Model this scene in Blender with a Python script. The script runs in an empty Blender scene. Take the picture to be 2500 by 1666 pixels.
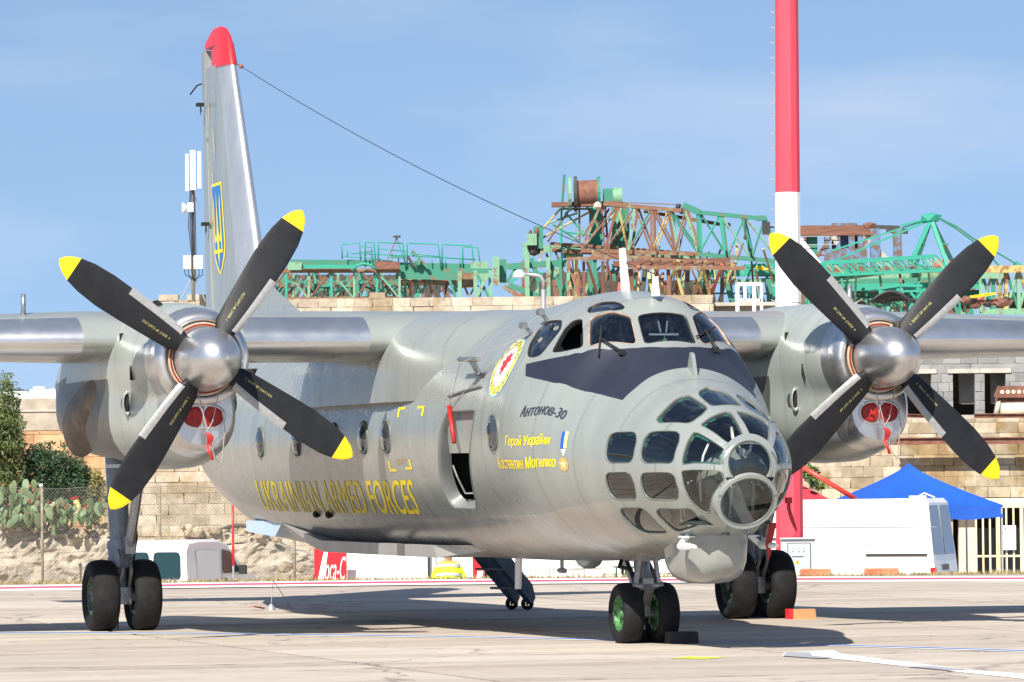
import bpy, bmesh, math, random
from mathutils import Vector, Matrix
from mathutils.geometry import delaunay_2d_cdt
random.seed(7)
PI = math.pi
R_ = math.radians
scene = bpy.context.scene
COL = scene.collection
# ---------------------------------------------------------------- camera (metres, aircraft axes: x forward, y to port)
CAM = Vector((49.3218, -16.1913, 1.7495))
YAW, PITCH, ROLL = 2.8506, 0.0277, -0.0102
cF = Vector((math.cos(PITCH)*math.cos(YAW), math.cos(PITCH)*math.sin(YAW), math.sin(PITCH)))
cR = Vector((math.sin(YAW), -math.cos(YAW), 0)); cU = cR.cross(cF)
cR, cU = cR*math.cos(ROLL)+cU*math.sin(ROLL), cU*math.cos(ROLL)-cR*math.sin(ROLL)
cam = bpy.data.objects.new('camera', bpy.data.cameras.new('camera')); COL.objects.link(cam)
cam.matrix_world = Matrix(((cR.x, cU.x, -cF.x, CAM.x), (cR.y, cU.y, -cF.y, CAM.y), (cR.z, cU.z, -cF.z, CAM.z), (0, 0, 0, 1)))
cam.data.sensor_width = 36.0; cam.data.lens = 36.0*12040.628/2500
cam.data.clip_start = 0.5; cam.data.clip_end = 6000
scene.camera = cam
# ---------------------------------------------------------------- daylight
SUN = Vector((0.86, -0.66, 1.0)).normalized()          # direction towards the sun
SUN_EL = math.asin(SUN.z); SUN_AZ = math.atan2(SUN.x, SUN.y)
world = bpy.data.worlds.new('World'); scene.world = world; world.use_nodes = True
wn = world.node_tree; wn.nodes.clear()
w_out = wn.nodes.new('ShaderNodeOutputWorld'); w_bg = wn.nodes.new('ShaderNodeBackground')
w_sky = wn.nodes.new('ShaderNodeTexSky'); w_sky.sky_type = 'NISHITA'; w_sky.sun_disc = False
w_sky.sun_elevation = SUN_EL; w_sky.sun_rotation = SUN_AZ
w_sky.altitude = 0; w_sky.air_density = 1.0; w_sky.dust_density = 0.3; w_sky.ozone_density = 1.7
w_bg.inputs['Strength'].default_value = 0.088
w_tc = wn.nodes.new('ShaderNodeTexCoord'); w_add = wn.nodes.new('ShaderNodeVectorMath'); w_add.operation = 'ADD'; w_add.inputs[1].default_value = (0, 0, .20)
w_nrm = wn.nodes.new('ShaderNodeVectorMath'); w_nrm.operation = 'NORMALIZE'
wn.links.new(w_tc.outputs['Generated'], w_add.inputs[0]); wn.links.new(w_add.outputs[0], w_nrm.inputs[0]); wn.links.new(w_nrm.outputs[0], w_sky.inputs['Vector'])
w_map = wn.nodes.new('ShaderNodeMapping'); w_map.inputs['Scale'].default_value = (9, 9, 34); w_map.inputs['Location'].default_value = (-4.87, 3.37, -2.41)
w_noise = wn.nodes.new('ShaderNodeTexNoise'); w_noise.inputs['Scale'].default_value = 1.0; w_noise.inputs['Detail'].default_value = 5; w_noise.inputs['Roughness'].default_value = .5
w_ramp = wn.nodes.new('ShaderNodeValToRGB'); w_ramp.color_ramp.elements[0].position = .47; w_ramp.color_ramp.elements[1].position = .80
w_ramp.color_ramp.elements[0].color = (0, 0, 0, 1); w_ramp.color_ramp.elements[1].color = (.62, .62, .62, 1)
w_mix = wn.nodes.new('ShaderNodeMix'); w_mix.data_type = 'RGBA'; w_mix.inputs[7].default_value = (4.3, 4.9, 6.0, 1)
wn.links.new(w_tc.outputs['Generated'], w_map.inputs[0]); wn.links.new(w_map.outputs[0], w_noise.inputs['Vector']); wn.links.new(w_noise.outputs['Fac'], w_ramp.inputs[0])
wn.links.new(w_ramp.outputs[0], w_mix.inputs[0]); wn.links.new(w_sky.outputs[0], w_mix.inputs[6]); wn.links.new(w_mix.outputs[2], w_bg.inputs['Color'])

wn.links.new(w_bg.outputs[0], w_out.inputs[0])
sun = bpy.data.objects.new('sun', bpy.data.lights.new('sun', 'SUN')); COL.objects.link(sun)
sun.data.energy = 5.0; sun.data.angle = R_(0.5); sun.data.color = (1.0, 0.93, 0.82)
sun.rotation_euler = SUN.to_track_quat('Z', 'Y').to_euler()
scene.view_settings.view_transform = 'Standard'; scene.view_settings.look = 'None'
scene.view_settings.exposure = 0.80; scene.view_settings.gamma = 1.0; scene.view_settings.use_curve_mapping = False
scene.render.engine = 'CYCLES'
# ---------------------------------------------------------------- helpers
def link(o, parent=None):
    COL.objects.link(o)
    if parent is not None: o.parent = parent
    return o
def tag(o, label=None, cat=None, group=None, kind=None):
    if label: o['label'] = label
    if cat: o['category'] = cat
    if group: o['group'] = group
    if kind: o['kind'] = kind
    return o
def thing(name, label, cat, loc=(0, 0, 0), rz=0.0, group=None):
    o = bpy.data.objects.new(name, None); o.empty_display_size = 0.3
    o.location = loc; o.rotation_euler = (0, 0, rz)
    link(o); return tag(o, label, cat, group)
def mk(name, verts, faces, mats, parent=None, smooth=False, mi=None, kind=None, angle=None):
    me = bpy.data.meshes.new(name); me.from_pydata([tuple(v) for v in verts], [], faces)
    for m in (mats if isinstance(mats, (list, tuple)) else [mats]): me.materials.append(m)
    if mi: me.polygons.foreach_set('material_index', mi)
    if smooth:
        me.polygons.foreach_set('use_smooth', [True]*len(me.polygons))
        if angle is not None:
            bm = bmesh.new(); bm.from_mesh(me)
            for e in bm.edges:
                if len(e.link_faces) == 2 and e.calc_face_angle(0) > angle: e.smooth = False
            bm.to_mesh(me); bm.free()
    me.update()
    o = bpy.data.objects.new(name, me); link(o, parent)
    if kind: o['kind'] = kind
    return o
class MB:
    """collects shapes into one mesh"""
    def __init__(s): s.v = []; s.f = []; s.m = []
    def add(s, vs, fs, mi=0):
        b = len(s.v); s.v += [tuple(v) for v in vs]; s.f += [tuple(i+b for i in f) for f in fs]; s.m += [mi]*len(fs); return s
    def box(s, c, d, rot=None, mi=0):
        hx, hy, hz = d[0]/2, d[1]/2, d[2]/2
        vs = [Vector((x, y, z)) for x in (-hx, hx) for y in (-hy, hy) for z in (-hz, hz)]
        if rot is not None: vs = [rot @ v for v in vs]
        c = Vector(c)
        return s.add([v+c for v in vs], [(0, 1, 3, 2), (4, 6, 7, 5), (0, 4, 5, 1), (2, 3, 7, 6), (0, 2, 6, 4), (1, 5, 7, 3)], mi)
    def bar(s, a, b, w, h=None, mi=0, n=4, up=(0, 0, 1)):
        a, b = Vector(a), Vector(b); d = b-a
        if d.length < 1e-6: return s
        d.normalize(); u = Vector(up)
        if abs(d.dot(u)) > .97: u = Vector((1, 0, 0)) if abs(d.x) < .9 else Vector((0, 1, 0))
        p = d.cross(u).normalized(); q = p.cross(d); h = h or w
        if n == 4:
            o = [p*w/2+q*h/2, -p*w/2+q*h/2, -p*w/2-q*h/2, p*w/2-q*h/2]
        else:
            o = [p*w/2*math.cos(2*PI*i/n)+q*h/2*math.sin(2*PI*i/n) for i in range(n)]
        vs = [a+x for x in o]+[b+x for x in o]
        fs = [(i, (i+1) % n, n+(i+1) % n, n+i) for i in range(n)]+[tuple(range(n-1, -1, -1)), tuple(range(n, 2*n))]
        return s.add(vs, fs, mi)
    def tube(s, pts, r, n=8, mi=0, caps=True):
        pts = [Vector(p) for p in pts]; rs = r if isinstance(r, (list, tuple)) else [r]*len(pts)
        vs = []; fs = []; pp = None
        for i, p in enumerate(pts):
            d = (pts[min(i+1, len(pts)-1)]-pts[max(i-1, 0)]).normalized()
            if pp is None:
                u = Vector((0, 0, 1)) if abs(d.z) < .9 else Vector((1, 0, 0)); pp = d.cross(u).normalized()
            else: pp = (pp-d*pp.dot(d)).normalized()
            q = d.cross(pp)
            vs += [p+(pp*math.cos(2*PI*k/n)+q*math.sin(2*PI*k/n))*rs[i] for k in range(n)]
        for i in range(len(pts)-1):
            fs += [(i*n+k, i*n+(k+1) % n, (i+1)*n+(k+1) % n, (i+1)*n+k) for k in range(n)]
        if caps: fs += [tuple(range(n-1, -1, -1)), tuple(range((len(pts)-1)*n, len(pts)*n))]
        return s.add(vs, fs, mi)
    def lathe(s, prof, c, ax='x', n=32, mi=0, mis=None):
        """prof: (offset along axis, radius)"""
        c = Vector(c); E = {'x': (Vector((1, 0, 0)), Vector((0, 1, 0)), Vector((0, 0, 1))), 'y': (Vector((0, 1, 0)), Vector((0, 0, 1)), Vector((1, 0, 0))), 'z': (Vector((0, 0, 1)), Vector((1, 0, 0)), Vector((0, 1, 0)))}[ax]
        vs = [c+E[0]*a+(E[1]*math.cos(2*PI*k/n)+E[2]*math.sin(2*PI*k/n))*r for a, r in prof for k in range(n)]
        for i in range(len(prof)-1):
            fs = [(i*n+k, i*n+(k+1) % n, (i+1)*n+(k+1) % n, (i+1)*n+k) for k in range(n)]
            if i == 0: s.add(vs, fs, mis[i] if mis else mi)
            else:
                b = len(s.v)-len(vs); s.f += [tuple(j+b for j in f) for f in fs]; s.m += [mis[i] if mis else mi]*n
        return s
    def prism(s, poly, o, ex, ey, depth, mi=0):
        """polygon (u, v) placed at o with axes ex, ey, extruded along depth vector"""
        o, ex, ey, dv = Vector(o), Vector(ex), Vector(ey), Vector(depth); n = len(poly)
        a = [o+ex*u+ey*v for u, v in poly]; b = [p+dv for p in a]
        return s.add(a+b, [tuple(range(n)), tuple(range(2*n-1, n-1, -1))]+[(i, i+n, (i+1) % n+n, (i+1) % n) for i in range(n)], mi)
    def build(s, name, mats, parent=None, smooth=False, angle=None, kind=None):
        return mk(name, s.v, s.f, mats, parent, smooth, s.m, kind, angle)
def copy_tree(o, parent=None):
    c = o.copy(); link(c, parent)
    for ch in list(o.children): copy_tree(ch, c)
    return c
def rounded(poly, rad, n=3):
    """round the corners of a 2-D polygon"""
    out = []; m = len(poly)
    for i in range(m):
        p = Vector(poly[i]); a = Vector(poly[i-1]); b = Vector(poly[(i+1) % m])
        r = min(rad, (a-p).length*.45, (b-p).length*.45)
        s0 = p+(a-p).normalized()*r; s1 = p+(b-p).normalized()*r
        for k in range(n+1):
            t = k/n; out.append(tuple(s0*(1-t)**2+p*2*t*(1-t)+s1*t*t))
    return out
# ---------------------------------------------------------------- materials
def mat(name, col, rough=0.6, metal=0.0, var=0.0, vs=3.0, bump=0.0, bs=30.0, col2=None, spec=0.5, coat=0.0, stretch=None, emit=None):
    m = bpy.data.materials.new(name); m.use_nodes = True; nt = m.node_tree; b = nt.nodes['Principled BSDF']
    b.inputs['Base Color'].default_value = (*col, 1); b.inputs['Roughness'].default_value = rough; b.inputs['Metallic'].default_value = metal
    b.inputs['Specular IOR Level'].default_value = spec; b.inputs['Coat Weight'].default_value = coat; b.inputs['Coat Roughness'].default_value = .08
    tc = nt.nodes.new('ShaderNodeTexCoord'); src = tc.outputs['Object']
    if stretch:
        mp = nt.nodes.new('ShaderNodeMapping'); mp.inputs['Scale'].default_value = stretch; nt.links.new(src, mp.inputs[0]); src = mp.outputs[0]
    if var or col2:
        n = nt.nodes.new('ShaderNodeTexNoise'); n.inputs['Scale'].default_value = vs; n.inputs['Detail'].default_value = 7; n.inputs['Roughness'].default_value = .65
        nt.links.new(src, n.inputs['Vector'])
        r = nt.nodes.new('ShaderNodeValToRGB'); r.color_ramp.elements[0].position = .35; r.color_ramp.elements[1].position = .65
        c2 = col2 or tuple(c*(1-var) for c in col); c1 = col if col2 else tuple(min(1, c*(1+var)) for c in col)
        r.color_ramp.elements[0].color = (*c2, 1); r.color_ramp.elements[1].color = (*c1, 1)
        nt.links.new(n.outputs['Fac'], r.inputs[0]); nt.links.new(r.outputs[0], b.inputs['Base Color'])
    if bump:
        n2 = nt.nodes.new('ShaderNodeTexNoise'); n2.inputs['Scale'].default_value = bs; n2.inputs['Detail'].default_value = 6; nt.links.new(src, n2.inputs['Vector'])
        bp = nt.nodes.new('ShaderNodeBump'); bp.inputs['Strength'].default_value = bump; bp.inputs['Distance'].default_value = .02
        nt.links.new(n2.outputs['Fac'], bp.inputs['Height']); nt.links.new(bp.outputs[0], b.inputs['Normal'])
    if emit: b.inputs['Emission Color'].default_value = (*emit[0], 1); b.inputs['Emission Strength'].default_value = emit[1]
    return m
def skin_mat(name, col, rough, metal, wear=.10, grime=.5):
    """aircraft skin: panel joints, rivet rows, faint streaks and uneven gloss"""
    m = mat(name, col, rough, metal); nt = m.node_tree; b = nt.nodes['Principled BSDF']; N = nt.nodes.new; L = nt.links.new
    tc = N('ShaderNodeTexCoord'); sp = N('ShaderNodeSeparateXYZ'); L(tc.outputs['Object'], sp.inputs[0])
    def math_(op, a, b_=None):
        n = N('ShaderNodeMath'); n.operation = op
        for i, v in enumerate((a, b_)):
            if v is None: continue
            if isinstance(v, (int, float)): n.inputs[i].default_value = v
            else: L(v, n.inputs[i])
        return n.outputs[0]
    # frame joints every 0.74 m along x
    fx = math_('FRACT', math_('MULTIPLY', sp.outputs['X'], 1/0.74)); dx = math_('ABSOLUTE', math_('SUBTRACT', fx, 0.5))
    seam = math_('LESS_THAN', dx, 0.008)
    near = math_('LESS_THAN', dx, 0.045); rz = math_('LESS_THAN', math_('FRACT', math_('MULTIPLY', sp.outputs['Z'], 1/0.045)), 0.4)
    riv = math_('MULTIPLY', math_('MULTIPLY', near, math_('GREATER_THAN', dx, 0.03)), rz)
    ns = N('ShaderNodeTexNoise'); ns.inputs['Scale'].default_value = 1.6; ns.inputs['Detail'].default_value = 8
    mp = N('ShaderNodeMapping'); mp.inputs['Scale'].default_value = (2.2, 1, .45); L(tc.outputs['Object'], mp.inputs[0]); L(mp.outputs[0], ns.inputs['Vector'])
    mr = N('ShaderNodeMapRange'); mr.inputs[1].default_value = .3; mr.inputs[2].default_value = .7; mr.inputs[3].default_value = 1-wear; mr.inputs[4].default_value = 1+wear*.6
    L(ns.outputs['Fac'], mr.inputs[0])
    k = math_('MULTIPLY', mr.outputs[0], math_('SUBTRACT', 1.0, math_('ADD', math_('MULTIPLY', seam, grime*.5), math_('MULTIPLY', riv, grime*.22))))
    mx = N('ShaderNodeMix'); mx.data_type = 'RGBA'; mx.blend_type = 'MULTIPLY'; mx.inputs[0].default_value = 1
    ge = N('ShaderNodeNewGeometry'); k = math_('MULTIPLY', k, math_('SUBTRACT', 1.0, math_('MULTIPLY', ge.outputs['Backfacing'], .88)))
    mx.inputs[6].default_value = (*col, 1); L(k, mx.inputs[7]); L(mx.outputs[2], b.inputs['Base Color'])
    n2 = N('ShaderNodeTexNoise'); n2.inputs['Scale'].default_value = 5; n2.inputs['Detail'].default_value = 5; L(tc.outputs['Object'], n2.inputs['Vector'])
    mr2 = N('ShaderNodeMapRange'); mr2.inputs[3].default_value = max(.04, rough-.08); mr2.inputs[4].default_value = rough+.1; L(n2.outputs['Fac'], mr2.inputs[0]); L(mr2.outputs[0], b.inputs['Roughness'])
    bp = N('ShaderNodeBump'); bp.inputs['Strength'].default_value = .022; bp.inputs['Distance'].default_value = .03
    n3 = N('ShaderNodeTexNoise'); n3.inputs['Scale'].default_value = 1.4; n3.inputs['Detail'].default_value = 2; L(tc.outputs['Object'], n3.inputs['Vector'])
    L(n3.outputs['Fac'], bp.inputs['Height']); L(bp.outputs[0], b.inputs['Normal'])
    return m
def glass_mat(name, tint=(.6, .68, .7), refl=1.0, rough=.02):
    m = bpy.data.materials.new(name); m.use_nodes = True; nt = m.node_tree; nt.nodes.clear(); N = nt.nodes.new; L = nt.links.new
    o = N('ShaderNodeOutputMaterial'); mx = N('ShaderNodeMixShader'); tr = N('ShaderNodeBsdfTransparent'); gl = N('ShaderNodeBsdfGlossy'); fr = N('ShaderNodeFresnel'); mu = N('ShaderNodeMath')
    tr.inputs[0].default_value = (*tint, 1); gl.inputs['Roughness'].default_value = rough; fr.inputs[0].default_value = 1.5
    mu.operation = 'MULTIPLY'; mu.inputs[1].default_value = refl; L(fr.outputs[0], mu.inputs[0]); L(mu.outputs[0], mx.inputs[0])
    L(tr.outputs[0], mx.inputs[1]); L(gl.outputs[0], mx.inputs[2]); L(mx.outputs[0], o.inputs[0]); return m
M = {}
M['paint'] = skin_mat('grey_paint', (.335, .36, .34), .28, .38, wear=.11, grime=.8)
M['paint_dark'] = skin_mat('shaded_metal_panel', (.12, .125, .12), .42, .45)  # heat-resistant plate, its grey lowered to paint in the wing's shade
M['alu_fin'] = skin_mat('fin_edge_aluminium', (.64, .65, .66), .40, .80, wear=.08, grime=.3)
M['belly_reflect_skin'] = skin_mat('belly_reflect_skin', (.46, .455, .43), .29, .60, wear=.12, grime=.8)  # skin lightened below the crease for the bright ground it reflects
M['nacelle_lit_paint'] = skin_mat('nacelle_lit_paint', (.38, .415, .385), .31, .30, wear=.08, grime=.8)  # same grey paint, lightened to carry sunlight and sky on the nacelles
M['navy'] = mat('navy_antiglare', (.014, .017, .031), .5, var=.12, vs=4)
M['alu'] = skin_mat('bare_aluminium', (.66, .67, .68), .33, .94, wear=.10, grime=.25)
M['alu_smooth'] = mat('polished_aluminium', (.60, .60, .60), .33, .92, var=.10, vs=6, bump=.03, bs=4)
M['steel'] = mat('gear_steel', (.28, .29, .30), .38, .7, var=.25, vs=14)
M['gear_grey'] = mat('gear_grey_paint', (.20, .23, .27), .42, .2, var=.2, vs=10)
M['rubber'] = mat('tyre_rubber', (.010, .010, .011), .8, var=.45, vs=8, spec=.3, bump=.15, bs=60)
M['green_hub'] = mat('green_wheel_hub', (.06, .19, .06), .45, .1, var=.25, vs=14)
M['dark_hub'] = mat('dark_wheel_hub', (.07, .10, .07), .5, .3, var=.4, vs=16)
M['blade'] = mat('propeller_black', (.012, .013, .016), .55, var=.25, vs=4, spec=.3)
M['yellow'] = mat('yellow_paint', (.72, .52, .008), .45, var=.06, vs=6)
M['boot'] = mat('deicing_boot', (.31, .31, .31), .45, .2, var=.12, vs=30)
M['black'] = mat('black_void', (.006, .006, .007), .8)
M['seal'] = mat('black_seal', (.015, .016, .017), .5)
M['red'] = mat('red_paint', (.62, .02, .03), .4, var=.08)
M['red_cover'] = mat('red_cover_cloth', (.34, .014, .011), .5, var=.25, vs=12, bump=.3, bs=14)
M['red_band'] = mat('red_band', (.22, .012, .010), .6, var=.2)
M['red_ribbon'] = mat('red_ribbon', (.33, .025, .02), .7, var=.2)
M['cream_trim'] = mat('cream_trim', (.55, .42, .28), .6, var=.15)
M['white'] = mat('white_paint', (.80, .80, .80), .4, var=.03)
M['cord'] = mat('cord', (.35, .31, .29), .8)
M['teal'] = mat('teal_sealant', (.02, .16, .11), .5, var=.4, vs=60)
M['glass'] = glass_mat('window_glass', (.42, .5, .56), 2.6)
M['glass_open'] = glass_mat('nose_glass', (.78, .82, .80), 2.0)
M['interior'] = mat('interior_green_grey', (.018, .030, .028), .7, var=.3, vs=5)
M['ladder_blue'] = mat('ladder_blue_paint', (.035, .065, .10), .45, var=.2, vs=8)
M['letter_yellow'] = mat('yellow_lettering', (.88, .68, .006), .45, var=.10, vs=7)
M['letter_pale'] = mat('pale_yellow_lettering', (.42, .38, .14), .5)
M['letter_navy'] = mat('navy_lettering', (.03, .035, .06), .45)
M['blue_flag'] = mat('flag_blue', (.01, .09, .42), .45)
M['exhaust'] = mat('exhaust_brown', (.16, .125, .10), .5, .5, var=.35, vs=5)

# ---------------------------------------------------------------- fuselage surface (x forward, y to port, z up; metres)
# station: x, centre height, half width, upper height, lower height, crease height, keel height, crease blend
FUS = [
 (-20.4, 3.16, 0.04, 0.06, 0.06, 3.12, 3.10, 0.03, 0),
 (-20.2, 3.10, 0.20, 0.26, 0.30, 2.95, 2.78, 0.06, 0),
 (-19.4, 2.90, 0.46, 0.56, 0.66, 2.50, 2.20, 0.14, 0),
 (-17.5, 2.66, 0.92, 0.94, 1.06, 2.00, 1.58, 0.20, 0),
 (-15.5, 2.48, 1.20, 1.16, 1.26, 1.68, 1.18, 0.18, 0),
 (-13.5, 2.32, 1.38, 1.32, 1.40, 1.45, 0.96, 0.14, 0),
 (-11.5, 2.25, 1.45, 1.38, 1.45, 1.35, 0.86, 0.12, 0),
 (-8.0, 2.25, 1.45, 1.38, 1.45, 1.33, 0.83, 0.12, 0),
 (-3.0, 2.25, 1.45, 1.38, 1.45, 1.33, 0.83, 0.12, 0),
 (-1.6, 2.25, 1.45, 1.42, 1.44, 1.33, 0.84, 0.14, 0),
 (-0.5, 2.22, 1.44, 1.50, 1.36, 1.34, 0.86, 0.22, .02),
 (0.1, 2.14, 1.38, 1.53, 1.27, 1.36, 0.87, 0.40, .07),
 (0.45, 2.08, 1.30, 1.53, 1.20, 1.40, 0.88, 0.68, .10),
 (0.62, 2.05, 1.26, 1.46, 1.15, 1.42, 0.90, 0.63, .10),
 (0.95, 2.00, 1.16, 1.17, 1.09, 1.44, 0.91, 0.56, .09),
 (1.3, 1.96, 1.06, 1.02, 1.02, 1.48, 0.94, 0.48, .05),
 (1.72, 1.91, 0.95, 0.87, 0.94, 1.5, 0.97, 0.41, .02),
 (2.3, 1.87, 0.80, 0.72, 0.82, 1.5, 1.05, 0.37, 0),
 (2.8, 1.85, 0.65, 0.58, 0.67, 1.5, 1.18, 0.35, 0),
 (3.1, 1.84, 0.52, 0.45, 0.51, 1.6, 1.33, 0.24, 0),
 (3.3, 1.84, 0.38, 0.31, 0.36, 1.66, 1.48, 0.18, 0),
 (3.40, 1.84, 0.25, 0.20, 0.24, 1.7, 1.60, 0.14, 0),
 (3.45, 1.84, 0.02, 0.02, 0.02, 1.83, 1.82, 0.01, 0),
]
def _pchip(xs, ys):
    n = len(xs); h = [xs[i+1]-xs[i] for i in range(n-1)]; d = [(ys[i+1]-ys[i])/h[i] for i in range(n-1)]
    m = [d[0]]+[0.0]*(n-2)+[d[-1]]
    for i in range(1, n-1):
        if d[i-1]*d[i] > 0:
            w1 = 2*h[i]+h[i-1]; w2 = h[i]+2*h[i-1]; m[i] = (w1+w2)/(w1/d[i-1]+w2/d[i])
    def f(x):
        x = min(max(x, xs[0]), xs[-1]); i = 0
        while i < n-2 and x > xs[i+1]: i += 1
        t = (x-xs[i])/h[i]; t2 = t*t; t3 = t2*t
        return (2*t3-3*t2+1)*ys[i]+(t3-2*t2+t)*h[i]*m[i]+(-2*t3+3*t2)*ys[i+1]+(t3-t2)*h[i]*m[i+1]
    return f
_FX = [s[0] for s in FUS]
_FF = [_pchip(_FX, [s[k] for s in FUS]) for k in range(1, 9)]
def fus_params(x): return [f(x) for f in _FF]
def fus(x, t, prm=None):
    """point of the skin at station x; t runs 0 (top) .. 1 (keel) on starboard and 0 .. -1 on port"""
    zc, w, hu, hl, zk, zb, e, pin = prm or fus_params(x)
    s = -1.0 if t >= 0 else 1.0; a = abs(t)
    tk = 0.70
    zk = max(zk, zc-hl*0.98)
    pk = math.pi/2+math.asin(min(1.0, (zc-zk)/hl))
    yk = w*math.sin(pk)
    if a <= tk:
        p = pk*a/tk
        return (x, s*w*math.sin(p)*(1-(pin*math.sin(2*p)**2 if p < math.pi/2 else 0)), zc+(hu if p < math.pi/2 else hl)*math.cos(p))
    q0 = math.asin(min(0.999, e/(zk+e-zb))); q = q0+(math.pi/2-q0)*(a-tk)/(1-tk)
    wl = yk/math.cos(q0)
    return (x, s*wl*math.cos(q), zk+e-(zk+e-zb)*math.sin(q))

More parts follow.
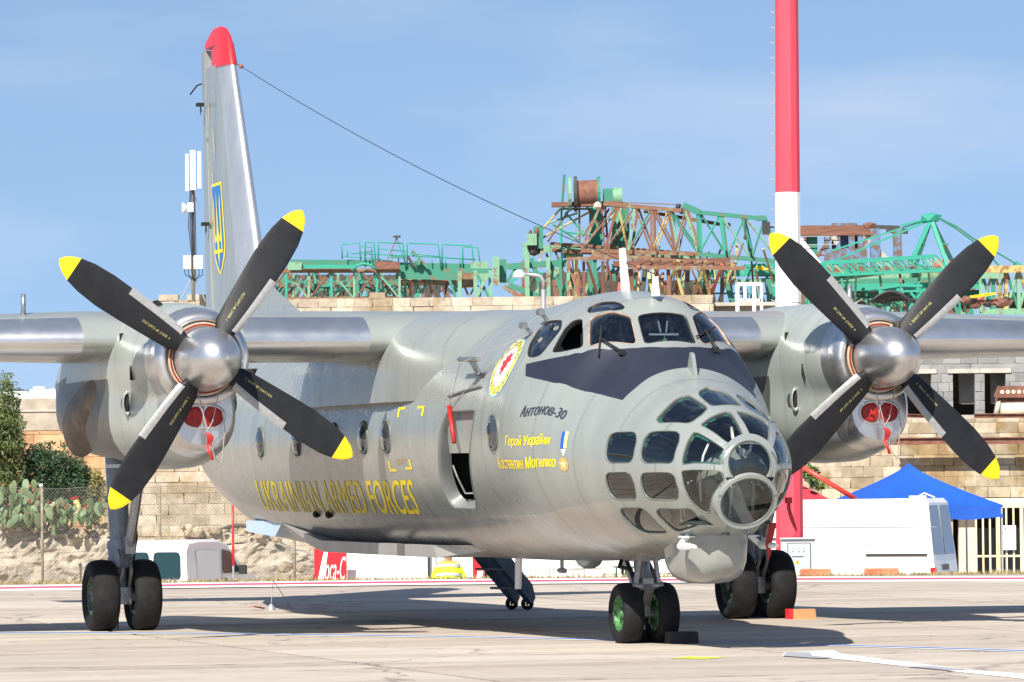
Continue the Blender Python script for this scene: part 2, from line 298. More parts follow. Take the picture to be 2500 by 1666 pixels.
# outlines on the skin as (station x, girth t)
PAN = {
 'side_rear': [(-0.293, 0.3065), (-0.42, 0.2772), (-0.528, 0.2266), (-0.49, 0.2056), (-0.171, 0.1999), (-0.016, 0.2268), (-0.009, 0.2568), (-0.036, 0.3017), (-0.17, 0.3096)],
 'side_front': [(0.126, 0.2915), (0.101, 0.2667), (0.028, 0.2165), (0.056, 0.1959), (0.189, 0.1851), (0.562, 0.2576), (0.514, 0.2723), (0.288, 0.2872)],
 'windscreen_side': [(0.323, 0.1867), (0.314, 0.1745), (0.647, 0.0998), (0.682, 0.0906), (0.909, 0.1026), (0.935, 0.114), (0.652, 0.2452), (0.618, 0.2442)],
 'windscreen_centre': [(0.705, 0.07), (0.692, 0.0586), (0.702, -0.0376), (0.723, -0.0549), (0.938, -0.0721), (0.999, -0.0612), (0.975, 0.082), (0.922, 0.0848)],
 'roof': [(0.079, 0.152), (0.031, 0.1372), (0.091, 0.1104), (0.261, 0.0926), (0.535, 0.0928), (0.552, 0.1015), (0.517, 0.1252), (0.183, 0.1621)],
 'row_up_a': [(1.701, 0.5226), (1.687, 0.4685), (1.706, 0.4364), (1.785, 0.4209), (2.098, 0.3953), (2.17, 0.4064), (2.213, 0.4365), (2.209, 0.514), (2.151, 0.5383), (1.79, 0.5511), (1.716, 0.5385)],
 'row_up_b': [(2.319, 0.4889), (2.311, 0.4154), (2.359, 0.3751), (2.436, 0.3611), (2.757, 0.3173), (2.831, 0.3248), (2.88, 0.368), (2.879, 0.4776), (2.834, 0.5028), (2.426, 0.5299), (2.341, 0.5141)],
 'row_low_a': [(1.678, 0.6005), (1.738, 0.5866), (2.08, 0.5781), (2.15, 0.5858), (2.192, 0.6244), (2.153, 0.6775), (2.106, 0.6927), (1.733, 0.6931), (1.667, 0.6738), (1.657, 0.6315)],
 'row_low_b': [(2.32, 0.5928), (2.37, 0.5726), (2.819, 0.5498), (2.883, 0.5672), (2.887, 0.6406), (2.837, 0.6812), (2.784, 0.6937), (2.361, 0.6924), (2.301, 0.6706), (2.301, 0.6224)],
 'bottom_a': [(1.712, 0.7283), (1.783, 0.7217), (2.129, 0.7237), (2.197, 0.7347), (2.217, 0.7775), (2.214, 0.8315), (2.164, 0.8386), (1.84, 0.8223), (1.722, 0.8007), (1.676, 0.7568)],
 'bottom_b': [(2.373, 0.7373), (2.444, 0.7287), (2.868, 0.7443), (2.906, 0.7693), (2.859, 0.8449), (2.825, 0.8493), (2.409, 0.8461), (2.366, 0.8404), (2.352, 0.8096), (2.339, 0.7569)],
 'ring_side': [(2.338, 0.307), (2.314, 0.2934), (2.294, 0.2312), (2.241, 0.16), (2.241, 0.1201), (2.301, 0.1054), (2.695, 0.1013), (2.759, 0.112), (2.825, 0.1564), (2.839, 0.2229), (2.806, 0.2494), (2.415, 0.3161)],
 'ring_top': [(2.241, 0.0598), (2.162, 0.0351), (2.099, -0.0243), (1.98, -0.1101), (1.962, -0.1492), (2.059, -0.1574), (2.678, -0.0892), (2.713, -0.0733), (2.73, 0.0363), (2.624, 0.0586)],
 'fan_side': [(2.993, 0.5064), (2.99, 0.4338), (2.973, 0.3486), (2.965, 0.2858), (3.008, 0.2758), (3.35, 0.2831), (3.374, 0.3071), (3.381, 0.4708), (3.371, 0.49), (3.015, 0.515)],
 'fan_top': [(2.958, 0.2389), (2.948, 0.2005), (2.912, 0.1077), (2.892, 0.0391), (2.902, 0.0064), (3.033, 0.0137), (3.318, 0.0297), (3.353, 0.0529), (3.363, 0.1691), (3.352, 0.2078), (3.328, 0.216), (2.991, 0.2421)],
 'fan_topR': [(2.915, -0.0245), (2.88, -0.0473), (2.867, -0.1196), (2.947, -0.1907), (2.992, -0.2402), (3.357, -0.2042), (3.376, -0.1853), (3.372, -0.1234), (3.363, -0.001), (3.304, 0.0051)],
 'fan_low': [(2.984, 0.5549), (3.012, 0.5518), (3.369, 0.5603), (3.379, 0.6048), (3.372, 0.6785), (3.298, 0.731), (3.21, 0.7673), (3.043, 0.8375), (3.0, 0.8292), (2.984, 0.7897), (2.968, 0.7223), (2.974, 0.6324)],
 'round_up': [(3.405, 0.4995), (3.403, 0.3409), (3.394, 0.1774), (3.392, 0.0633), (3.396, -0.039), (3.406, -0.1818), (3.412, -0.3485), (3.413, -0.5043), (3.41, -0.629), (3.414, -0.658), (3.434, -0.6736), (3.444, 0.8864), (3.43, 0.6488), (3.408, 0.6498), (3.405, 0.5751)],
 'oval_low': [(3.099, 0.8701), (3.203, 0.8294), (3.327, 0.7761), (3.406, 0.7283), (3.428, 0.8277), (3.428, -0.8921), (3.407, -0.7963), (3.359, -0.8124), (3.276, -0.844), (3.159, -0.8866), (3.062, -0.9264), (3.035, -0.9526), (3.007, 0.9254), (3.037, 0.896)],
 'oval_frame': [(3.106, 0.818), (3.258, 0.7641), (3.381, 0.6742), (3.425, 0.6346), (3.444, 0.8864), (3.431, -0.6671), (3.392, -0.7098), (3.304, -0.7836), (3.169, -0.8299), (2.988, -0.8701), (2.914, -0.9201)],
 'chin': [(2.57, 0.9476), (2.805, 0.9479), (2.858, 0.9713), (2.877, -0.9571), (2.834, -0.9479), (2.504, -0.9391), (2.569, -0.9908)],
 'panelQ': [(-0.227, 0.3263), (0.028, 0.3144), (0.225, 0.3043), (0.438, 0.2945), (0.605, 0.273), (0.835, 0.1977), (0.994, 0.1132), (1.099, 0.0311), (-0.113, 0.354), (0.217, 0.359), (0.458, 0.3652), (0.754, 0.3519), (1.016, 0.3281), (1.323, 0.3131), (1.576, 0.2952), (1.583, 0.2271), (1.558, 0.1532), (1.553, 0.0912), (1.547, 0.0195)],
 'panel': [(-0.228, 0.3254), (0.691, 0.2537), (0.884, 0.169), (1.082, 0.0432), (0.962, -0.1293), (1.541, -0.0229), (1.543, 0.0354), (1.536, 0.1054), (1.539, 0.1716), (1.553, 0.2349), (1.582, 0.2954), (-0.109, 0.3529)],
 'door': [(-2.724, 0.5284), (-2.577, 0.4782), (-2.445, 0.4485), (-2.23, 0.4282), (-1.345, 0.4314), (-1.333, 0.4514), (-1.469, 0.4961), (-1.605, 0.5399), (-1.75, 0.5879), (-2.011, 0.6511), (-2.25, 0.6783), (-3.054, 0.6771), (-3.122, 0.6631), (-2.949, 0.6062)],
 'text_armed': [(-11.493, 0.6009), (-12.069, 0.7104), (-4.215, 0.598), (-4.614, 0.6957)],
 'text_an': [(0.131, 0.422), (0.084, 0.4438), (0.829, 0.4043), (0.831, 0.4336)],
 'text_h1': [(-0.233, 0.488), (-0.293, 0.5155), (0.692, 0.479), (0.684, 0.5068)],
 'text_h2': [(-0.549, 0.5405), (-0.674, 0.5686), (0.804, 0.5334), (0.77, 0.5663)],
 'ribbon': [(0.884, 0.4616), (0.988, 0.4585), (0.997, 0.5078), (0.887, 0.509)],
 'medal': [(0.913, 0.5536), (0.923, 0.5294), (0.891, 0.5779)],
 'crest': [(-0.698, 0.3375), (-0.932, 0.257), (-0.732, 0.4064), (-0.668, 0.2761), (-0.9, 0.392)],
 'ports': [(-10.968, 0.4942), (-5.949, 0.4908), (-4.932, 0.4904), (-0.659, 0.4826)],
 'marks': [(-4.375, 0.4179), (-3.474, 0.4185), (-4.948, 0.5748), (-4.059, 0.5706), (-4.414, 0.5526)],
 'domeline': [(1.582, 0.2954), (1.64, 0.4315), (1.657, 0.5485), (1.629, 0.6275)],
}

PX1 = (2.772, .45, 1.244); PX2 = (2.839, .60, 1.495)
LADB = (-13.2, 2.6, 0.0); LADT = (-13.25, 1.75, 1.15)

# ---------------------------------------------------------------- site frame: s metres to the right, d metres away from the camera, z up
gF = Vector((math.cos(YAW), math.sin(YAW), 0)); gR = Vector((math.sin(YAW), -math.cos(YAW), 0))
def W(s, d, z=0.0):
    p = gF*d+gR*s; return Vector((CAM.x+p.x, CAM.y+p.y, z))
RZ = math.atan2(gR.y, gR.x)                     # turn of a thing whose own x runs along s and own y runs away from the camera
def PX(u, v, d):
    """image coordinates (u, v) projected from the camera to a depth of d metres; returns site metres"""
    r = cF+cR*((u*1.0625-1250)/12040.628)-cU*((v*1.0625-833)/12040.628); p = r*(d/r.dot(gF)); return (p.dot(gR), d, CAM.z+p.z)
def PXS(u, v, d): return PX(u, v, d)[0]
def PXZ(u, v, d): return PX(u, v, d)[2]
def PA(x, y, d): return PX((1200+x/3.3614)/1.0625, (400+y/3.3614)/1.0625, d)
def PC(x, y, d): return PX((660+x/3.6766)/1.0625, (400+y/3.6766)/1.0625, d)
LOW = -1.30                                     # the yard behind the apron lies lower
def rnd_mat(name, c0, c1, rough=.85, vs=6.0, var=.25, bump=.35, bs=25, stain=None):
    """each object gets its own tone between c0 and c1, with blotches"""
    m = mat(name, c0, rough, 0, 0, 1, bump, bs); nt = m.node_tree; b = nt.nodes['Principled BSDF']; N = nt.nodes.new; L = nt.links.new
    oi = N('ShaderNodeObjectInfo'); r = N('ShaderNodeValToRGB'); r.color_ramp.elements[0].color = (*c0, 1); r.color_ramp.elements[1].color = (*c1, 1); L(oi.outputs['Random'], r.inputs[0])
    ge = N('ShaderNodeNewGeometry'); n = N('ShaderNodeTexNoise'); n.inputs['Scale'].default_value = vs; n.inputs['Detail'].default_value = 8; n.inputs['Roughness'].default_value = .65; L(ge.outputs['Position'], n.inputs['Vector'])
    mr = N('ShaderNodeMapRange'); mr.inputs[1].default_value = .3; mr.inputs[2].default_value = .7; mr.inputs[3].default_value = 1-var; mr.inputs[4].default_value = 1+var*.5; L(n.outputs['Fac'], mr.inputs[0])
    mx = N('ShaderNodeMix'); mx.data_type = 'RGBA'; mx.blend_type = 'MULTIPLY'; mx.inputs[0].default_value = 1; L(r.outputs[0], mx.inputs[6]); L(mr.outputs[0], mx.inputs[7]); out = mx.outputs[2]
    if stain:
        n2 = N('ShaderNodeTexNoise'); n2.inputs['Scale'].default_value = .9; n2.inputs['Detail'].default_value = 5; L(ge.outputs['Position'], n2.inputs['Vector'])
        r2 = N('ShaderNodeValToRGB'); r2.color_ramp.elements[0].position = .50; r2.color_ramp.elements[1].position = .58; r2.color_ramp.elements[0].color = (1, 1, 1, 1); r2.color_ramp.elements[1].color = (*stain, 1); L(n2.outputs['Fac'], r2.inputs[0])
        m2 = N('ShaderNodeMix'); m2.data_type = 'RGBA'; m2.blend_type = 'MULTIPLY'; m2.inputs[0].default_value = 1; L(out, m2.inputs[6]); L(r2.outputs[0], m2.inputs[7]); out = m2.outputs[2]
    L(out, b.inputs['Base Color']); return m
def concrete_mat():
    m = rnd_mat('apron_concrete', (.40, .348, .295), (.47, .42, .36), .85, 1.1, .12, .25, 40); nt = m.node_tree; b = nt.nodes['Principled BSDF']; N = nt.nodes.new; L = nt.links.new
    src = b.inputs['Base Color'].links[0].from_socket; ge = N('ShaderNodeNewGeometry')
    mp = N('ShaderNodeMapping'); mp.inputs['Scale'].default_value = (.9, .16, 1); L(ge.outputs['Position'], mp.inputs[0])
    n2 = N('ShaderNodeTexNoise'); n2.inputs['Scale'].default_value = 1.0; n2.inputs['Detail'].default_value = 9; n2.inputs['Roughness'].default_value = .7; L(mp.outputs[0], n2.inputs['Vector'])
    r2 = N('ShaderNodeValToRGB'); r2.color_ramp.elements[0].position = .36; r2.color_ramp.elements[1].position = .60; r2.color_ramp.elements[0].color = (.78, .75, .73, 1); r2.color_ramp.elements[1].color = (1.06, 1.06, 1.06, 1); L(n2.outputs['Fac'], r2.inputs[0])
    mx = N('ShaderNodeMix'); mx.data_type = 'RGBA'; mx.blend_type = 'MULTIPLY'; mx.inputs[0].default_value = 1; L(src, mx.inputs[6]); L(r2.outputs[0], mx.inputs[7]); n5 = N('ShaderNodeTexNoise'); n5.inputs['Scale'].default_value = 2.3; n5.inputs['Detail'].default_value = 3; L(ge.outputs['Position'], n5.inputs['Vector'])
    r5 = N('ShaderNodeValToRGB'); r5.color_ramp.elements[0].position = .62; r5.color_ramp.elements[1].position = .74; r5.color_ramp.elements[0].color = (1, 1, 1, 1); r5.color_ramp.elements[1].color = (.70, .67, .65, 1); L(n5.outputs['Fac'], r5.inputs[0])
    vo = N('ShaderNodeTexVoronoi'); vo.feature = 'DISTANCE_TO_EDGE'; vo.inputs['Scale'].default_value = .16; vo.inputs['Randomness'].default_value = 1.0
    wv = N('ShaderNodeTexNoise'); wv.inputs['Scale'].default_value = 1.2; wv.inputs['Detail'].default_value = 6; L(ge.outputs['Position'], wv.inputs['Vector'])
    va = N('ShaderNodeVectorMath'); va.operation = 'ADD'; L(ge.outputs['Position'], va.inputs[0]); L(wv.outputs['Color'], va.inputs[1]); L(va.outputs[0], vo.inputs['Vector'])
    r6 = N('ShaderNodeValToRGB'); r6.color_ramp.elements[0].position = .0015; r6.color_ramp.elements[1].position = .005; r6.color_ramp.elements[0].color = (.45, .43, .42, 1); r6.color_ramp.elements[1].color = (1, 1, 1, 1); L(vo.outputs['Distance'], r6.inputs[0])
    for rr in (r5, r6):
        m2 = N('ShaderNodeMix'); m2.data_type = 'RGBA'; m2.blend_type = 'MULTIPLY'; m2.inputs[0].default_value = 1; L(mx.outputs[2], m2.inputs[6]); L(rr.outputs[0], m2.inputs[7]); mx = m2
    L(mx.outputs[2], b.inputs['Base Color'])
    return m
M['concrete'] = concrete_mat()
M['tar'] = mat('joint_tar', (.055, .05, .05), .9, var=.4, vs=3)
M['earth'] = mat('dry_earth', (.42, .35, .25), .95, var=.25, vs=.8, bump=.5, bs=6)
DE = 86.4                                       # far edge of the apron level
b = MB()
def gq(d0, z0, d1, z1, s0=-400, s1=400): b.add([W(s0, d0, z0), W(s1, d0, z0), W(s1, d1, z1), W(s0, d1, z1)], [(0, 1, 2, 3)])
gq(-150, -.03, DE, -.03); gq(DE, -.03, DE+1.0, LOW); gq(DE+1.0, LOW, 3000, LOW, -3000, 3000)
b.build('ground', M['earth'], kind='structure')
apron = mk('apron', [W(-90, -60, -.018), W(90, -60, -.018), W(90, 85.6, -.018), W(-90, 85.6, -.018)], [(0, 1, 2, 3)], M['tar'], kind='structure')
SL = 4.43; jx = 8.65; jy = -4.15
unit = MB(); unit.box((0, 0, -.0075), (1, 1, .015)); slab_o = unit.build('slab', M['concrete']); slab_me = slab_o.data; bpy.data.objects.remove(slab_o)
for i in range(-13, 4):
    for j in range(-8, 9):
        cx_, cy_ = jx+SL*(i-.5)+SL, jy+SL*(j+.5); q = Vector((cx_-CAM.x, cy_-CAM.y, 0)); d_, s_ = q.dot(gF), q.dot(gR)
        if d_ < 33 or d_ > 80.2 or abs(s_) > d_*.118+5: continue
        o = bpy.data.objects.new('concrete_slab', slab_me); link(o, apron); o.location = (cx_, cy_, 0); o.scale = (SL-.17, SL-.07, 1); o.rotation_euler = (0, 0, 0)
b = MB(); b.add([W(-90, -60, -.010), W(90, -60, -.010), W(90, 32, -.010), W(-90, 32, -.010)], [(0, 1, 2, 3)]); b.add([W(-90, 76, -.012), W(90, 76, -.012), W(90, 85.6, -.012), W(-90, 85.6, -.012)], [(0, 1, 2, 3)])
for s_ in (-1, 1): b.add([W(s_*60, 32, -.011), W(s_*9.5, 32, -.011), W(s_*14, 76, -.011), W(s_*60, 76, -.011)][::s_], [(0, 1, 2, 3)])
b.build('plain_concrete', M['concrete'], apron)
# painted markings, 4 mm sheets
M['line_white'] = mat('line_white', (.80, .80, .78), .7, var=.12, vs=2.5); M['line_red'] = mat('line_red', (.62, .075, .14), .7, var=.15, vs=2.5); M['line_blue'] = mat('line_blue', (.03, .14, .50), .7, var=.2, vs=3)
M['line_grey'] = mat('line_grey_patch', (.30, .31, .34), .8, var=.1); M['line_lime'] = mat('line_lime', (.60, .70, .02), .7, var=.2, vs=4)
def curve_d(s): return 83.4-.024*s*s-.04*s      # the edge line bows very slightly
def strip(name, fn, w0, w1, m, z, ss, kind='structure'):
    vs = []
    for s_ in ss: d_ = fn(s_); vs += [W(s_, d_+w0, z), W(s_, d_+w1, z)]
    return mk(name, vs, [(2*i, 2*i+1, 2*i+3, 2*i+2) for i in range(len(ss)-1)], m, None, kind=kind)
ss = [-26+.8*i for i in range(66)]
strip('edge_line_white', curve_d, -2.2, 1.9, M['line_white'], .004, ss); strip('edge_line_red', curve_d, -.75, .65, M['line_red'], .008, ss)
def blue_d(s): return 53.8-.885*s-.0428*s*s
sb = [-9+.3*i for i in range(62)]
strip('guide_line_white', blue_d, -.28, .28, M['line_white'], .005, sb); strip('guide_line_blue', blue_d, -.10, .10, M['line_blue'], .009, sb)
def patch(name, pts, m, z): mk(name, [W(s_, d_, z) for s_, d_ in pts], [tuple(range(len(pts)))], m, kind='structure')
patch('parking_line', [(2.58, 47.6), (2.63, 48.47), (3.15, 49.05), (3.17, 48.0), (3.98, 44.0), (4.6, 42.2), (5.2, 40.5), (5.0, 39.5), (4.32, 41.7), (3.08, 46.6)], M['line_white'], .005)
patch('parking_line_patch', [(2.58, 47.55), (2.66, 48.46), (2.90, 48.51), (2.86, 47.6), (3.05, 46.9), (2.88, 46.8)], M['line_grey'], .009)
patch('parking_line_patch', [(3.53, 44.62), (3.77, 44.71), (4.0, 43.75), (3.82, 43.69)], M['line_grey'], .009)
patch('lime_mark', [(1.45, 47.34), (1.62, 47.55), (1.68, 47.8), (1.74, 47.6), (2.05, 47.45), (1.8, 47.1)], M['line_lime'], .005)
# verge: dry tufts along the apron edge
def tufts(name, n, s0, s1, d0, d1, z, h, m, seed):
    r = random.Random(seed); vs = []; fs = []
    for _ in range(n):
        s_, d_ = r.uniform(s0, s1), r.uniform(d0, d1); hh = h*r.uniform(.4, 1.2); a = r.uniform(0, PI); w = .012
        p = W(s_, d_, z); e = Vector((math.cos(a), math.sin(a), 0))*w; t = Vector((r.uniform(-1, 1), r.uniform(-1, 1), 0))*hh*.6+Vector((0, 0, hh)); k = len(vs)
        vs += [p-e, p+e, p+t]; fs.append((k, k+1, k+2))
    mk(name, vs, fs, m, kind='stuff')
M['dry_grass'] = mat('dry_grass', (.30, .24, .11), .9, var=.3, vs=2); M['green_weed'] = mat('green_weed', (.10, .13, .04), .9, var=.3, vs=2)
tufts('dry_grass', 5200, -10.5, 10.5, 85.3, 86.7, -.03, .085, M['dry_grass'], 1)
tufts('green_weeds', 900, -10.5, 10.5, 85.4, 86.6, -.03, .07, M['green_weed'], 2)

# ---------------------------------------------------------------- the aircraft
plane = thing('airplane', 'grey twin-engined propeller aircraft with glazed nose and yellow lettering, parked on the apron', 'airplane')
TS = 4.3                                   # metres of girth per unit t
def fpos(x, t, off=0.0):
    t = (t+1) % 2-1 if abs(t) > 1 else t
    p = Vector(fus(x, t))
    if off: p += fnor(x, t)*off
    return p
def fnor(x, t):
    x = min(max(x, -20.39), 3.43); a = Vector(fus(x+.004, t)); b = Vector(fus(x-.004, t))
    t1, t0 = min(t+.002, 1), max(t-.002, -1)
    if t > 0.697 and t < .7005: t1, t0 = t, t-.004
    n = (a-b).cross(Vector(fus(x, t1))-Vector(fus(x, t0)))
    n.normalize()
    return -n if n.dot(Vector(fus(x, t))-Vector((x, 0, fus_params(x)[0]))) < 0 else n
def mir(poly): return [(x, -t) for x, t in poly][::-1]
def sym(poly_half): return poly_half
WIN = []                                   # (kind, outline in (x, t))
def win(kind, poly, both=True, rad=.05):
    pp = rounded([(x, t*TS) for x, t in poly], rad, 2); pp = [(x, v/TS) for x, v in pp]
    WIN.append((kind, pp))
    if both: WIN.append((kind, mir(pp)))
for k in ('side_rear', 'side_front', 'windscreen_side'): win('cockpit_window', PAN[k])
win('cockpit_window', [(.70, .072), (.69, .058), (.69, -.058), (.70, -.072), (.96, -.082), (.985, -.07), (.985, .07), (.96, .082)], False)
win('roof_window', PAN['roof'])
for k in ('row_up_a', 'row_up_b', 'row_low_a', 'row_low_b', 'bottom_a', 'bottom_b', 'ring_side', 'fan_side', 'fan_low'): win('nose_window', PAN[k])
win('nose_window', [(2.24, .055), (2.12, 0), (2.24, -.055), (2.35, -.075), (2.70, -.082), (2.73, -.06), (2.735, .06), (2.70, .082), (2.35, .075)], False)
win('nose_window', [(2.955, .222), (2.93, .150), (2.90, .05), (2.90, .018), (3.03, .018), (3.31, .03), (3.345, .06), (3.350, .165), (3.338, .20), (3.31, .212)])
win('nose_window', [(2.52, .955), (2.80, .965), (2.80, 1.0), (2.52, 1.0)], False)
door_poly = [(x, t) for x, t in rounded([(-2.99, .595), (-2.80, .53), (-2.66, .478), (-2.45, .437), (-1.36, .437), (-1.42, .478), (-1.58, .53), (-1.78, .595), (-2.02, .652), (-2.20, .674), (-3.02, .674), (-3.10, .655)], .05, 2)]
panel_half = PAN['panelQ'][:8]; panel_low = PAN['panelQ'][8:]
panel_poly = panel_half+[(1.10, 0)]+mir(panel_half)+mir(panel_low)[::-1]+[(1.545, 0)]+panel_low[::-1]
def inside(p, poly):
    x, y = p; r = False; n = len(poly)
    for i in range(n):
        (x1, y1), (x2, y2) = poly[i-1], poly[i]
        if (y1 > y) != (y2 > y) and x < (x2-x1)*(y-y1)/(y2-y1)+x1: r = not r
    return r
X_END = 3.385
LPC = Vector((3.30, 0, 1.485)); LPN = Vector((math.cos(R_(26)), 0, -math.sin(R_(26))))
def densify(poly, step=.09):
    out = []
    for i in range(len(poly)):
        a = Vector((poly[i][0], poly[i][1]*TS)); b = Vector((poly[(i+1) % len(poly)][0], poly[(i+1) % len(poly)][1]*TS))
        n = max(1, int((b-a).length/step))
        for k in range(n):
            p = a.lerp(b, k/n); out.append((p.x, p.y/TS))
    return out
def seg_d2(p, a, b):
    d = b-a; l = d.length_squared
    t = 0 if l == 0 else max(0, min(1, (p-a).dot(d)/l)); return (p-a-d*t).length_squared
def build_skin():
    polys = [densify(p) for _, p in WIN]+[densify(door_poly), densify(panel_poly)]
    pts = []; edges = []
    for poly in polys:
        b = len(pts); n = len(poly)
        pts += [Vector((x, t*TS)) for x, t in poly]; edges += [(b+i, b+(i+1) % n) for i in range(n)]
    boxes = []
    for poly in polys:
        xs = [p[0] for p in poly]; ys = [p[1]*TS for p in poly]; boxes.append((min(xs)-.03, max(xs)+.03, min(ys)-.03, max(ys)+.03))
    gx = [-20.4, -20.3, -20.2]+[-20+.4*i for i in range(24)]+[-10.5+.3*i for i in range(25)]
    x = gx[-1]+.1
    while x < 3.3: gx.append(x); x += .1 if x < 2.2 else .06
    gx += [3.3, 3.34, X_END]
    nt = 92
    for gi, x in enumerate(gx):
        for j in range(nt+1):
            t = -1+2*j/nt
            p = Vector((x, t*TS)); ok = True
            if 0 < gi < len(gx)-1 and 0 < j < nt:
                for poly, bx in zip(polys, boxes):
                    if bx[0] < p.x < bx[1] and bx[2] < p.y < bx[3]:
                        for i in range(len(poly)):
                            if seg_d2(p, Vector((poly[i-1][0], poly[i-1][1]*TS)), Vector((poly[i][0], poly[i][1]*TS))) < .0004: ok = False; break
                    if not ok: break
            if ok: pts.append(p)
    vs, es, fs, *_ = delaunay_2d_cdt(pts, edges, [], 0, 1e-5, False)
    P2 = [(v.x, v.y/TS) for v in vs]
    P3 = [fpos(x, max(-1, min(1, t))) for x, t in P2]
    NR = [fnor(x, max(-1, min(1, t))) for x, t in P2]
    hole = [[] for _ in WIN]+[[]]; skin = []; mi = []
    hp = [p for _, p in WIN]+[door_poly]
    hb = [(min(a for a, _ in p), max(a for a, _ in p), min(b for _, b in p), max(b for _, b in p)) for p in hp]
    for f in fs:
        c = (sum(P2[i][0] for i in f)/len(f), sum(P2[i][1] for i in f)/len(f)); h = -1
        for k, p in enumerate(hp):
            if hb[k][0] <= c[0] <= hb[k][1] and hb[k][2] <= c[1] <= hb[k][3] and inside(c, p): h = k; break
        cc = sum((P3[i] for i in f), Vector())/len(f)
        if h < 0 and c[0] > 2.9 and cc.z < 1.735:
            rel = cc-LPC; hh = rel.dot(LPN)
            if hh > -.5 and (rel-LPN*hh).length < .252: continue      # open behind the lower oval pane
        if h >= 0: hole[h].append(f)
        else:
            skin.append(f)
            mi.append(1 if inside(c, panel_poly) else (2 if abs(c[1]) > .70 and c[0] < 1.58 else 0))
    # orient outward
    def orient(fl): 
        out = []
        for f in fl:
            a, b, c = P3[f[0]], P3[f[1]], P3[f[2]]; n = (b-a).cross(c-a)
            out.append(tuple(f) if n.dot(NR[f[0]]) > 0 else tuple(reversed(f)))
        return out
    skin = orient(skin)
    o = mk('fuselage', P3, skin, [M['skin'], M['navy'], M['belly_reflect_skin']], plane, True, mi)
    o.data.normals_split_custom_set_from_vertices([n[:] for n in NR])
    # window panes a little inside the skin, with a seal round the edge
    for k, (kind, poly) in enumerate(WIN):
        idx = sorted({i for f in hole[k] for i in f}); mp = {i: j for j, i in enumerate(idx)}
        g = M['glass_open'] if kind == 'nose_window' else M['glass']
        if kind == 'cockpit_window' and k == 2: continue                 # the open sliding window
        pane = mk(kind, [P3[i]-NR[i]*.012 for i in idx], [tuple(mp[i] for i in f) for f in orient(hole[k])], g, plane, True)
        pane.data.normals_split_custom_set_from_vertices([NR[i][:] for i in idx])
    for k, (kind, poly) in enumerate(WIN+[('door', door_poly)]):
        pl = densify(poly); n = len(pl); cx_ = sum(p[0] for p in pl)/n; ct = sum(p[1] for p in pl)/n
        vs2 = []; sc = .975 if kind != 'door' else 1.0
        for off, s_ in ((.002, 1.018), (.004, 1.0), (.002, .975), (-.012, .965), (-.05, .965)):
            if kind == 'door': s_ = {1.018: 1.035, 1.0: 1.018, .975: 1.0, .965: 1.0}[s_]; off = off*2 if off > 0 else off*3
            vs2 += [fpos(cx_+(x-cx_)*s_, ct+(t-ct)*s_, off) for x, t in pl]
        fs2 = [(r*n+i, r*n+(i+1) % n, (r+1)*n+(i+1) % n, (r+1)*n+i) for r in range(4) for i in range(n)]
        nm = 'window_seal' if kind != 'door' else 'door_frame'
        mt = {'nose_window': M['seal_grey'], 'cockpit_window': M['seal'], 'roof_window': M['seal'], 'door': M['door_rim']}[kind]
        if kind == 'cockpit_window' and k in (4, 5): mt = M['seal_rust']
        mk(nm, vs2, fs2, mt, plane, True)
        if kind == 'nose_window':                                        # teal sealant along the lower inside edge
            lo = sorted(range(n), key=lambda i: -abs(pl[i][1]))
            tm = max(abs(p[1]) for p in pl); b = MB(); 
            for i in range(n):
                a_, b_ = pl[i], pl[(i+1) % n]
                if abs(a_[1]) > tm-.035 and abs(b_[1]) > tm-.035 or (random.random() < .3):
                    q = [fpos(cx_+(p[0]-cx_)*s_, ct+(p[1]-ct)*s_, -.03) for p in (a_, b_) for s_ in (.97, .84)]
                    b.add([q[0], q[2], q[3], q[1]], [(0, 1, 2, 3)])
            if b.f: b.build('sealant_strip', M['teal'], plane)
    return o
M['skin'] = M['paint']
M['seal_grey'] = mat('window_edge', (.10, .115, .105), .5)
M['seal_rust'] = mat('window_trim_rust', (.30, .21, .16), .55, var=.3, vs=9)
M['door_rim'] = mat('door_rim_metal', (.22, .24, .24), .45, .3)
build_skin()
# cabin windows: bulged round ports
for x0, t0 in PAN['ports']+[(-7.3, .491), (-9.1, .492)]:
    for sg in (1, -1):
        c = fpos(x0, t0*sg); nrm = fnor(x0, t0*sg); ex = Vector((1, 0, 0)); ey = nrm.cross(ex).normalized(); ex = ey.cross(nrm)
        vs = [c+nrm*.055]; fs = []; rings = ((.06, .052), (.11, .04), (.15, .022), (.172, .0))
        for r, h in rings: vs += [c+nrm*(h+.006)+(ex*math.cos(a)+ey*math.sin(a))*r for a in [2*PI*k/20 for k in range(20)]]
        fs = [(0, 1+k, 1+(k+1) % 20) for k in range(20)]+[(1+20*q+k, 21+20*q+k, 21+20*q+(k+1) % 20, 1+20*q+(k+1) % 20) for q in range(3) for k in range(20)]
        w = mk('cabin_window', vs, fs, M['port_glass'] if 'port_glass' in M else M.setdefault('port_glass', mat('port_glass', (.03, .035, .045), .06, 0, spec=.9, coat=1.0)), plane, True)
        b = MB(); n = 20
        vv = [c+nrm*h+(ex*math.cos(a)+ey*math.sin(a))*r for r, h in ((.170, -.01), (.170, .014), (.192, .012), (.197, -.01)) for a in [2*PI*k/n for k in range(n)]]
        b.add(vv, [(q*n+k, q*n+(k+1) % n, (q+1)*n+(k+1) % n, (q+1)*n+k) for q in range(3) for k in range(n)]); b.build('window_frame', M['seal_grey'], w, True)
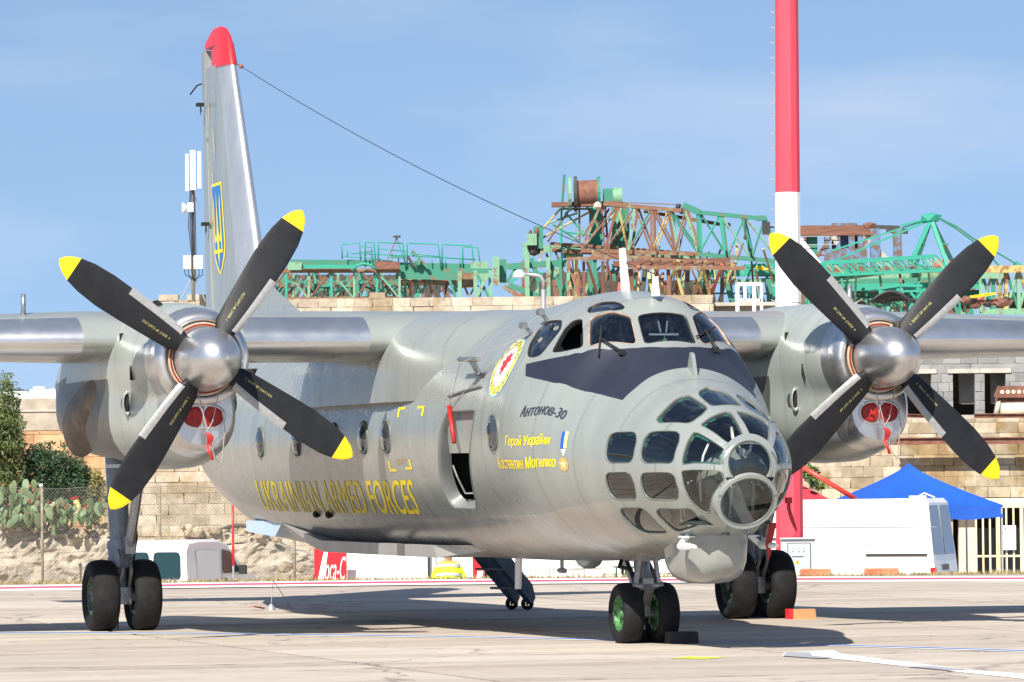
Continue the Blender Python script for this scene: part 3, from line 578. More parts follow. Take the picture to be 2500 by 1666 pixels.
# nose end: forward round pane and the tilted oval pane under it
def ring_pane(c, nrm, r, w_, depth, zmin=None, ell=1.0, out=.05):
    c = Vector(c); nrm = Vector(nrm).normalized(); up = Vector((0, 0, 1)); ey = (up-nrm*up.dot(nrm)).normalized(); ex = ey.cross(nrm); n = 48
    def ring(rr, h):
        o = []
        for k in range(n):
            p = c+nrm*h+ex*(rr*ell)*math.cos(2*PI*k/n)+ey*rr*math.sin(2*PI*k/n)
            if zmin is not None: p.z = max(p.z, zmin)
            o.append(p)
        return o
    vs = ring(r+w_+out, -depth)+ring(r+w_, -.012)+ring(r+w_*.92, 0)+ring(r+.010, .002)+ring(r+.006, -.001)
    mk('nose_ring', vs, [(q*n+k, q*n+(k+1) % n, (q+1)*n+(k+1) % n, (q+1)*n+k) for q in range(4) for k in range(n)], M['skin'], plane, True, None, None, R_(28))
    vs = ring(r+.012, .003)+ring(r-.004, .003)+ring(r-.006, -.02)
    mk('ring_seal', vs, [(q*n+k, q*n+(k+1) % n, (q+1)*n+(k+1) % n, (q+1)*n+k) for q in range(2) for k in range(n)], M['seal_grey'], plane, True)
    pv = [c+nrm*.004+(Vector((0, 0, .06)) if zmin is not None else Vector())]+ring(r*.6, .0)+ring(r+.001, -.011)
    mk('nose_window', pv, [(0, 1+k, 1+(k+1) % n) for k in range(n)]+[(1+k, 1+n+k, 1+n+(k+1) % n, 1+(k+1) % n) for k in range(n)], M['glass_open'], plane, True)
ring_pane((3.392, 0, 1.865), (1, 0, .04), .218, .030, .02, 1.73)
ring_pane((3.30, 0, 1.485), (math.cos(R_(26)), 0, -math.sin(R_(26))), .252, .050, .50, None, 1.06, .05)
# interior: floor, bulkhead, cockpit dark, cables in the nose
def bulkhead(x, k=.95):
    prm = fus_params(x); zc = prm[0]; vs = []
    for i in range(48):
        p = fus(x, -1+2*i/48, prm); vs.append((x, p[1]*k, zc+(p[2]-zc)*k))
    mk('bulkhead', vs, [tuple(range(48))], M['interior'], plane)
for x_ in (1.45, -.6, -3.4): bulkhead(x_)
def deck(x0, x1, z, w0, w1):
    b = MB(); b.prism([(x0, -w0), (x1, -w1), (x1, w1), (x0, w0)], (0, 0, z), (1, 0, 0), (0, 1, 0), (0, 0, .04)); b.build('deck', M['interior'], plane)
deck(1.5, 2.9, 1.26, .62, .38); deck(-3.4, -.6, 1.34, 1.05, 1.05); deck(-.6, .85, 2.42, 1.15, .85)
b = MB(); b.box((.66, 0, 2.78), (.28, 1.3, .5)); b.build('instrument_panel', M['black'], plane)
for sg in (1, -1): b = MB(); b.box((.1, sg*.45, 2.85), (.16, .45, .8)); b.box((.25, sg*.45, 2.6), (.4, .45, .14)); b.build('crew_seat', M['black'], plane)
b = MB()
for sg in (1, -1):
    b.tube([(2.97, sg*.30, 2.16), (3.1, sg*.32, 2.08), (3.15, sg*.40, 1.95), (3.12, sg*.43, 1.75), (3.0, sg*.38, 1.5)], .013, 6)
    b.tube([(3.0, sg*.05, 2.22), (3.18, sg*.10, 2.12), (3.26, sg*.05, 2.0), (3.2, sg*.02, 1.95)], .018, 6)
    b.tube([(2.6, sg*.35, 1.7), (2.62, sg*.45, 1.55), (2.55, sg*.40, 1.35)], .010, 6)
    b.tube([(2.5, sg*.30, 1.7), (2.5, sg*.5, 1.6), (2.7, sg*.5, 1.5), (2.6, sg*.45, 1.3)], .008, 6)
b.build('nose_cables', M['white'], plane, True)
b = MB(); b.box((3.0, 0, 1.70), (.05, .8, .03)); b.bar((3.05, -.12, 1.2), (3.2, -.12, 1.68), .03); b.bar((3.0, .15, 1.2), (3.15, .12, 1.68), .03); b.box((2.75, .1, 1.42), (.25, .2, .22)); b.build('nose_equipment', mat('nose_equipment_green', (.22, .32, .25), .6, var=.2), plane)
b = MB(); b.bar((.75, -.16, 3.22), (.75, .16, 3.22), .02); b.bar((.72, -.05, 3.36), (.74, -.03, 3.24), .012); b.bar((.72, .05, 3.36), (.74, .03, 3.24), .012); b.build('sight_bar', M['white'], plane)
b = MB(); b.lathe([(-.07, .004), (-.05, .03), (-.01, .042), (.03, .03), (.055, .01)], (.79, .0, 3.12), 'z', 12); b.tube([(.79, 0, 3.17), (.76, 0, 3.22)], .004, 4); b.build('toy_mascot', mat('toy_lime', (.25, .60, .05), .7), plane, True)
# door: panel slid inside, rail, dark entry
b = MB(); vs = []
px = [-2.62, -2.3, -1.9, -1.5, -1.3]
for x_ in px:
    for t_ in (.40, .44, .48, .51, .538): vs.append(fpos(x_, t_, -.07))
b.add(vs, [(i*5+j, i*5+j+1, (i+1)*5+j+1, (i+1)*5+j) for i in range(4) for j in range(4)])
b.build('door_panel', M['paint'], plane, True)
b = MB(); b.tube([fpos(-2.30, .425, .03), fpos(-2.02, .51, .035)], .028, 8); b.build('door_pin_cover', M['red_cover'], plane, True)
b = MB(); b.tube([fpos(-2.30, .425, .03), fpos(-1.15, .33, .03), fpos(-.60, .25, .03)], .006, 5); b.tube([fpos(-2.30, .425, .03), fpos(-1.6, .345, .25), fpos(-.6, .255, .03)], .004, 5); b.build('door_cord', M['cord'], plane)
b = MB(); b.tube([fpos(-2.70, .57, -.10), fpos(-2.68, .60, -.10), fpos(-2.74, .650, -.12), fpos(-2.5, .655, -.16)], .010, 6); b.build('door_hand_rail', M['boot'], plane)
b = MB(); b.tube([fpos(-2.5, .398, .012), fpos(-1.9, .388, .015), fpos(-1.3, .38, .012)], .014, 6); b.build('rain_gutter', M['steel'], plane)
# ---- lettering laid on the skin
def text_mesh(s, shear=0.0, bold=0.0):
    """flat letters in the unit square, filled from their outlines by the even-odd rule"""
    cu = bpy.data.curves.new('lettering', 'FONT'); cu.body = s; cu.shear = shear; cu.fill_mode = 'NONE'; cu.resolution_u = 3
    o = bpy.data.objects.new('lettering', cu); COL.objects.link(o)
    dg = bpy.context.evaluated_depsgraph_get(); me = bpy.data.meshes.new_from_object(o.evaluated_get(dg))
    V2 = [Vector((v.co.x, v.co.y)) for v in me.vertices]; E2 = [tuple(e.vertices) for e in me.edges]
    COL.objects.unlink(o); bpy.data.objects.remove(o); bpy.data.meshes.remove(me)
    x0, x1, y0, y1 = min(v.x for v in V2), max(v.x for v in V2), min(v.y for v in V2), max(v.y for v in V2)
    vs, es, fs, *_ = delaunay_2d_cdt(V2, E2, [], 0, 1e-6, False)
    seg = [(V2[i].x, V2[i].y, V2[j].x, V2[j].y) for i, j in E2]; bm = bmesh.new(); bv = [bm.verts.new(((v.x-x0)/(x1-x0), (v.y-y0)/(y1-y0), 0)) for v in vs]
    for f in fs:
        cx_ = sum(vs[i].x for i in f)/3; cy_ = sum(vs[i].y for i in f)/3+1.7e-7; c = 0
        for ax, ay, bx, by in seg:
            if (ay > cy_) != (by > cy_) and cx_ < (bx-ax)*(cy_-ay)/(by-ay)+ax: c += 1
        if c % 2: bm.faces.new([bv[i] for i in f])
    bmesh.ops.delete(bm, geom=[v for v in bm.verts if not v.link_faces], context='VERTS')
    return bm
def cut_grid(bm, nx, ny):
    for k in range(1, ny): bmesh.ops.bisect_plane(bm, geom=bm.verts[:]+bm.edges[:]+bm.faces[:], plane_co=(0, k/ny, 0), plane_no=(0, 1, 0))
    for k in range(1, nx): bmesh.ops.bisect_plane(bm, geom=bm.verts[:]+bm.edges[:]+bm.faces[:], plane_co=(k/nx, 0, 0), plane_no=(1, 0, 0))
def skin_text(name, s, quad, m, shear=0, bold=0.0, ny=8, nx=1, off=.0025):
    """quad: (x, t) of top-left, bottom-left, top-right, bottom-right; bold thickens the strokes sideways"""
    tl, bl, tr, br = [Vector(q) for q in quad]; out = bmesh.new()
    for k, dx in enumerate((0,) if not bold else (-bold, 0, bold)):
        bm = text_mesh(s, shear); cut_grid(bm, nx, ny)
        for v in bm.verts:
            u, w = v.co.x+dx, v.co.y; q = (bl*(1-u)+br*u)*(1-w)+(tl*(1-u)+tr*u)*w; v.co = fpos(q.x, q.y, off+.0008*k)
        tmp = bpy.data.meshes.new('tmp'); bm.to_mesh(tmp); bm.free(); out.from_mesh(tmp); bpy.data.meshes.remove(tmp)
    me = bpy.data.meshes.new(name); out.to_mesh(me); out.free(); me.materials.append(m)
    return link(bpy.data.objects.new(name, me), plane)
skin_text('fuselage_lettering', 'UKRAINIAN ARMED FORCES', [(-11.62, .600), (-11.95, .698), (-4.18, .598), (-4.62, .696)], M['letter_yellow'], bold=.0022)
skin_text('type_lettering', 'Антонов-30', [(.06, .420), (.06, .4438), (.85, .4045), (.85, .4330)], M['letter_navy'], shear=.25, bold=.007)
skin_text('hero_lettering', 'Герой України', [(-.262, .486), (-.262, .517), (.71, .478), (.71, .508)], M['letter_yellow'], shear=.25, bold=.004)
skin_text('hero_lettering', 'Костянтин Могилко', [(-.61, .5405), (-.61, .570), (.80, .5335), (.80, .5655)], M['letter_yellow'], shear=.25, bold=.004)
skin_text('stencil_lettering', 'ВЫРУБАТЬ\nЗДЕСЬ', [(-4.62, .546), (-4.62, .562), (-4.15, .5455), (-4.15, .5615)], mat('stencil_orange', (.55, .30, .02), .5), ny=3)
def skin_poly(name, pts, m, off=.004, parent=None):
    bm = bmesh.new(); vs = [bm.verts.new((x, t*TS, 0)) for x, t in pts]; f = bm.faces.new(vs); f.normal_update()
    bmesh.ops.triangulate(bm, faces=[f])
    for ax, lo, hi in ((1, min(p[1] for p in pts)*TS, max(p[1] for p in pts)*TS), (0, min(p[0] for p in pts), max(p[0] for p in pts))):
        k = max(1, int((hi-lo)/.08))
        for i in range(1, k):
            co = [0, 0, 0]; no = [0, 0, 0]; co[ax] = lo+(hi-lo)*i/k; no[ax] = 1
            bmesh.ops.bisect_plane(bm, geom=bm.verts[:]+bm.edges[:]+bm.faces[:], plane_co=co, plane_no=no)
    for v in bm.verts: v.co = fpos(v.co.x, v.co.y/TS, off)
    me = bpy.data.meshes.new(name); bm.to_mesh(me); bm.free(); me.materials.append(m)
    return link(bpy.data.objects.new(name, me), parent or plane)
def corner(x, t, sx, st):
    skin_poly('rescue_mark', [(x, t), (x+.28*sx, t), (x+.28*sx, t+.006*st), (x+.07*sx, t+.006*st), (x+.07*sx, t+.026*st), (x, t+.026*st)], M['letter_yellow'])
corner(-4.50, .4175, 1, 1); corner(-3.42, .4175, -1, 1); corner(-4.98, .577, 1, -1); corner(-4.02, .573, -1, -1)
# medal ribbon, medal, round crest
skin_poly('medal_ribbon', [(.884, .4616), (.937, .460), (.943, .5085), (.887, .509)], M['blue_flag'])
skin_poly('medal_ribbon', [(.937, .460), (.988, .4585), (.997, .5078), (.943, .5085)], mat('ribbon_yellow', (.80, .70, .25), .5))
M['gold'] = mat('medal_gold', (.55, .38, .10), .4, .2); M['crest_white'] = mat('crest_white', (.80, .84, .78), .5)
def disc_pts(x, t, r, n=24, rt=None): return [(x+r*math.cos(2*PI*k/n), t+(rt or r)/TS*math.sin(2*PI*k/n)) for k in range(n)]
skin_poly('medal', [(.90, .512), (.985, .5115), (.945, .532)], M['crest_white'])
skin_poly('medal', disc_pts(.935, .558, .085, rt=.095), M['gold'])
skin_poly('medal', [(.935+(.078 if k % 2 == 0 else .03)*math.sin(PI*k/5), .558-(.085 if k % 2 == 0 else .033)/TS*math.cos(PI*k/5)) for k in range(10)], mat('medal_star', (.75, .62, .35), .4, .2), .007)
cx0, ct0 = -.79, .332
skin_poly('crest', disc_pts(cx0, ct0, .315, 40), mat('crest_blue', (.25, .60, .75), .5))
skin_poly('crest', disc_pts(cx0, ct0, .300, 40), mat('crest_yellow', (.80, .70, .10), .5), .006)
skin_poly('crest', disc_pts(cx0, ct0, .215, 40), M['crest_white'], .008)
# winged red griffin-like figure, kept to its outline
g_ = [(-.02, -.17), (.03, -.10), (.12, -.15), (.09, -.06), (.16, -.03), (.07, .0), (.10, .06), (.05, .05), (.06, .12), (.01, .09), (.02, .18), (-.03, .12), (-.06, .17), (-.06, .07), (-.13, .10), (-.09, .02), (-.16, -.02), (-.08, -.04), (-.10, -.11), (-.04, -.08)]
skin_poly('crest', [(cx0+a*.9, ct0+(b_*.9-.03)/TS) for a, b_ in g_], mat('crest_red', (.42, .03, .04), .5), .010)
for txt, a0, a1 in (('ЖИТОМИР', 200, 340), ('УКРАЇНА', 160, 20)):
    for i, ch in enumerate(txt):
        an = R_(a0+(a1-a0)*i/(len(txt)-1)); px_, pt_ = cx0+.257*math.cos(an), ct0+.257*math.sin(an)/TS; h = .032
        skin_text('crest_letter', ch, [(px_-h, pt_-h*1.2/TS), (px_-h, pt_+h*1.2/TS), (px_+h, pt_-h*1.2/TS), (px_+h, pt_+h*1.2/TS)], M['letter_navy'], ny=2, off=.008)
# ---------------------------------------------------------------- wing
def foil(c, tc):
    xs = [0, .003, .012, .03, .06, .10, .16, .24, .34, .46, .60, .75, .88, 1.0]; up = []; lo = []
    for x in xs:
        y = 5*tc*(.2969*math.sqrt(x)-.126*x-.3516*x*x+.2843*x**3-.1015*x**4); cam_ = .02*math.sin(PI*min(1, x**.7))
        up.append((x, (y+cam_))); lo.append((x, (-y*.98+cam_)))
    return [(x*c, z*c) for x, z in up[::-1]]+[(x*c, z*c) for x, z in lo[1:]]
def wing_part(name, secs, parent, metal_rng=()):
    vs = []; fs = []; mi = []; n = None
    for (y, xle, zle, ch, tc) in secs:
        p = foil(ch, tc); n = len(p); vs += [(xle-a, y, zle+b_) for a, b_ in p]
    for i in range(len(secs)-1):
        ya, yb = secs[i][0], secs[i+1][0]; ym = (ya+yb)/2
        for k in range(n):
            fs.append((i*n+k, i*n+(k+1) % n, (i+1)*n+(k+1) % n, (i+1)*n+k))
            met = any(a <= abs(ym) <= b_ for a, b_ in metal_rng) and 8 <= k <= 17
            mi.append(1 if met else 0)
    fs += [tuple(range(n)), tuple(range((len(secs)-1)*n+n-1, (len(secs)-1)*n-1, -1))]; mi += [0, 0]
    return mk(name, vs, fs, [M['paint'], M['alu']], parent, True, mi, None, R_(38))
def sec(y):
    a = abs(y)
    if a <= 4.9: return (y, -4.93, 3.33, 3.5, .172)
    k = (a-4.9)/9.7; return (y, -4.93-1.0*k, 3.33-(.34*max(0, (a-7.3)/7.3)), 3.5-2.35*k, .172-.045*k)
wing_part('wing', [sec(y) for y in (-14.6, -13.5, -11, -9, -7.3, -6.2, -5.9, -4.95, -4.6, -3.3, -3.1, -1.80, -1.62, -1.3, 0, 1.3, 1.75, 1.95, 3.1, 3.3, 4.6, 4.95, 5.9, 6.2, 7.3, 9, 11, 13.5, 14.6)], plane, ((1.60, 3.1), (4.95, 14)))
# root fairing between wing and fuselage
def loft(name, secs, mats, parent, mi_fn=None, cap=True, smooth=True, angle=R_(40)):
    n = len(secs[0]); vs = [p for s in secs for p in s]; fs = []; mi = []
    for i in range(len(secs)-1):
        for k in range(n):
            f = (i*n+k, i*n+(k+1) % n, (i+1)*n+(k+1) % n, (i+1)*n+k); fs.append(f)
            c = [sum(vs[j][q] for j in f)/4 for q in range(3)]; mi.append(mi_fn(c) if mi_fn else 0)
    if cap: fs += [tuple(range(n-1, -1, -1)), tuple(range((len(secs)-1)*n, len(secs)*n))]; mi += [mi[0], mi[-1]]
    return mk(name, vs, fs, mats, parent, smooth, mi, None, angle)
def fair_sec(x, w, zt, zb):
    o = []
    for k in range(33):
        a = PI*k/32; e = .55
        o.append((x, -w*math.copysign(abs(math.cos(a))**e, math.cos(a)), zb+(zt-zb)*abs(math.sin(a))**e))
    return o
loft('wing_fairing', [fair_sec(-2.4, .9, 3.53, 2.7), fair_sec(-3.2, 1.22, 3.60, 2.64), fair_sec(-4.0, 1.42, 3.645, 2.62), fair_sec(-4.8, 1.485, 3.66, 2.62), fair_sec(-5.6, 1.49, 3.67, 2.62), fair_sec(-8.0, 1.49, 3.64, 2.62), fair_sec(-9.0, 1.44, 3.60, 2.62), fair_sec(-10.4, 1.2, 3.53, 2.62)], M['paint'], plane)
# ---------------------------------------------------------------- nacelles
def nac_sec(x, y0, czr, r, lz, la, lb, n=48):
    o = []; c0 = 2.82
    for k in range(n):
        a = 2*PI*k/n; dy, dz = math.sin(a), math.cos(a); best = 0
        def hit(cz, ax, bz, e):
            lo, hi = 0, 2.0
            f = lambda t: (abs(t*dy)/ax)**e+(abs(c0+t*dz-cz)/bz)**e-1
            if f(0) > 0: return 0
            for _ in range(40):
                m_ = (lo+hi)/2
                if f(m_) > 0: hi = m_
                else: lo = m_
            return lo
        t1 = hit(czr, r, r, 2.0); t2 = hit(lz, la, lb, 2.3)
        p = 10; best = (t1**p+t2**p)**(1/p)
        o.append((x, y0+best*dy, c0+best*dz))
    return o
NAC = [(-3.36, 3.085, .47, 2.50, .33, .36), (-3.44, 3.085, .515, 2.48, .38, .40), (-3.56, 3.085, .55, 2.47, .41, .43), (-3.70, 3.085, .58, 2.465, .44, .46), (-3.95, 3.085, .62, 2.46, .48, .50), (-4.4, 3.08, .655, 2.47, .56, .575), (-5.2, 3.08, .685, 2.5, .66, .62), (-6.5, 3.09, .69, 2.55, .72, .58), (-7.7, 3.10, .63, 2.58, .69, .55), (-8.5, 3.06, .53, 2.60, .58, .52), (-9.3, 3.0, .42, 2.64, .44, .48), (-10.1, 2.94, .28, 2.70, .28, .38), (-10.7, 2.90, .15, 2.76, .14, .22), (-11.0, 2.88, .05, 2.82, .05, .08)]
def prop_parts(sg, phase, txt):
    y0 = 3.95*sg
    secs = [nac_sec(x, y0, c, r, lz, la, lb) for x, c, r, lz, la, lb in NAC]
    # intake throat: inner faces behind the lip
    loft('engine_nacelle', secs, [M['nacelle_lit_paint'], M['alu_smooth'], M['paint_dark']], plane, lambda c: 1 if c[0] > -3.74 else (2 if (c[0] < -5.6 and c[2] < 2.95) else 0), cap=True, angle=R_(50))
    b = MB(); b.lathe([(-3.62, .395), (-3.40, .40), (-3.345, .41), (-3.315, .43), (-3.31, .455), (-3.33, .49), (-3.38, .525), (-3.46, .54), (-3.6, .55)], (0, y0, 3.085), 'x', 48)
    b.build('intake_lip', M['alu_smooth'], plane, True)
    # chin scoop lip round the oil cooler inlets
    b = MB(); pts = [(-3.37, y0+.235*math.copysign(abs(math.sin(a))**.8, math.sin(a)), 2.45+.128*math.copysign(abs(math.cos(a))**.8, math.cos(a))) for a in [2*PI*k/28 for k in range(29)]]
    b.tube(pts, .022, 8, caps=False); b.bar((-3.36, y0, 2.57), (-3.37, y0, 2.33), .020, .03); b.build('oil_cooler_inlet', M['alu_smooth'], plane, True)
    # side scoops, vents, fasteners
    for s_ in (1, -1):
        b = MB(); b.lathe([(0, .09), (.03, .10), (.05, .085), (.02, .06), (-.1, .05)], (0, 0, 0), 'x', 14)
        o = b.build('air_scoop', M['paint'], plane, True); o.location = (-4.55, y0+s_*.60, 2.62); o.scale = (1.6, .55, 1.5)
        b = MB(); b.lathe([(0, .001), (0, .062)], (0, 0, 0), 'x', 12); o = b.build('air_scoop_mouth', M['black'], plane); o.location = (-4.50, y0+s_*.60, 2.62); o.scale = (1, .55, 1.5)
        for xx, zz in ((-4.15, 2.95), (-4.75, 3.33)):
            ry = .60 if zz < 3.1 else .585
            b = MB(); b.add([(xx, y0+s_*(ry+.045), zz+.08), (xx, y0+s_*(ry+.045), zz-.08), (xx-.22, y0+s_*(ry-.02), zz), (xx, y0+s_*(ry-.05), zz+.08), (xx, y0+s_*(ry-.05), zz-.08)], [(0, 1, 2), (0, 3, 4, 1)]); b.build('vent_door', M['black'], plane)
    b = MB(); b.tube([(-4.9, y0+.25*sg, 3.60), (-4.55, y0+.25*sg, 3.70)], [.10, .085], 14); b.build('top_scoop', M['paint'], plane, True)
    b = MB(); b.lathe([(0, .001), (0, .07)], (-4.545, y0+.25*sg, 3.702), 'x', 14); b.build('top_scoop_mouth', M['black'], plane)
    # exhaust on the outboard side
    b = MB(); so = sg
    prof = [(-5.15, .50, 2.90, .03), (-5.5, .55, 2.84, .15), (-6.0, .60, 2.72, .24), (-6.6, .62, 2.55, .29), (-7.2, .62, 2.40, .29)]
    n = 20; vs = []
    for x_, dy, z_, r_ in prof: vs += [(x_, y0+so*(dy-.05)+r_*.75*math.cos(2*PI*k/n), z_+r_*1.25*math.sin(2*PI*k/n)) for k in range(n)]
    b.add(vs, [(q*n+k, q*n+(k+1) % n, (q+1)*n+(k+1) % n, (q+1)*n+k) for q in range(len(prof)-1) for k in range(n)]+[tuple(range(n-1, -1, -1))])
    b.build('exhaust_pipe', M['exhaust'], plane, True)
    # spinner and propeller
    xp = -3.147
    b = MB(); b.lathe([(-.17, .335), (-.08, .345), (.0, .345)]+[(.62*math.sin(PI/2*k/14), .345*math.cos(PI/2*k/14)+.001) for k in range(1, 15)], (xp+.02, y0, 3.08), 'x', 48); b.lathe([(-.17, .001), (-.17, .33)], (xp+.02, y0, 3.08), 'x', 48)
    sp = b.build('spinner', M['alu_smooth'], plane, True, R_(45))
    # blade mesh along +z, leading edge towards -y side seen from the front (clockwise)
    st = [(.30, -.08, .10, .13, 36), (.42, -.125, .155, .085, 33), (.70, -.15, .175, .05, 26), (1.05, -.175, .195, .036, 19), (1.35, -.185, .205, .028, 13), (1.60, -.17, .185, .022, 9), (1.76, -.135, .15, .018, 7), (1.87, -.09, .10, .014, 6), (1.93, -.04, .05, .010, 6), (1.955, -.005, .01, .006, 6)]
    def blade_pt(r, le, te, th, tw, u, side):
        c = le+(te-le)*u; h = th*.5*(1-(2*u-1)**2)**.5*(1.3-.6*u)*side; a = R_(tw*.55)
        # chordwise +v is trailing (counter-clockwise); front is +x
        return (h*math.cos(a)-c*math.sin(a), c*math.cos(a)+h*math.sin(a), r)
    us = [0, .04, .12, .25, .4, .55, .7, .85, .95, 1]; nb = len(us)
    key = ('blade',)
    if 'blade_me' not in globals():
        vs = []; fs = []; mi = []
        st2 = []
        for i in range(len(st)-1):
            for k in range(3): st2.append(tuple(a+(b2-a)*k/3 for a, b2 in zip(st[i], st[i+1])))
        st2.append(st[-1]); loop = len(us)*2-2
        for s_ in st2:
            vs += [blade_pt(*s_, u, 1) for u in us]+[blade_pt(*s_, u, -1) for u in us[-2:0:-1]]
        for i in range(len(st2)-1):
            for k in range(loop): fs.append((i*loop+k, i*loop+(k+1) % loop, (i+1)*loop+(k+1) % loop, (i+1)*loop+k)); mi.append(1 if st2[i][0] >= 1.755 else 0)
        fs.append(tuple(range((len(st2)-1)*loop, len(st2)*loop))); mi.append(1); fs.append(tuple(range(loop-1, -1, -1))); mi.append(0)
        o = mk('propeller_blade', vs, fs, [M['blade'], M['yellow']], None, True, mi, None, R_(40)); globals()['blade_me'] = o.data; bpy.data.objects.remove(o)
        # de-icing boot strip on the leading edge
        vs = []; fs = []
        rr = [.40+.72*k/16 for k in range(17)]
        def interp(r):
            for a, b2 in zip(st, st[1:]):
                if a[0] <= r <= b2[0]: k = (r-a[0])/(b2[0]-a[0]); return (r,)+tuple(p+(q-p)*k for p, q in zip(a[1:], b2[1:]))
        for r in rr:
            s_ = interp(r)
            for u, off in ((-.035, 0), (.03, .006), (.08, .006), (.14, .005), (.195, .004)):
                p = Vector(blade_pt(*s_, max(u, 0), 1)); a = R_(s_[4]*.55); p += Vector((math.cos(a), math.sin(a), 0))*off
                if u < 0: p += Vector((math.sin(a), -math.cos(a), 0))*.012
                vs.append(p)
        fs = [(i*5+k, i*5+k+1, (i+1)*5+k+1, (i+1)*5+k) for i in range(16) for k in range(4)]
        o = mk('deicing_boot', vs, fs, M['boot'], None, True); globals()['boot_me'] = o.data; bpy.data.objects.remove(o)
    for q in range(4):
        ang = phase+q*PI/2                        # angle in the (image right = +y, up = +z) plane
        rot = Matrix.Rotation(PI/2-ang, 4, 'X') @ Matrix.Identity(4)
        # +z to direction (cos ang, sin ang): rotate about x
        rot = Matrix(((1, 0, 0, 0), (0, math.sin(ang), math.cos(ang), 0), (0, -math.cos(ang), math.sin(ang), 0), (0, 0, 0, 1)))
        # chord axis v maps to (sin, -cos): clockwise side; flip so that the leading edge lies clockwise
        rot = rot @ Matrix.Scale(-1, 4, (0, 1, 0))
        mw = Matrix.Translation((xp, y0, 3.08)) @ rot
        for nm, me in (('propeller_blade', blade_me), ('deicing_boot', boot_me)):
            o = bpy.data.objects.new(nm, me); link(o, plane); o.matrix_local = mw
        # serial lettering
        bm = text_mesh(txt % (((4-q) % 4)+1), 0, 0)
        for v in bm.verts: v.co = (0, (v.co.y-.5)*.030, .47+v.co.x*.36) if ang % (2*PI) < PI/2 or True else v.co
        for v in bm.verts:
            r = v.co.z
            for a, b2 in zip(st, st[1:]):
                if a[0] <= r <= b2[0]:
                    k = (r-a[0])/(b2[0]-a[0]); s_ = (r,)+tuple(p+(w_-p)*k for p, w_ in zip(a[1:], b2[1:]))
                    u = .60+v.co.y/(s_[2]-s_[1]); p = Vector(blade_pt(*s_, u, 1)); a_ = R_(s_[4]*.55); v.co = p+Vector((math.cos(a_), math.sin(a_), 0))*.005; break
        me = bpy.data.meshes.new('blade_lettering'); bm.to_mesh(me); bm.free(); me.materials.append(M['letter_pale'])
        o = link(bpy.data.objects.new('blade_lettering', me), plane); o.matrix_local = mw
prop_parts(-1, .981, '%d  ВИНТ № С24Л 2735')
prop_parts(1, .7761, '%d  ВИНТ № 04Л 68')

# ---------------------------------------------------------------- tail
def fin_sec(z, xle, xte, th):
    p = foil(1, th); m = [(xle+(xte-xle)*a, b_*(xle-xte)*1.0, z) for a, b_ in p]; return m
def fin_foil(th):
    xs = [0, .004, .015, .04, .08, .14, .22, .34, .48, .62, .76]
    return xs, [5*th*(.2969*math.sqrt(x)-.126*x-.3516*x*x+.2843*x**3-.1015*x**4) for x in xs]
FIN = [(3.3, -16.0, -20.02, .10), (4.2, -16.55, -20.06, .105), (4.9, -16.88, -20.10, .11), (6.0, -17.44, -20.14, .115), (7.0, -17.97, -20.19, .118), (7.66, -18.32, -20.22, .12)]
TIPS = [(7.62, -18.29, -19.72, .172), (7.95, -18.47, -19.74, .155), (7.955, -18.475, -20.28, .112), (8.04, -18.54, -20.26, .10), (8.10, -18.62, -20.05, .10), (8.17, -18.74, -19.85, .085), (8.22, -19.0, -19.6, .05), (8.225, -19.2, -19.4, .02)]
def fin_build(name, secs, mats, mfn, hinge):
    S = []
    for z, a, b_, th in secs:
        xs, ys = fin_foil(th); ch = a-b_; lim = [x for x in xs if x <= hinge]; 
        L_ = [(a-x*ch, -y*ch, z) for x, y in zip(xs, ys) if x <= hinge]; R2 = [(x, -y, z_) for x, y, z_ in L_]
        S.append(L_[::-1]+R2[1:])
    return loft(name, S, mats, plane, mfn, True, True, R_(40))
def on_line(z, k):   # k: 0 leading edge, 1 trailing edge
    for a, b_ in zip(FIN, FIN[1:]):
        if a[0] <= z <= b_[0]: q = (z-a[0])/(b_[0]-a[0]); v0 = a[1]+(b_[1]-a[1])*q; v1 = a[2]+(b_[2]-a[2])*q; return v0+(v1-v0)*k
def fin_mat(c): return 1 if c[0] > on_line(c[2], .24) else 0
fin_build('fin', FIN, [M['paint'], M['alu_fin']], fin_mat, .76)
fin_build('fin_tip', TIPS, M['red'], None, 1.0)
b = MB()
rs = []
for z, a, b_, th in [(3.4, -16.0, -20.02, .10)]+FIN[1:]+[(7.94, -18.47, -20.25, .11), (8.0, -18.5, -20.25, .10)]:
    ch = a-b_; x0 = a-.765*ch; y0 = 5*th*.062*ch*1.02
    rs.append([(x0, -y0, z), (x0-.01, y0, z), (b_, .012, z), (b_, -.012, z)])
loft('rudder', rs[:-1], M['paint'], plane, None, True, False)
for z in (7.15, 5.42):
    x = on_line(z, .77); b = MB(); b.box((x, -.16, z), (.12, .10, .05)); b.add([(x-.05, -.15, z-.024), (x-.05, -.15, z-.16), (x+.06, -.15, z-.09), (x+.02, -.15, z-.02)], [(0, 1, 2, 3)]); b.build('rudder_hinge', M['black'], plane)
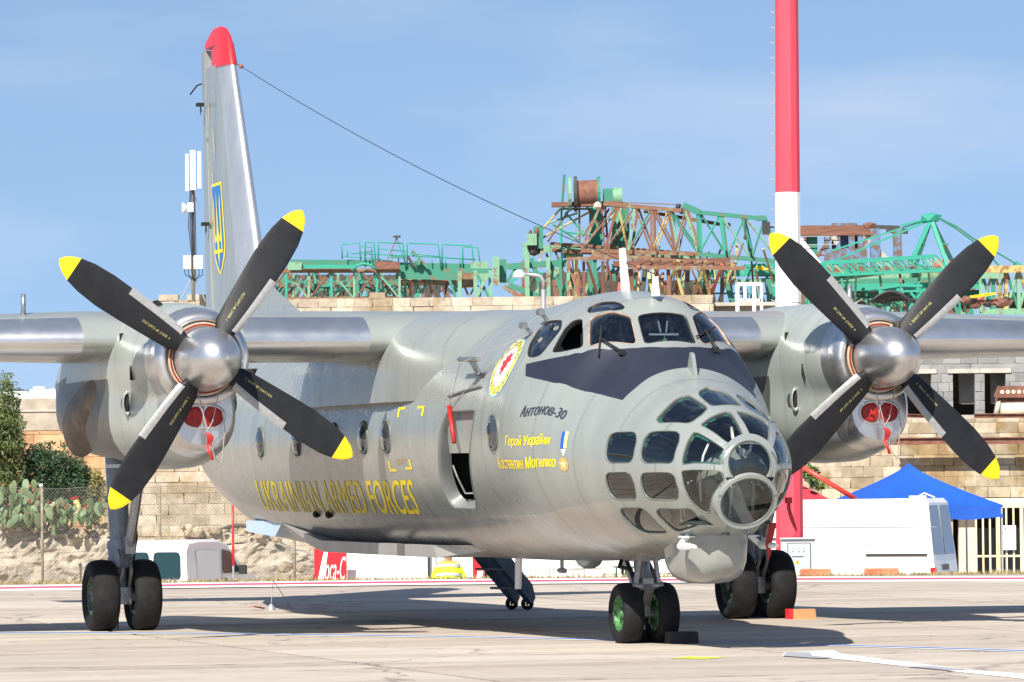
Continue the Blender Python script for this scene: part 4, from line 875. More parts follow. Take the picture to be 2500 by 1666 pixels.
# worn stripes on the fin
def fin_surf(k, z, off=.006):
    for a, b_ in zip(FIN, FIN[1:]):
        if a[0] <= z <= b_[0]:
            q = (z-a[0])/(b_[0]-a[0]); xl = a[1]+(b_[1]-a[1])*q; xt = a[2]+(b_[2]-a[2])*q; th = a[3]+(b_[3]-a[3])*q; ch = xl-xt
            xs, ys = fin_foil(th)
            for i in range(len(xs)-1):
                if xs[i] <= k <= xs[i+1]: y = ys[i]+(ys[i+1]-ys[i])*(k-xs[i])/(xs[i+1]-xs[i]); return Vector((xl-k*ch, -y*ch-off, z))
            return Vector((xl-k*ch, -.05, z))
M['bare_stripe'] = mat('bare_primer', (.52, .44, .36), .6, var=.2, vs=20)
b = MB()
for k, z0, z1 in ((.66, 6.78, 7.22), (.52, 6.33, 6.83), (.62, 5.82, 6.25)):
    n = 6; vs = []
    for i in range(n+1):
        z = z0+(z1-z0)*i/n; w = .018*math.sin(PI*(i+.3)/(n+.6))
        vs += [fin_surf(k-w, z), fin_surf(k+w, z)]
    b.add(vs, [(2*i, 2*i+1, 2*i+3, 2*i+2) for i in range(n)])
b.build('worn_stripe', M['bare_stripe'], plane)
# trident shield: (u across -1..1, v height 0..1) on the starboard side of the fin
def fin_poly(name, pts, m, off, zc=4.65, h=1.32, kc=.53, w=.155):
    bm = bmesh.new(); f = bm.faces.new([bm.verts.new((u, v, 0)) for u, v in pts]); f.normal_update(); bmesh.ops.triangulate(bm, faces=[f])
    for i in range(-3, 4): bmesh.ops.bisect_plane(bm, geom=bm.verts[:]+bm.edges[:]+bm.faces[:], plane_co=(i/4, 0, 0), plane_no=(1, 0, 0))
    for v in bm.verts: v.co = fin_surf(kc-v.co.x*w, zc+v.co.y*h, off)
    me = bpy.data.meshes.new(name); bm.to_mesh(me); bm.free(); me.materials.append(m); return link(bpy.data.objects.new(name, me), plane)
sh = [(-1, 1), (1, 1.0), (1, .30), (.72, .17), (.42, .08), (0, 0), (-.42, .08), (-.72, .17), (-1, .30)]
fin_poly('shield', sh, M['letter_yellow'], .006)
fin_poly('shield', [(u*.84, .035+v*.935) for u, v in sh], mat('shield_blue', (.01, .16, .42), .45), .010)
tr_ = [[(-.62, .88), (-.50, .80), (-.46, .46), (-.30, .40), (-.16, .46), (-.10, .60), (0, .92), (.10, .60), (.16, .46), (.30, .40), (.46, .46), (.50, .80), (.62, .88), (.62, .24), (.16, .24), (0, .09), (-.16, .24), (-.62, .24)]]
fin_poly('trident', tr_[0], M['letter_yellow'], .014)
for sg in (-1, 1):
    fin_poly('trident', [(sg*.16, .28), (sg*.50, .28), (sg*.50, .36), (sg*.28, .36), (sg*.16, .40)], bpy.data.materials['shield_blue'], .018)
b = None
# dorsal fin, tailplanes, blue parachute mark, tail antenna
loft('dorsal_fin', [[(-12.6, -.01, 3.6), (-12.6, .01, 3.6), (-12.6, .01, 3.4), (-12.6, -.01, 3.4)], [(-14.8, -.06, 4.0), (-14.8, .06, 4.0), (-14.8, .16, 3.3), (-14.8, -.16, 3.3)], [(-16.2, -.10, 4.33), (-16.2, .10, 4.33), (-16.2, .22, 3.3), (-16.2, -.22, 3.3)], [(-17.3, -.13, 4.62), (-17.3, .13, 4.62), (-17.3, .25, 3.2), (-17.3, -.25, 3.2)]], M['paint'], plane)
b = MB(); b.lathe([(0, .001), (.02, .15), (.10, .27), (.25, .36), (.5, .40)], (0, 0, 0), 'x', 20); o = b.build('fin_fairing', M['paint'], plane, True); o.location = (-16.45, 0, 4.45); o.rotation_euler = (0, R_(180), 0); o.scale = (1.8, .42, 1.2)
b = MB(); b.lathe([(0, .001), (.03, .12), (.10, .20), (.2, .24)], (0, 0, 0), 'x', 16); o = b.build('fin_lamp_window', M['port_glass'], plane, True); o.location = (-16.35, -.06, 4.62); o.rotation_euler = (0, R_(180), 0); o.scale = (1.4, .45, .7)
b = MB()
for i in range(7):
    a = -60+20*i; b.bar((-15.05+.16*math.sin(R_(a)), -.10, 4.0-.02-.16*abs(math.sin(R_(a)))**2*.4), (-15.05, -.125, 3.80), .012)
b.build('parachute_mark', mat('mark_blue', (.02, .25, .55), .5), plane)
for sg in (-1, 1):
    wing_part('tailplane', sorted([(sg*.2, -17.0, 3.66, 2.4, .11), (sg*2.4, -17.45, 3.86, 1.85, .10), (sg*4.5, -17.9, 4.05, 1.25, .09)]), plane, ((0, 5),))
b = MB(); b.tube([(-20.2, 0, 7.5), (-20.35, -.05, 7.48), (-20.5, -.12, 7.36)], .012, 5); b.build('static_wick', M['black'], plane)
# wire aerial with its insulators
M['wire'] = mat('aerial_wire', (.02, .02, .025), .5)
a0, a1 = Vector((-18.30, 0, 7.66)), Vector((.47, 0, 3.86)); b = MB()
b.tube([a0.lerp(a1, k/24)-Vector((0, 0, .45*4*(k/24)*(1-k/24)*.35)) for k in range(25)], .0055, 5); b.build('aerial_wire', M['wire'], plane)
M['brown_ball'] = mat('insulator_brown', (.28, .10, .06), .4)
for k in (.025, .972):
    p = a0.lerp(a1, k)-Vector((0, 0, .45*4*k*(1-k)*.35)); b = MB(); b.lathe([(-.04, .004), (-.025, .024), (0, .034), (.025, .024), (.04, .004)], p, 'x', 12); b.build('insulator', M['brown_ball'], plane, True)
b = MB(); b.prism([(0, 0), (.24, 0), (.075, .52), (-.075, .52)][::1], (-.62, -.012, 3.66), (1, 0, 0), (-.0, 0, 1.0), (0, .024, 0))
o = b.build('blade_aerial', M['white'], plane)
b = MB(); b.prism([(0, 0), (.16, 0), (.10, .20), (.04, .20)], (.42, -.02, 3.63), (1, 0, 0), (0, 0, 1), (0, .04, 0)); b.build('aerial_mast', M['white'], plane)
b = MB(); b.prism([(-.12, 0), (.14, 0), (.03, .24), (-.02, .24)], (1.66, -.02, 2.76), (1, 0, -.42), (0, 0, 1), (0, .04, 0)); b.box((1.66, 0, 2.765), (.30, .12, .02), Matrix.Rotation(R_(24), 3, 'Y')); b.build('nose_blade_aerial', M['paint'], plane)
def fus_part(name, mt, fn): b = MB(); fn(b); return b.build(name, mt, plane, True, R_(40))
p0 = fpos(-1.55, .352); fus_part('post_aerial', M['steel'], lambda b: (b.tube([p0, p0+Vector((.0, -.10, .18))], .035, 8), b.tube([p0+Vector((-.42, -.11, .19)), p0+Vector((.32, -.11, .17))], .028, 8), b.lathe([(0, .001), (.01, .12)], p0, 'z', 10)))
for x_, t_ in ((-.62, .245), (-.50, .205)):
    q0 = fpos(x_, t_); n0 = fnor(x_, t_); fus_part('drift_eyelet', M['steel'], lambda b: (b.tube([q0, q0+n0*.13], .022, 7), b.tube([q0+n0*.13+Vector((-.05, 0, 0)), q0+n0*.13+Vector((.05, 0, 0))], .04, 8)))
# wipers
for x0, t0, x1, t1, x2, t2 in ((.97, .168, .72, .205, .60, .232), (.97, -.150, .80, -.12, .70, -.115)):
    a, c = fpos(x0, t0, .02), fpos(x1, t1, .05); l0 = fpos(x1-.12, t1+.012*(1 if t0 > 0 else -1)-.035, .03); l1 = fpos(x1+.10, t1+.035, .03)
    fus_part('windscreen_wiper', M['black'], lambda b: (b.tube([a, c], .010, 6), b.tube([a+Vector((.02, .03, 0)), c], .006, 6), b.tube([l0, l1], .009, 6), b.box(a, (.07, .06, .05))))
# chin radome, pitot tubes, belly items
def rad_sec(z, a, b_, n=36): return [(2.0+a*math.copysign(abs(math.cos(2*PI*k/n))**.72, math.cos(2*PI*k/n)), b_*math.copysign(abs(math.sin(2*PI*k/n))**.72, math.sin(2*PI*k/n)), z) for k in range(n)]
loft('chin_radome', [rad_sec(1.22, .70, .335), rad_sec(1.10, .70, .335), rad_sec(.98, .69, .33), rad_sec(.88, .67, .325), rad_sec(.80, .62, .305), rad_sec(.73, .53, .27), rad_sec(.68, .38, .20), rad_sec(.66, .2, .1), rad_sec(.657, .03, .02)], mat('radome_grey', (.25, .26, .245), .30, .0, var=.04, vs=5, coat=.4), plane)
for sg in (-1, 1):
    q0 = fpos(2.45, -sg*.90 if False else sg*-.885)
    q0 = Vector((2.45, sg*.36, 1.13)); fus_part('pitot_probe', M['white'], lambda b: (b.tube([q0+Vector((-.02, -sg*.05, .03)), q0+Vector((0, sg*.05, -.06)), q0+Vector((.06, sg*.07, -.085))], .03, 8), b.tube([q0+Vector((.04, sg*.07, -.085)), q0+Vector((.30, sg*.07, -.085)), q0+Vector((.50, sg*.07, -.083))], [.038, .036, .018], 8), b.box(q0+Vector((-.02, -sg*.02, .01)), (.18, .12, .015))))
fus_part('belly_dome', M['paint'], lambda b: b.lathe([(-.13, .001), (-.125, .06), (-.09, .12), (-.02, .16), (.05, .165)], (-1.9, .0, .88), 'z', 20))
fus_part('belly_aerial', M['steel'], lambda b: (b.tube([(-2.9, 0, .9), (-2.9, 0, .72)], .022, 7), b.tube([(-3.0, 0, .715), (-2.8, 0, .715)], .03, 7)))
fus_part('belly_fin', M['paint'], lambda b: b.prism([(-.06, .1), (.06, .1), (.01, -.13), (-.02, -.13)], (-.72, -.01, .84), (1, 0, 0), (0, 0, 1), (0, .02, 0)))
b = MB(); b.prism([(-.10, .12), (.12, .12), (.03, -.40), (-.13, -.40)], (-4.55, -.014, .88), (1, 0, 0), (0, 0, 1), (0, .028, 0)); b.build('belly_blade_aerial', M['white'], plane)
# under-fuselage camera fairing with its sloped and vertical side panels
def bel(x, yw, zt, zb, k=1): return [(x, -yw, zt), (x, -yw*k, zb), (x, yw*k, zb), (x, yw, zt)]
M['belly'] = skin_mat('belly_grey', (.40, .40, .39), .36, .25)
loft('belly_fairing', [bel(-13.0, .85, 1.20, 1.02, .9), bel(-11.4, 1.06, 1.20, .95, .72), bel(-9.6, 1.03, 1.0, .86, .98), bel(-4.55, 1.0, .99, .85, .98), bel(-3.7, .85, 1.0, .93, .8)], M['belly'], plane, None, True, False)
b = MB(); b.prism([(0, 0), (1.98, 0), (1.55, -.20), (0, -.14)], (-13.5, -1.03, 1.225), (1, 0, 0), (0, 0, 1), (0, .5, 0)); b.build('belly_step', mat('pale_blue_panel', (.45, .58, .70), .35), plane)
# two soot-black drain hoods by the lettering
for x_ in (-9.35, -8.75): b = MB(); b.lathe([(-.09, .001), (-.06, .05), (.03, .04), (.06, .001)], fpos(x_, .700, .01), 'x', 8); b.build('drain_hood', M['black'], plane)
# under-wing lamp and wing-top lamp
b = MB(); b.lathe([(-.10, .001), (-.08, .07), (0, .11)], (-6.2, -2.75, 3.04), 'z', 14); b.build('wing_lamp', M['port_glass'], plane, True)
b = MB(); b.tube([(-5.6, -5.5, 3.60), (-5.6, -5.5, 3.88)], .028, 8); b.build('wing_post', M['steel'], plane, True)
b = MB(); b.tube([(-5.6, 4.45, 3.62), (-5.6, 4.45, 4.0)], .035, 8); b.build('wing_post', M['steel'], plane, True)
# ---------------------------------------------------------------- undercarriage
def wheel(x, y, R, W, mt_hub, hub_r, parent_name, zc):
    prof = [(-W*.36, hub_r*.98), (-W*.46, hub_r*1.25), (-W*.50, R*.80), (-W*.44, R*.91), (-W*.30, R*.975), (-W*.14, R*.998), (0, R), (W*.14, R*.998), (W*.30, R*.975), (W*.44, R*.91), (W*.50, R*.80), (W*.46, hub_r*1.25), (W*.36, hub_r*.98)]
    b = MB(); b.lathe(prof, (x, y, zc), 'y', 48); b.v = [(a, c, max(d, .002)) for a, c, d in b.v]
    t = b.build('tyre', M['rubber'], plane, True, R_(50))
    b = MB()
    for s_ in (-1, 1):
        p = [(s_*W*.34, .001), (s_*W*.34, hub_r*.32), (s_*W*.20, hub_r*.38), (s_*W*.16, hub_r*.70), (s_*W*.26, hub_r*.80), (s_*W*.36, hub_r*.88), (s_*W*.37, hub_r)]
        b.lathe(p, (x, y, zc), 'y', 32)
        for k in range(10):
            a = 2*PI*k/10; b.box((x+hub_r*.88*math.cos(a), y+s_*W*.365, zc+hub_r*.88*math.sin(a)), (.03, .02, .03))
    b.build('wheel_rim', mt_hub, t, True, R_(30))
    return t
XM = -7.65
for sg in (-1, 1):
    y0 = 3.95*sg; hub = M['dark_hub']
    for dy in (-.250, .250): wheel(XM, y0+dy, .427, .325, hub, .225, '', .408)
    b = MB(); b.tube([(XM-.30, y0, 2.1), (XM-.10, y0, 1.0)], [.13, .12], 16); b.tube([(XM-.11, y0, 1.05), (XM-.05, y0, .72)], [.15, .14], 16); b.tube([(XM-.06, y0, .74), (XM, y0, .43)], [.075, .075], 12)
    for z in (1.55, 1.0, .83): k = (2.1-z)/1.1; b.tube([(XM-.30+.2*k-.01, y0, z+.03), (XM-.30+.2*k, y0, z-.03)], .155, 16)
    b.build('main_gear_strut', M['gear_grey'], plane, True, R_(40))
    b = MB(); b.tube([(XM, y0-.30, .408), (XM, y0+.30, .408)], .07, 12); b.box((XM, y0, .408), (.20, .18, .2)); b.build('axle', M['steel'], plane)
    b = MB(); b.tube([(XM+.9, y0+.06, 2.0), (XM+.18, y0+.06, 1.02)], .06, 10); b.box((XM+.14, y0+.06, 1.0), (.16, .12, .2)); b.build('gear_brace', M['steel'], plane)
    b = MB()
    for s_ in (-1, 1): b.bar((XM+.10, y0+s_*.06, .95), (XM+.30, y0+s_*.05, .72), .035); b.bar((XM+.30, y0+s_*.05, .72), (XM+.06, y0+s_*.07, .50), .035)
    b.build('torque_link', M['steel'], plane)
    b = MB(); b.tube([(XM+.14, y0+.12, 1.5), (XM+.16, y0+.15, 1.1), (XM+.10, y0+.12, .8), (XM+.08, y0+.1, .5)], .012, 6); b.tube([(XM-.03, y0-.02, .4), (XM+.02, y0-.06, .02)], .008, 5); b.build('brake_hose', M['black'], plane)
    b = MB()
    for dy in (-.62, .62): b.add([(-9.8, y0+dy*.9, 2.12), (-6.6, y0+dy, 2.02), (-6.6, y0+dy*1.05, 1.72), (-9.6, y0+dy, 1.80)], [(0, 1, 2, 3)]) if False else None
    b.box((-6.55, y0, 1.93), (1.1, .60, .04)) 
    b.build('gear_door', M['paint'], plane)
for dy in (-.195, .195): wheel(.0, dy, .325, .235, M['green_hub'], .185, '', .312)
b = MB(); b.tube([(-.10, 0, .95), (-.02, 0, .62)], .085, 14); b.box((-.06, 0, .90), (.34, .30, .08)); b.tube([(.10, -.17, .60), (.10, .17, .60)], .05, 10); b.box((.08, 0, .62), (.14, .12, .12))
b.build('nose_gear_strut', M['steel'], plane, True, R_(40))
b = MB(); b.prism([(.14, .64), (.19, .56), (.05, .38), (.05, .28), (-.05, .28), (-.06, .42), (.05, .62)], (0, -.05, 0), (1, 0, 0), (0, 0, 1), (0, .10, 0)); b.tube([(0, -.18, .312), (0, .18, .312)], .05, 10); b.build('nose_gear_fork', M['steel'], plane)
b = MB()
for s_ in (-1, 1): b.bar((-.30, s_*.11, .88), (.08, s_*.13, .60), .05, .07); b.bar((.12, s_*.09, .88), (.11, s_*.13, .60), .04, .05)
b.build('nose_gear_link', M['steel'], plane)
b = MB(); b.tube([(-.22, -.16, .9), (-.16, -.22, .80), (-.02, -.16, .78), (.02, -.10, .70)], .022, 7); b.build('nose_gear_hose', M['black'], plane, True)
b = MB()
for s_ in (-1, 1): b.add([(-.9, s_*.34, .90), (.15, s_*.34, .92), (.15, s_*.42, .70), (-.9, s_*.42, .66)], [(0, 1, 2, 3)]) if False else None
# ---------------------------------------------------------------- covers, flags, chocks and ladder (things that come off the aircraft)
def cover_set(sg, lab_ring, labs, lab_flag):
    y0 = 3.95*sg
    r = thing('intake_ring_cover', lab_ring, 'intake cover', (-3.30, y0, 3.085), 0, 'red covers on the engine intakes')
    for k in range(4):
        a0_, a1_ = 2*PI*k/4+.10-.5, 2*PI*(k+1)/4-.06-.5
        for nm, r0, r1, x0, m_ in (('cover_segment', .35, .398, .0, M['cream_trim']), ('cover_band', .364, .382, .012, M['red_band'])):
            n = 12; vs = []
            for i in range(n+1):
                a = a0_+(a1_-a0_)*i/n+(.06 if nm == 'cover_band' and False else 0)
                if nm == 'cover_band': a = a0_+.09+(a1_-a0_-.18)*i/n
                for rr, xx in ((r0, -.03), (r0, x0), (r1, x0), (r1, -.03)): vs.append((xx, rr*math.cos(a), rr*math.sin(a)))
            fs = [(4*i+q, 4*i+q+1, 4*i+q+5, 4*i+q+4) for i in range(n) for q in range(3)]
            mk(nm, vs, fs, m_, r, True, None, None, R_(40))
    for s_, lab in zip((-1, 1), labs):
        b = MB(); pts = []; n = 28
        for k in range(n):
            a = 2*PI*k/n; u = math.copysign(abs(math.cos(a))**.75, math.cos(a)); v = math.copysign(abs(math.sin(a))**.75, math.sin(a))
            pts.append((s_*.115+u*.108, v*.112*(1-.18*u*s_)))
        vs = [(.02, *p) for p in pts]+[(.05, p[0]*.93+s_*.011, p[1]*.9) for p in pts]+[(.035, s_*.118+(p[0]-s_*.118)*.5, p[1]*.5) for p in pts]+[(.055, s_*.118, 0)]
        fs = [(q*n+k, q*n+(k+1) % n, (q+1)*n+(k+1) % n, (q+1)*n+k) for q in range(2) for k in range(n)]+[(3*n, 2*n+k, 2*n+(k+1) % n) for k in range(n)]
        o = mk('oil_cooler_plug', vs, fs, M['red_cover'], None, True); o.location = (-3.395, y0, 2.45)
        tag(o, lab, 'intake cover', 'red covers on the engine intakes')
        b = MB(); b.tube([(.05, s_*.12, -.02), (.08, s_*.09, -.01), (.06, s_*.12, .03)], .008, 5); b.build('plug_handle', M['red'], o)
    f = thing('warning_flag', lab_flag, 'warning flag', (-3.26, y0+.02, 2.42), 0, 'red warning flags on cords')
    b = MB()
    b.tube([(-.02, -.10, .33), (.03, -.02, -.06), (.02, .0, -.12)], .006, 4); b.tube([(-.01, .14, .30), (.04, .05, -.03), (.02, .0, -.12)], .006, 4); b.tube([(.02, 0, -.12), (.01, .08, -.42), (-.04, .17, -.5), (.0, .20, -.1), (.0, .17, .08)], .006, 4)
    b.build('cord', M['cord'], f)
    vs = []
    for i in range(7):
        w = .032*(1 if i < 3 else .6)*(1+.2*math.sin(i*2)); z = -.14-.30*i/6; x = .03+.02*math.sin(i*1.7); c = .03*i/6+.02*math.sin(i*1.3)
        vs += [(x, c-w, z), (x+.015, c+w, z-.01)]
    mk('flag_cloth', vs, [(2*i, 2*i+1, 2*i+3, 2*i+2) for i in range(6)], M['red_cover'], f, True)
cover_set(-1, 'red and cream ring cover round the spinner of the left engine', ['red oil cooler plug on the left side of the left engine inlet', 'red oil cooler plug on the right side of the left engine inlet'], 'red flag on cords hanging under the left engine inlet')
cover_set(1, 'red and cream ring cover round the spinner of the right engine', ['red oil cooler plug on the left side of the right engine inlet', 'red oil cooler plug on the right side of the right engine inlet'], 'red flag on cords hanging under the right engine inlet')
def streamer(loc, pts, lab):
    o = thing('red_streamer', lab, 'streamer', loc, 0, 'dark red streamers under the nose'); vs = []
    for y, z, w in pts: vs += [(0, y-w, z), (.01, y+w, z-.01)]
    mk('ribbon', vs, [(2*i, 2*i+1, 2*i+3, 2*i+2) for i in range(len(pts)-1)], M['red_ribbon'], o, True)
    b = MB(); b.box((0, 0, 0), (.05, .06, .06)); b.build('collar', M['red_ribbon'], o)
streamer(PX1, [(0, 0, .03), (-.02, -.08, .034), (-.05, -.18, .03), (-.04, -.26, .022), (-.05, -.33, .006)], 'dark red pitot streamer hanging lowest under the nose')
streamer(PX2, [(0, .02, .014), (.0, -.08, .02), (.03, -.18, .024), (.06, -.26, .018), (.08, -.31, .005)], 'dark red streamer higher up on the right of the nose')
def chock(loc, d, m, lab, grp='wheel chocks'):
    o = thing('wheel_chock', lab, 'wheel chock', loc, 0, grp); b = MB()
    b.prism([(-d[1]/2, 0), (d[1]/2, 0), (d[1]/2*.92, d[2]), (-d[1]/2*.92, d[2])], (-d[0]/2, 0, 0), (0, 1, 0), (0, 0, 1), (d[0], 0, 0)); b.build('block', m, o)
    return o
M['chock_black'] = mat('chock_black_rubber', (.02, .02, .022), .75, var=.4, vs=10, bump=.2, bs=30); M['chock_wood'] = mat('chock_raw_wood', (.50, .24, .10), .7, var=.25, vs=8, stretch=(1, 6, 6))
o = chock((.42, .27, 0), (.16, .33, .125), M['chock_black'], 'black chock in front of the nose wheels'); b = MB(); b.box((-.085, 0, .06), (.01, .3, .1)); b.build('face_plate', M['seal'], o)
o = chock((-.30, .05, 0), (.14, .50, .13), M['chock_black'], 'black chock behind the nose wheels'); b = MB(); b.box((.074, 0, .06), (.01, .44, .1)); b.build('face_plate', M['seal'], o)
o = chock((-7.08, 4.33, 0), (.14, .34, .12), M['chock_wood'], 'red and bare wood chock at the right main wheels'); b = MB(); b.box((.0, -.155, .062), (.146, .05, .126)); b.build('red_end', M['red'], o)
o = chock((-8.2, 4.0, 0), (.14, .5, .16), M['chock_black'], 'black chock behind the right main wheels'); b = MB(); b.box((.074, 0, .07), (.01, .44, .1)); b.build('face_plate', M['seal'], o)
# boarding ladder of the rear door, on two small wheels
lad = thing('boarding_ladder', 'dark blue boarding ladder on small wheels under the rear fuselage', 'ladder', LADB)
la = YAW-PI/2+R_(-50)            # across the ladder
sd = Vector((math.cos(la), math.sin(la), 0))*.20; lh = Vector((-sd.y, sd.x, 0)).normalized()
lh = lh if lh.dot(Vector((-.287, -.958, 0))) > 0 else -lh
lu = lh*1.05+Vector((0, 0, 1.08))
for s_ in (-1, 1):
    b = MB(); b.prism([(0, .08), (1.0, .0), (1.0, .30), (0, .34), (-.05, .22)], sd*s_*.8, lu, (0, 0, 1), sd.normalized()*.11); b.build('side_rail', M['ladder_blue'], lad)
    b = MB(); b.lathe([(-.02, .03), (-.02, .085), (.02, .085), (.02, .03)], (0, 0, 0), 'y', 16); b.lathe([(-.015, .001), (-.015, .02)], (0, 0, 0), 'y', 8)
    for k in range(4): a = PI*k/2; b.bar((.02*math.cos(a), 0, .02*math.sin(a)), (.07*math.cos(a), 0, .07*math.sin(a)), .02)
    o = b.build('caster', M['black'], lad); o.location = sd*s_*.8+Vector((0, 0, .085)); o.rotation_euler = (0, 0, R_(75))
for k in range(4):
    b = MB(); p = lu*(.14+.24*k)+Vector((0, 0, .14)); b.box(p, (.62, .20, .03), Matrix.Rotation(math.atan2(sd.y, sd.x), 3, 'Z')); b.build('tread', M['ladder_blue'], lad)

# ---------------------------------------------------------------- background: helpers in site metres
class Site:
    """a thing whose own axes are right / away / up; parts are given in site metres"""
    def __init__(s, name, label, cat, o, group=None):
        s.o = Vector(o); s.e = thing(name, label, cat, W(*o), RZ, group)
    def part(s, name, b, m, smooth=False, angle=None, parent=None, kind=None):
        b.v = [tuple(Vector(v)-s.o) for v in b.v]
        return b.build(name, m, parent or s.e, smooth, angle, kind)
def site_mesh(name, b, m, label=None, cat=None, group=None, o=None, kind=None, smooth=False, angle=None):
    """a thing that is a single mesh"""
    o = Vector(o) if o is not None else Vector(b.v[0]); b.v = [tuple(Vector(v)-o) for v in b.v]
    ob = b.build(name, m, None, smooth, angle, kind); ob.location = W(*o); ob.rotation_euler = (0, 0, RZ); return tag(ob, label, cat, group)
_unit = {}
def unit_me(m, kind='box'):
    k = (m.name, kind)
    if k not in _unit:
        b = MB()
        if kind == 'box': b.box((0, 0, 0), (1, 1, 1))
        elif kind == 'round': b.bar((0, 0, -.5), (0, 0, .5), 1, 1, n=6)
        elif kind.startswith('stone'):
            r = random.Random(kind); bm = bmesh.new(); bmesh.ops.create_icosphere(bm, subdivisions=1, radius=.5)
            for v in bm.verts: v.co *= r.uniform(.72, 1.18); v.co.x = max(-.45, min(.45, v.co.x)); v.co.z = max(-.42, min(.42, v.co.z))
            b.v = [tuple(v.co) for v in bm.verts]; b.f = [tuple(v.index for v in f.verts) for f in bm.faces]; b.m = [0]*len(b.f); bm.free()
        elif kind.startswith('block'):
            r = random.Random(kind); b.box((0, 0, 0), (1, 1, 1)); b.v = [tuple(c+r.uniform(-.02, .02) for c in v) for v in b.v]
        o = b.build('unit', m); _unit[k] = o.data; bpy.data.objects.remove(o)
    return _unit[k]
def member(t, name, a, b_, w, m, kind='box', h=None):
    """bar between two site points as its own part"""
    a, b_ = Vector(a), Vector(b_); d = b_-a; L = d.length
    o = bpy.data.objects.new(name, unit_me(m, kind)); link(o, t.e)
    z = d/L; u = Vector((0, 1, 0)) if abs(z.y) < .95 else Vector((1, 0, 0)); x = u.cross(z).normalized(); y = z.cross(x)
    rot = Matrix((x, y, z)).transposed().to_4x4()
    o.matrix_local = Matrix.Translation((a+b_)/2-t.o) @ rot @ Matrix.Diagonal((w, h or w, L, 1)); return o
def piece(t, name, c, dims, m, kind='box', rz=0.0, parent=None, tilt=0.0):
    o = bpy.data.objects.new(name, unit_me(m, kind)); link(o, parent or t.e)
    o.location = Vector(c)-t.o; o.scale = dims; o.rotation_euler = (tilt, 0, rz); return o
def course_wall(t, s0, s1, d, z0, z1, bl, bh, m, rg, dep=.25, skip=None, name='block'):
    """bonded blocks, each its own piece, joints open by about a centimetre"""
    z = z0; row = 0
    while z < z1-.02:
        h = min(bh, z1-z); s_ = s0-(bl*.5 if row % 2 else 0)*1.0
        while s_ < s1-.02:
            l = bl*rg.uniform(.88, 1.12); a, c = max(s_, s0), min(s_+l, s1)
            if c-a > .06 and not (skip and skip((a+c)/2, z+h/2)):
                piece(t, name, ((a+c)/2, d+rg.uniform(-.012, .012)+dep/2, z+h/2), (c-a-.009, dep, h-.009), m, 'block%d' % rg.randrange(4))
            s_ += l
        z += bh; row += 1
def leafy(name, t, blobs, n, size, m, seed, parent=None, droop=0.0, elong=2.0):
    """crown of leaf-sized faces spread through clumps"""
    r = random.Random(seed); vs = []; fs = []; tot = sum(b_[3]*b_[4]*b_[5] for b_ in blobs)
    for (x, y, z, rx, ry, rz) in blobs:
        k = int(n*rx*ry*rz/tot)
        sub = [(r.gauss(0, .5), r.gauss(0, .5), r.gauss(0, .5)) for _ in range(max(4, k//40))]
        for _ in range(k):
            c = sub[r.randrange(len(sub))]; p = Vector((x+rx*max(-1, min(1, c[0]+r.gauss(0, .16))), y+ry*max(-1, min(1, c[1]+r.gauss(0, .16))), z+rz*max(-1, min(1, c[2]+r.gauss(0, .16)))))
            a = Vector((r.gauss(0, 1), r.gauss(0, 1), r.gauss(0, .7)-droop)).normalized(); q = a.cross(Vector((r.gauss(0, 1), r.gauss(0, 1), r.gauss(0, 1)))).normalized(); s_ = size*r.uniform(.6, 1.3); i = len(vs)
            vs += [p-t.o, p+a*s_*.5*elong+q*s_*.35-t.o, p+a*s_*elong-t.o, p+a*s_*.5*elong-q*s_*.35-t.o]; fs.append((i, i+1, i+2, i+3))
    return mk(name, vs, fs, m, parent or t.e)
M['limestone'] = rnd_mat('limestone_pale', (.37, .31, .235), (.55, .48, .38), .9, 5, .30, .5, 22, stain=(.74, .68, .58))
M['limestone_y'] = rnd_mat('limestone_yellow', (.29, .235, .155), (.53, .46, .35), .9, 4, .32, .5, 18, stain=(.72, .60, .42))
M['mortar'] = mat('mortar', (.40, .34, .25), .95, var=.2, vs=6)
M['orange_wall'] = rnd_mat('orange_stone', (.48, .28, .14), (.56, .36, .20), .95, 1.6, .28, .5, 12, stain=(.80, .78, .80))
M['render_grey'] = mat('grey_render', (.36, .31, .25), .95, var=.25, vs=1.5, bump=.4, bs=10)
M['rock'] = mat('rock_face', (.36, .31, .25), .95, var=.35, vs=2.2, bump=.8, bs=6)
M['stone'] = rnd_mat('loose_stone', (.33, .26, .19), (.52, .43, .31), .95, 6, .25, .5, 14)
M['blockwork'] = rnd_mat('grey_blockwork', (.20, .20, .205), (.29, .29, .29), .95, 3, .2, .3, 15)
M['cement'] = mat('cement_band', (.42, .39, .34), .9, var=.2, vs=2)
M['galv'] = mat('galvanised_steel', (.42, .43, .44), .45, .6, var=.15, vs=9)
M['fence_post'] = mat('fence_post_rusty', (.24, .20, .16), .8, .2, var=.35, vs=8)
M['wire_mesh'] = mat('fence_wire', (.22, .21, .19), .6, .5)
def rusty(name, paint, rust=(.20, .085, .045), at=.5, scale=4.0):
    m = mat(name, paint, .65); nt = m.node_tree; b = nt.nodes['Principled BSDF']; N = nt.nodes.new; L = nt.links.new
    ge = N('ShaderNodeNewGeometry'); n = N('ShaderNodeTexNoise'); n.inputs['Scale'].default_value = scale; n.inputs['Detail'].default_value = 8; n.inputs['Roughness'].default_value = .7; L(ge.outputs['Position'], n.inputs['Vector'])
    r = N('ShaderNodeValToRGB'); e = r.color_ramp.elements; e[0].position = at-.05; e[1].position = at+.05; e[0].color = (*rust, 1); e[1].color = (*paint, 1); L(n.outputs['Fac'], r.inputs[0]); L(r.outputs[0], b.inputs['Base Color']); return m
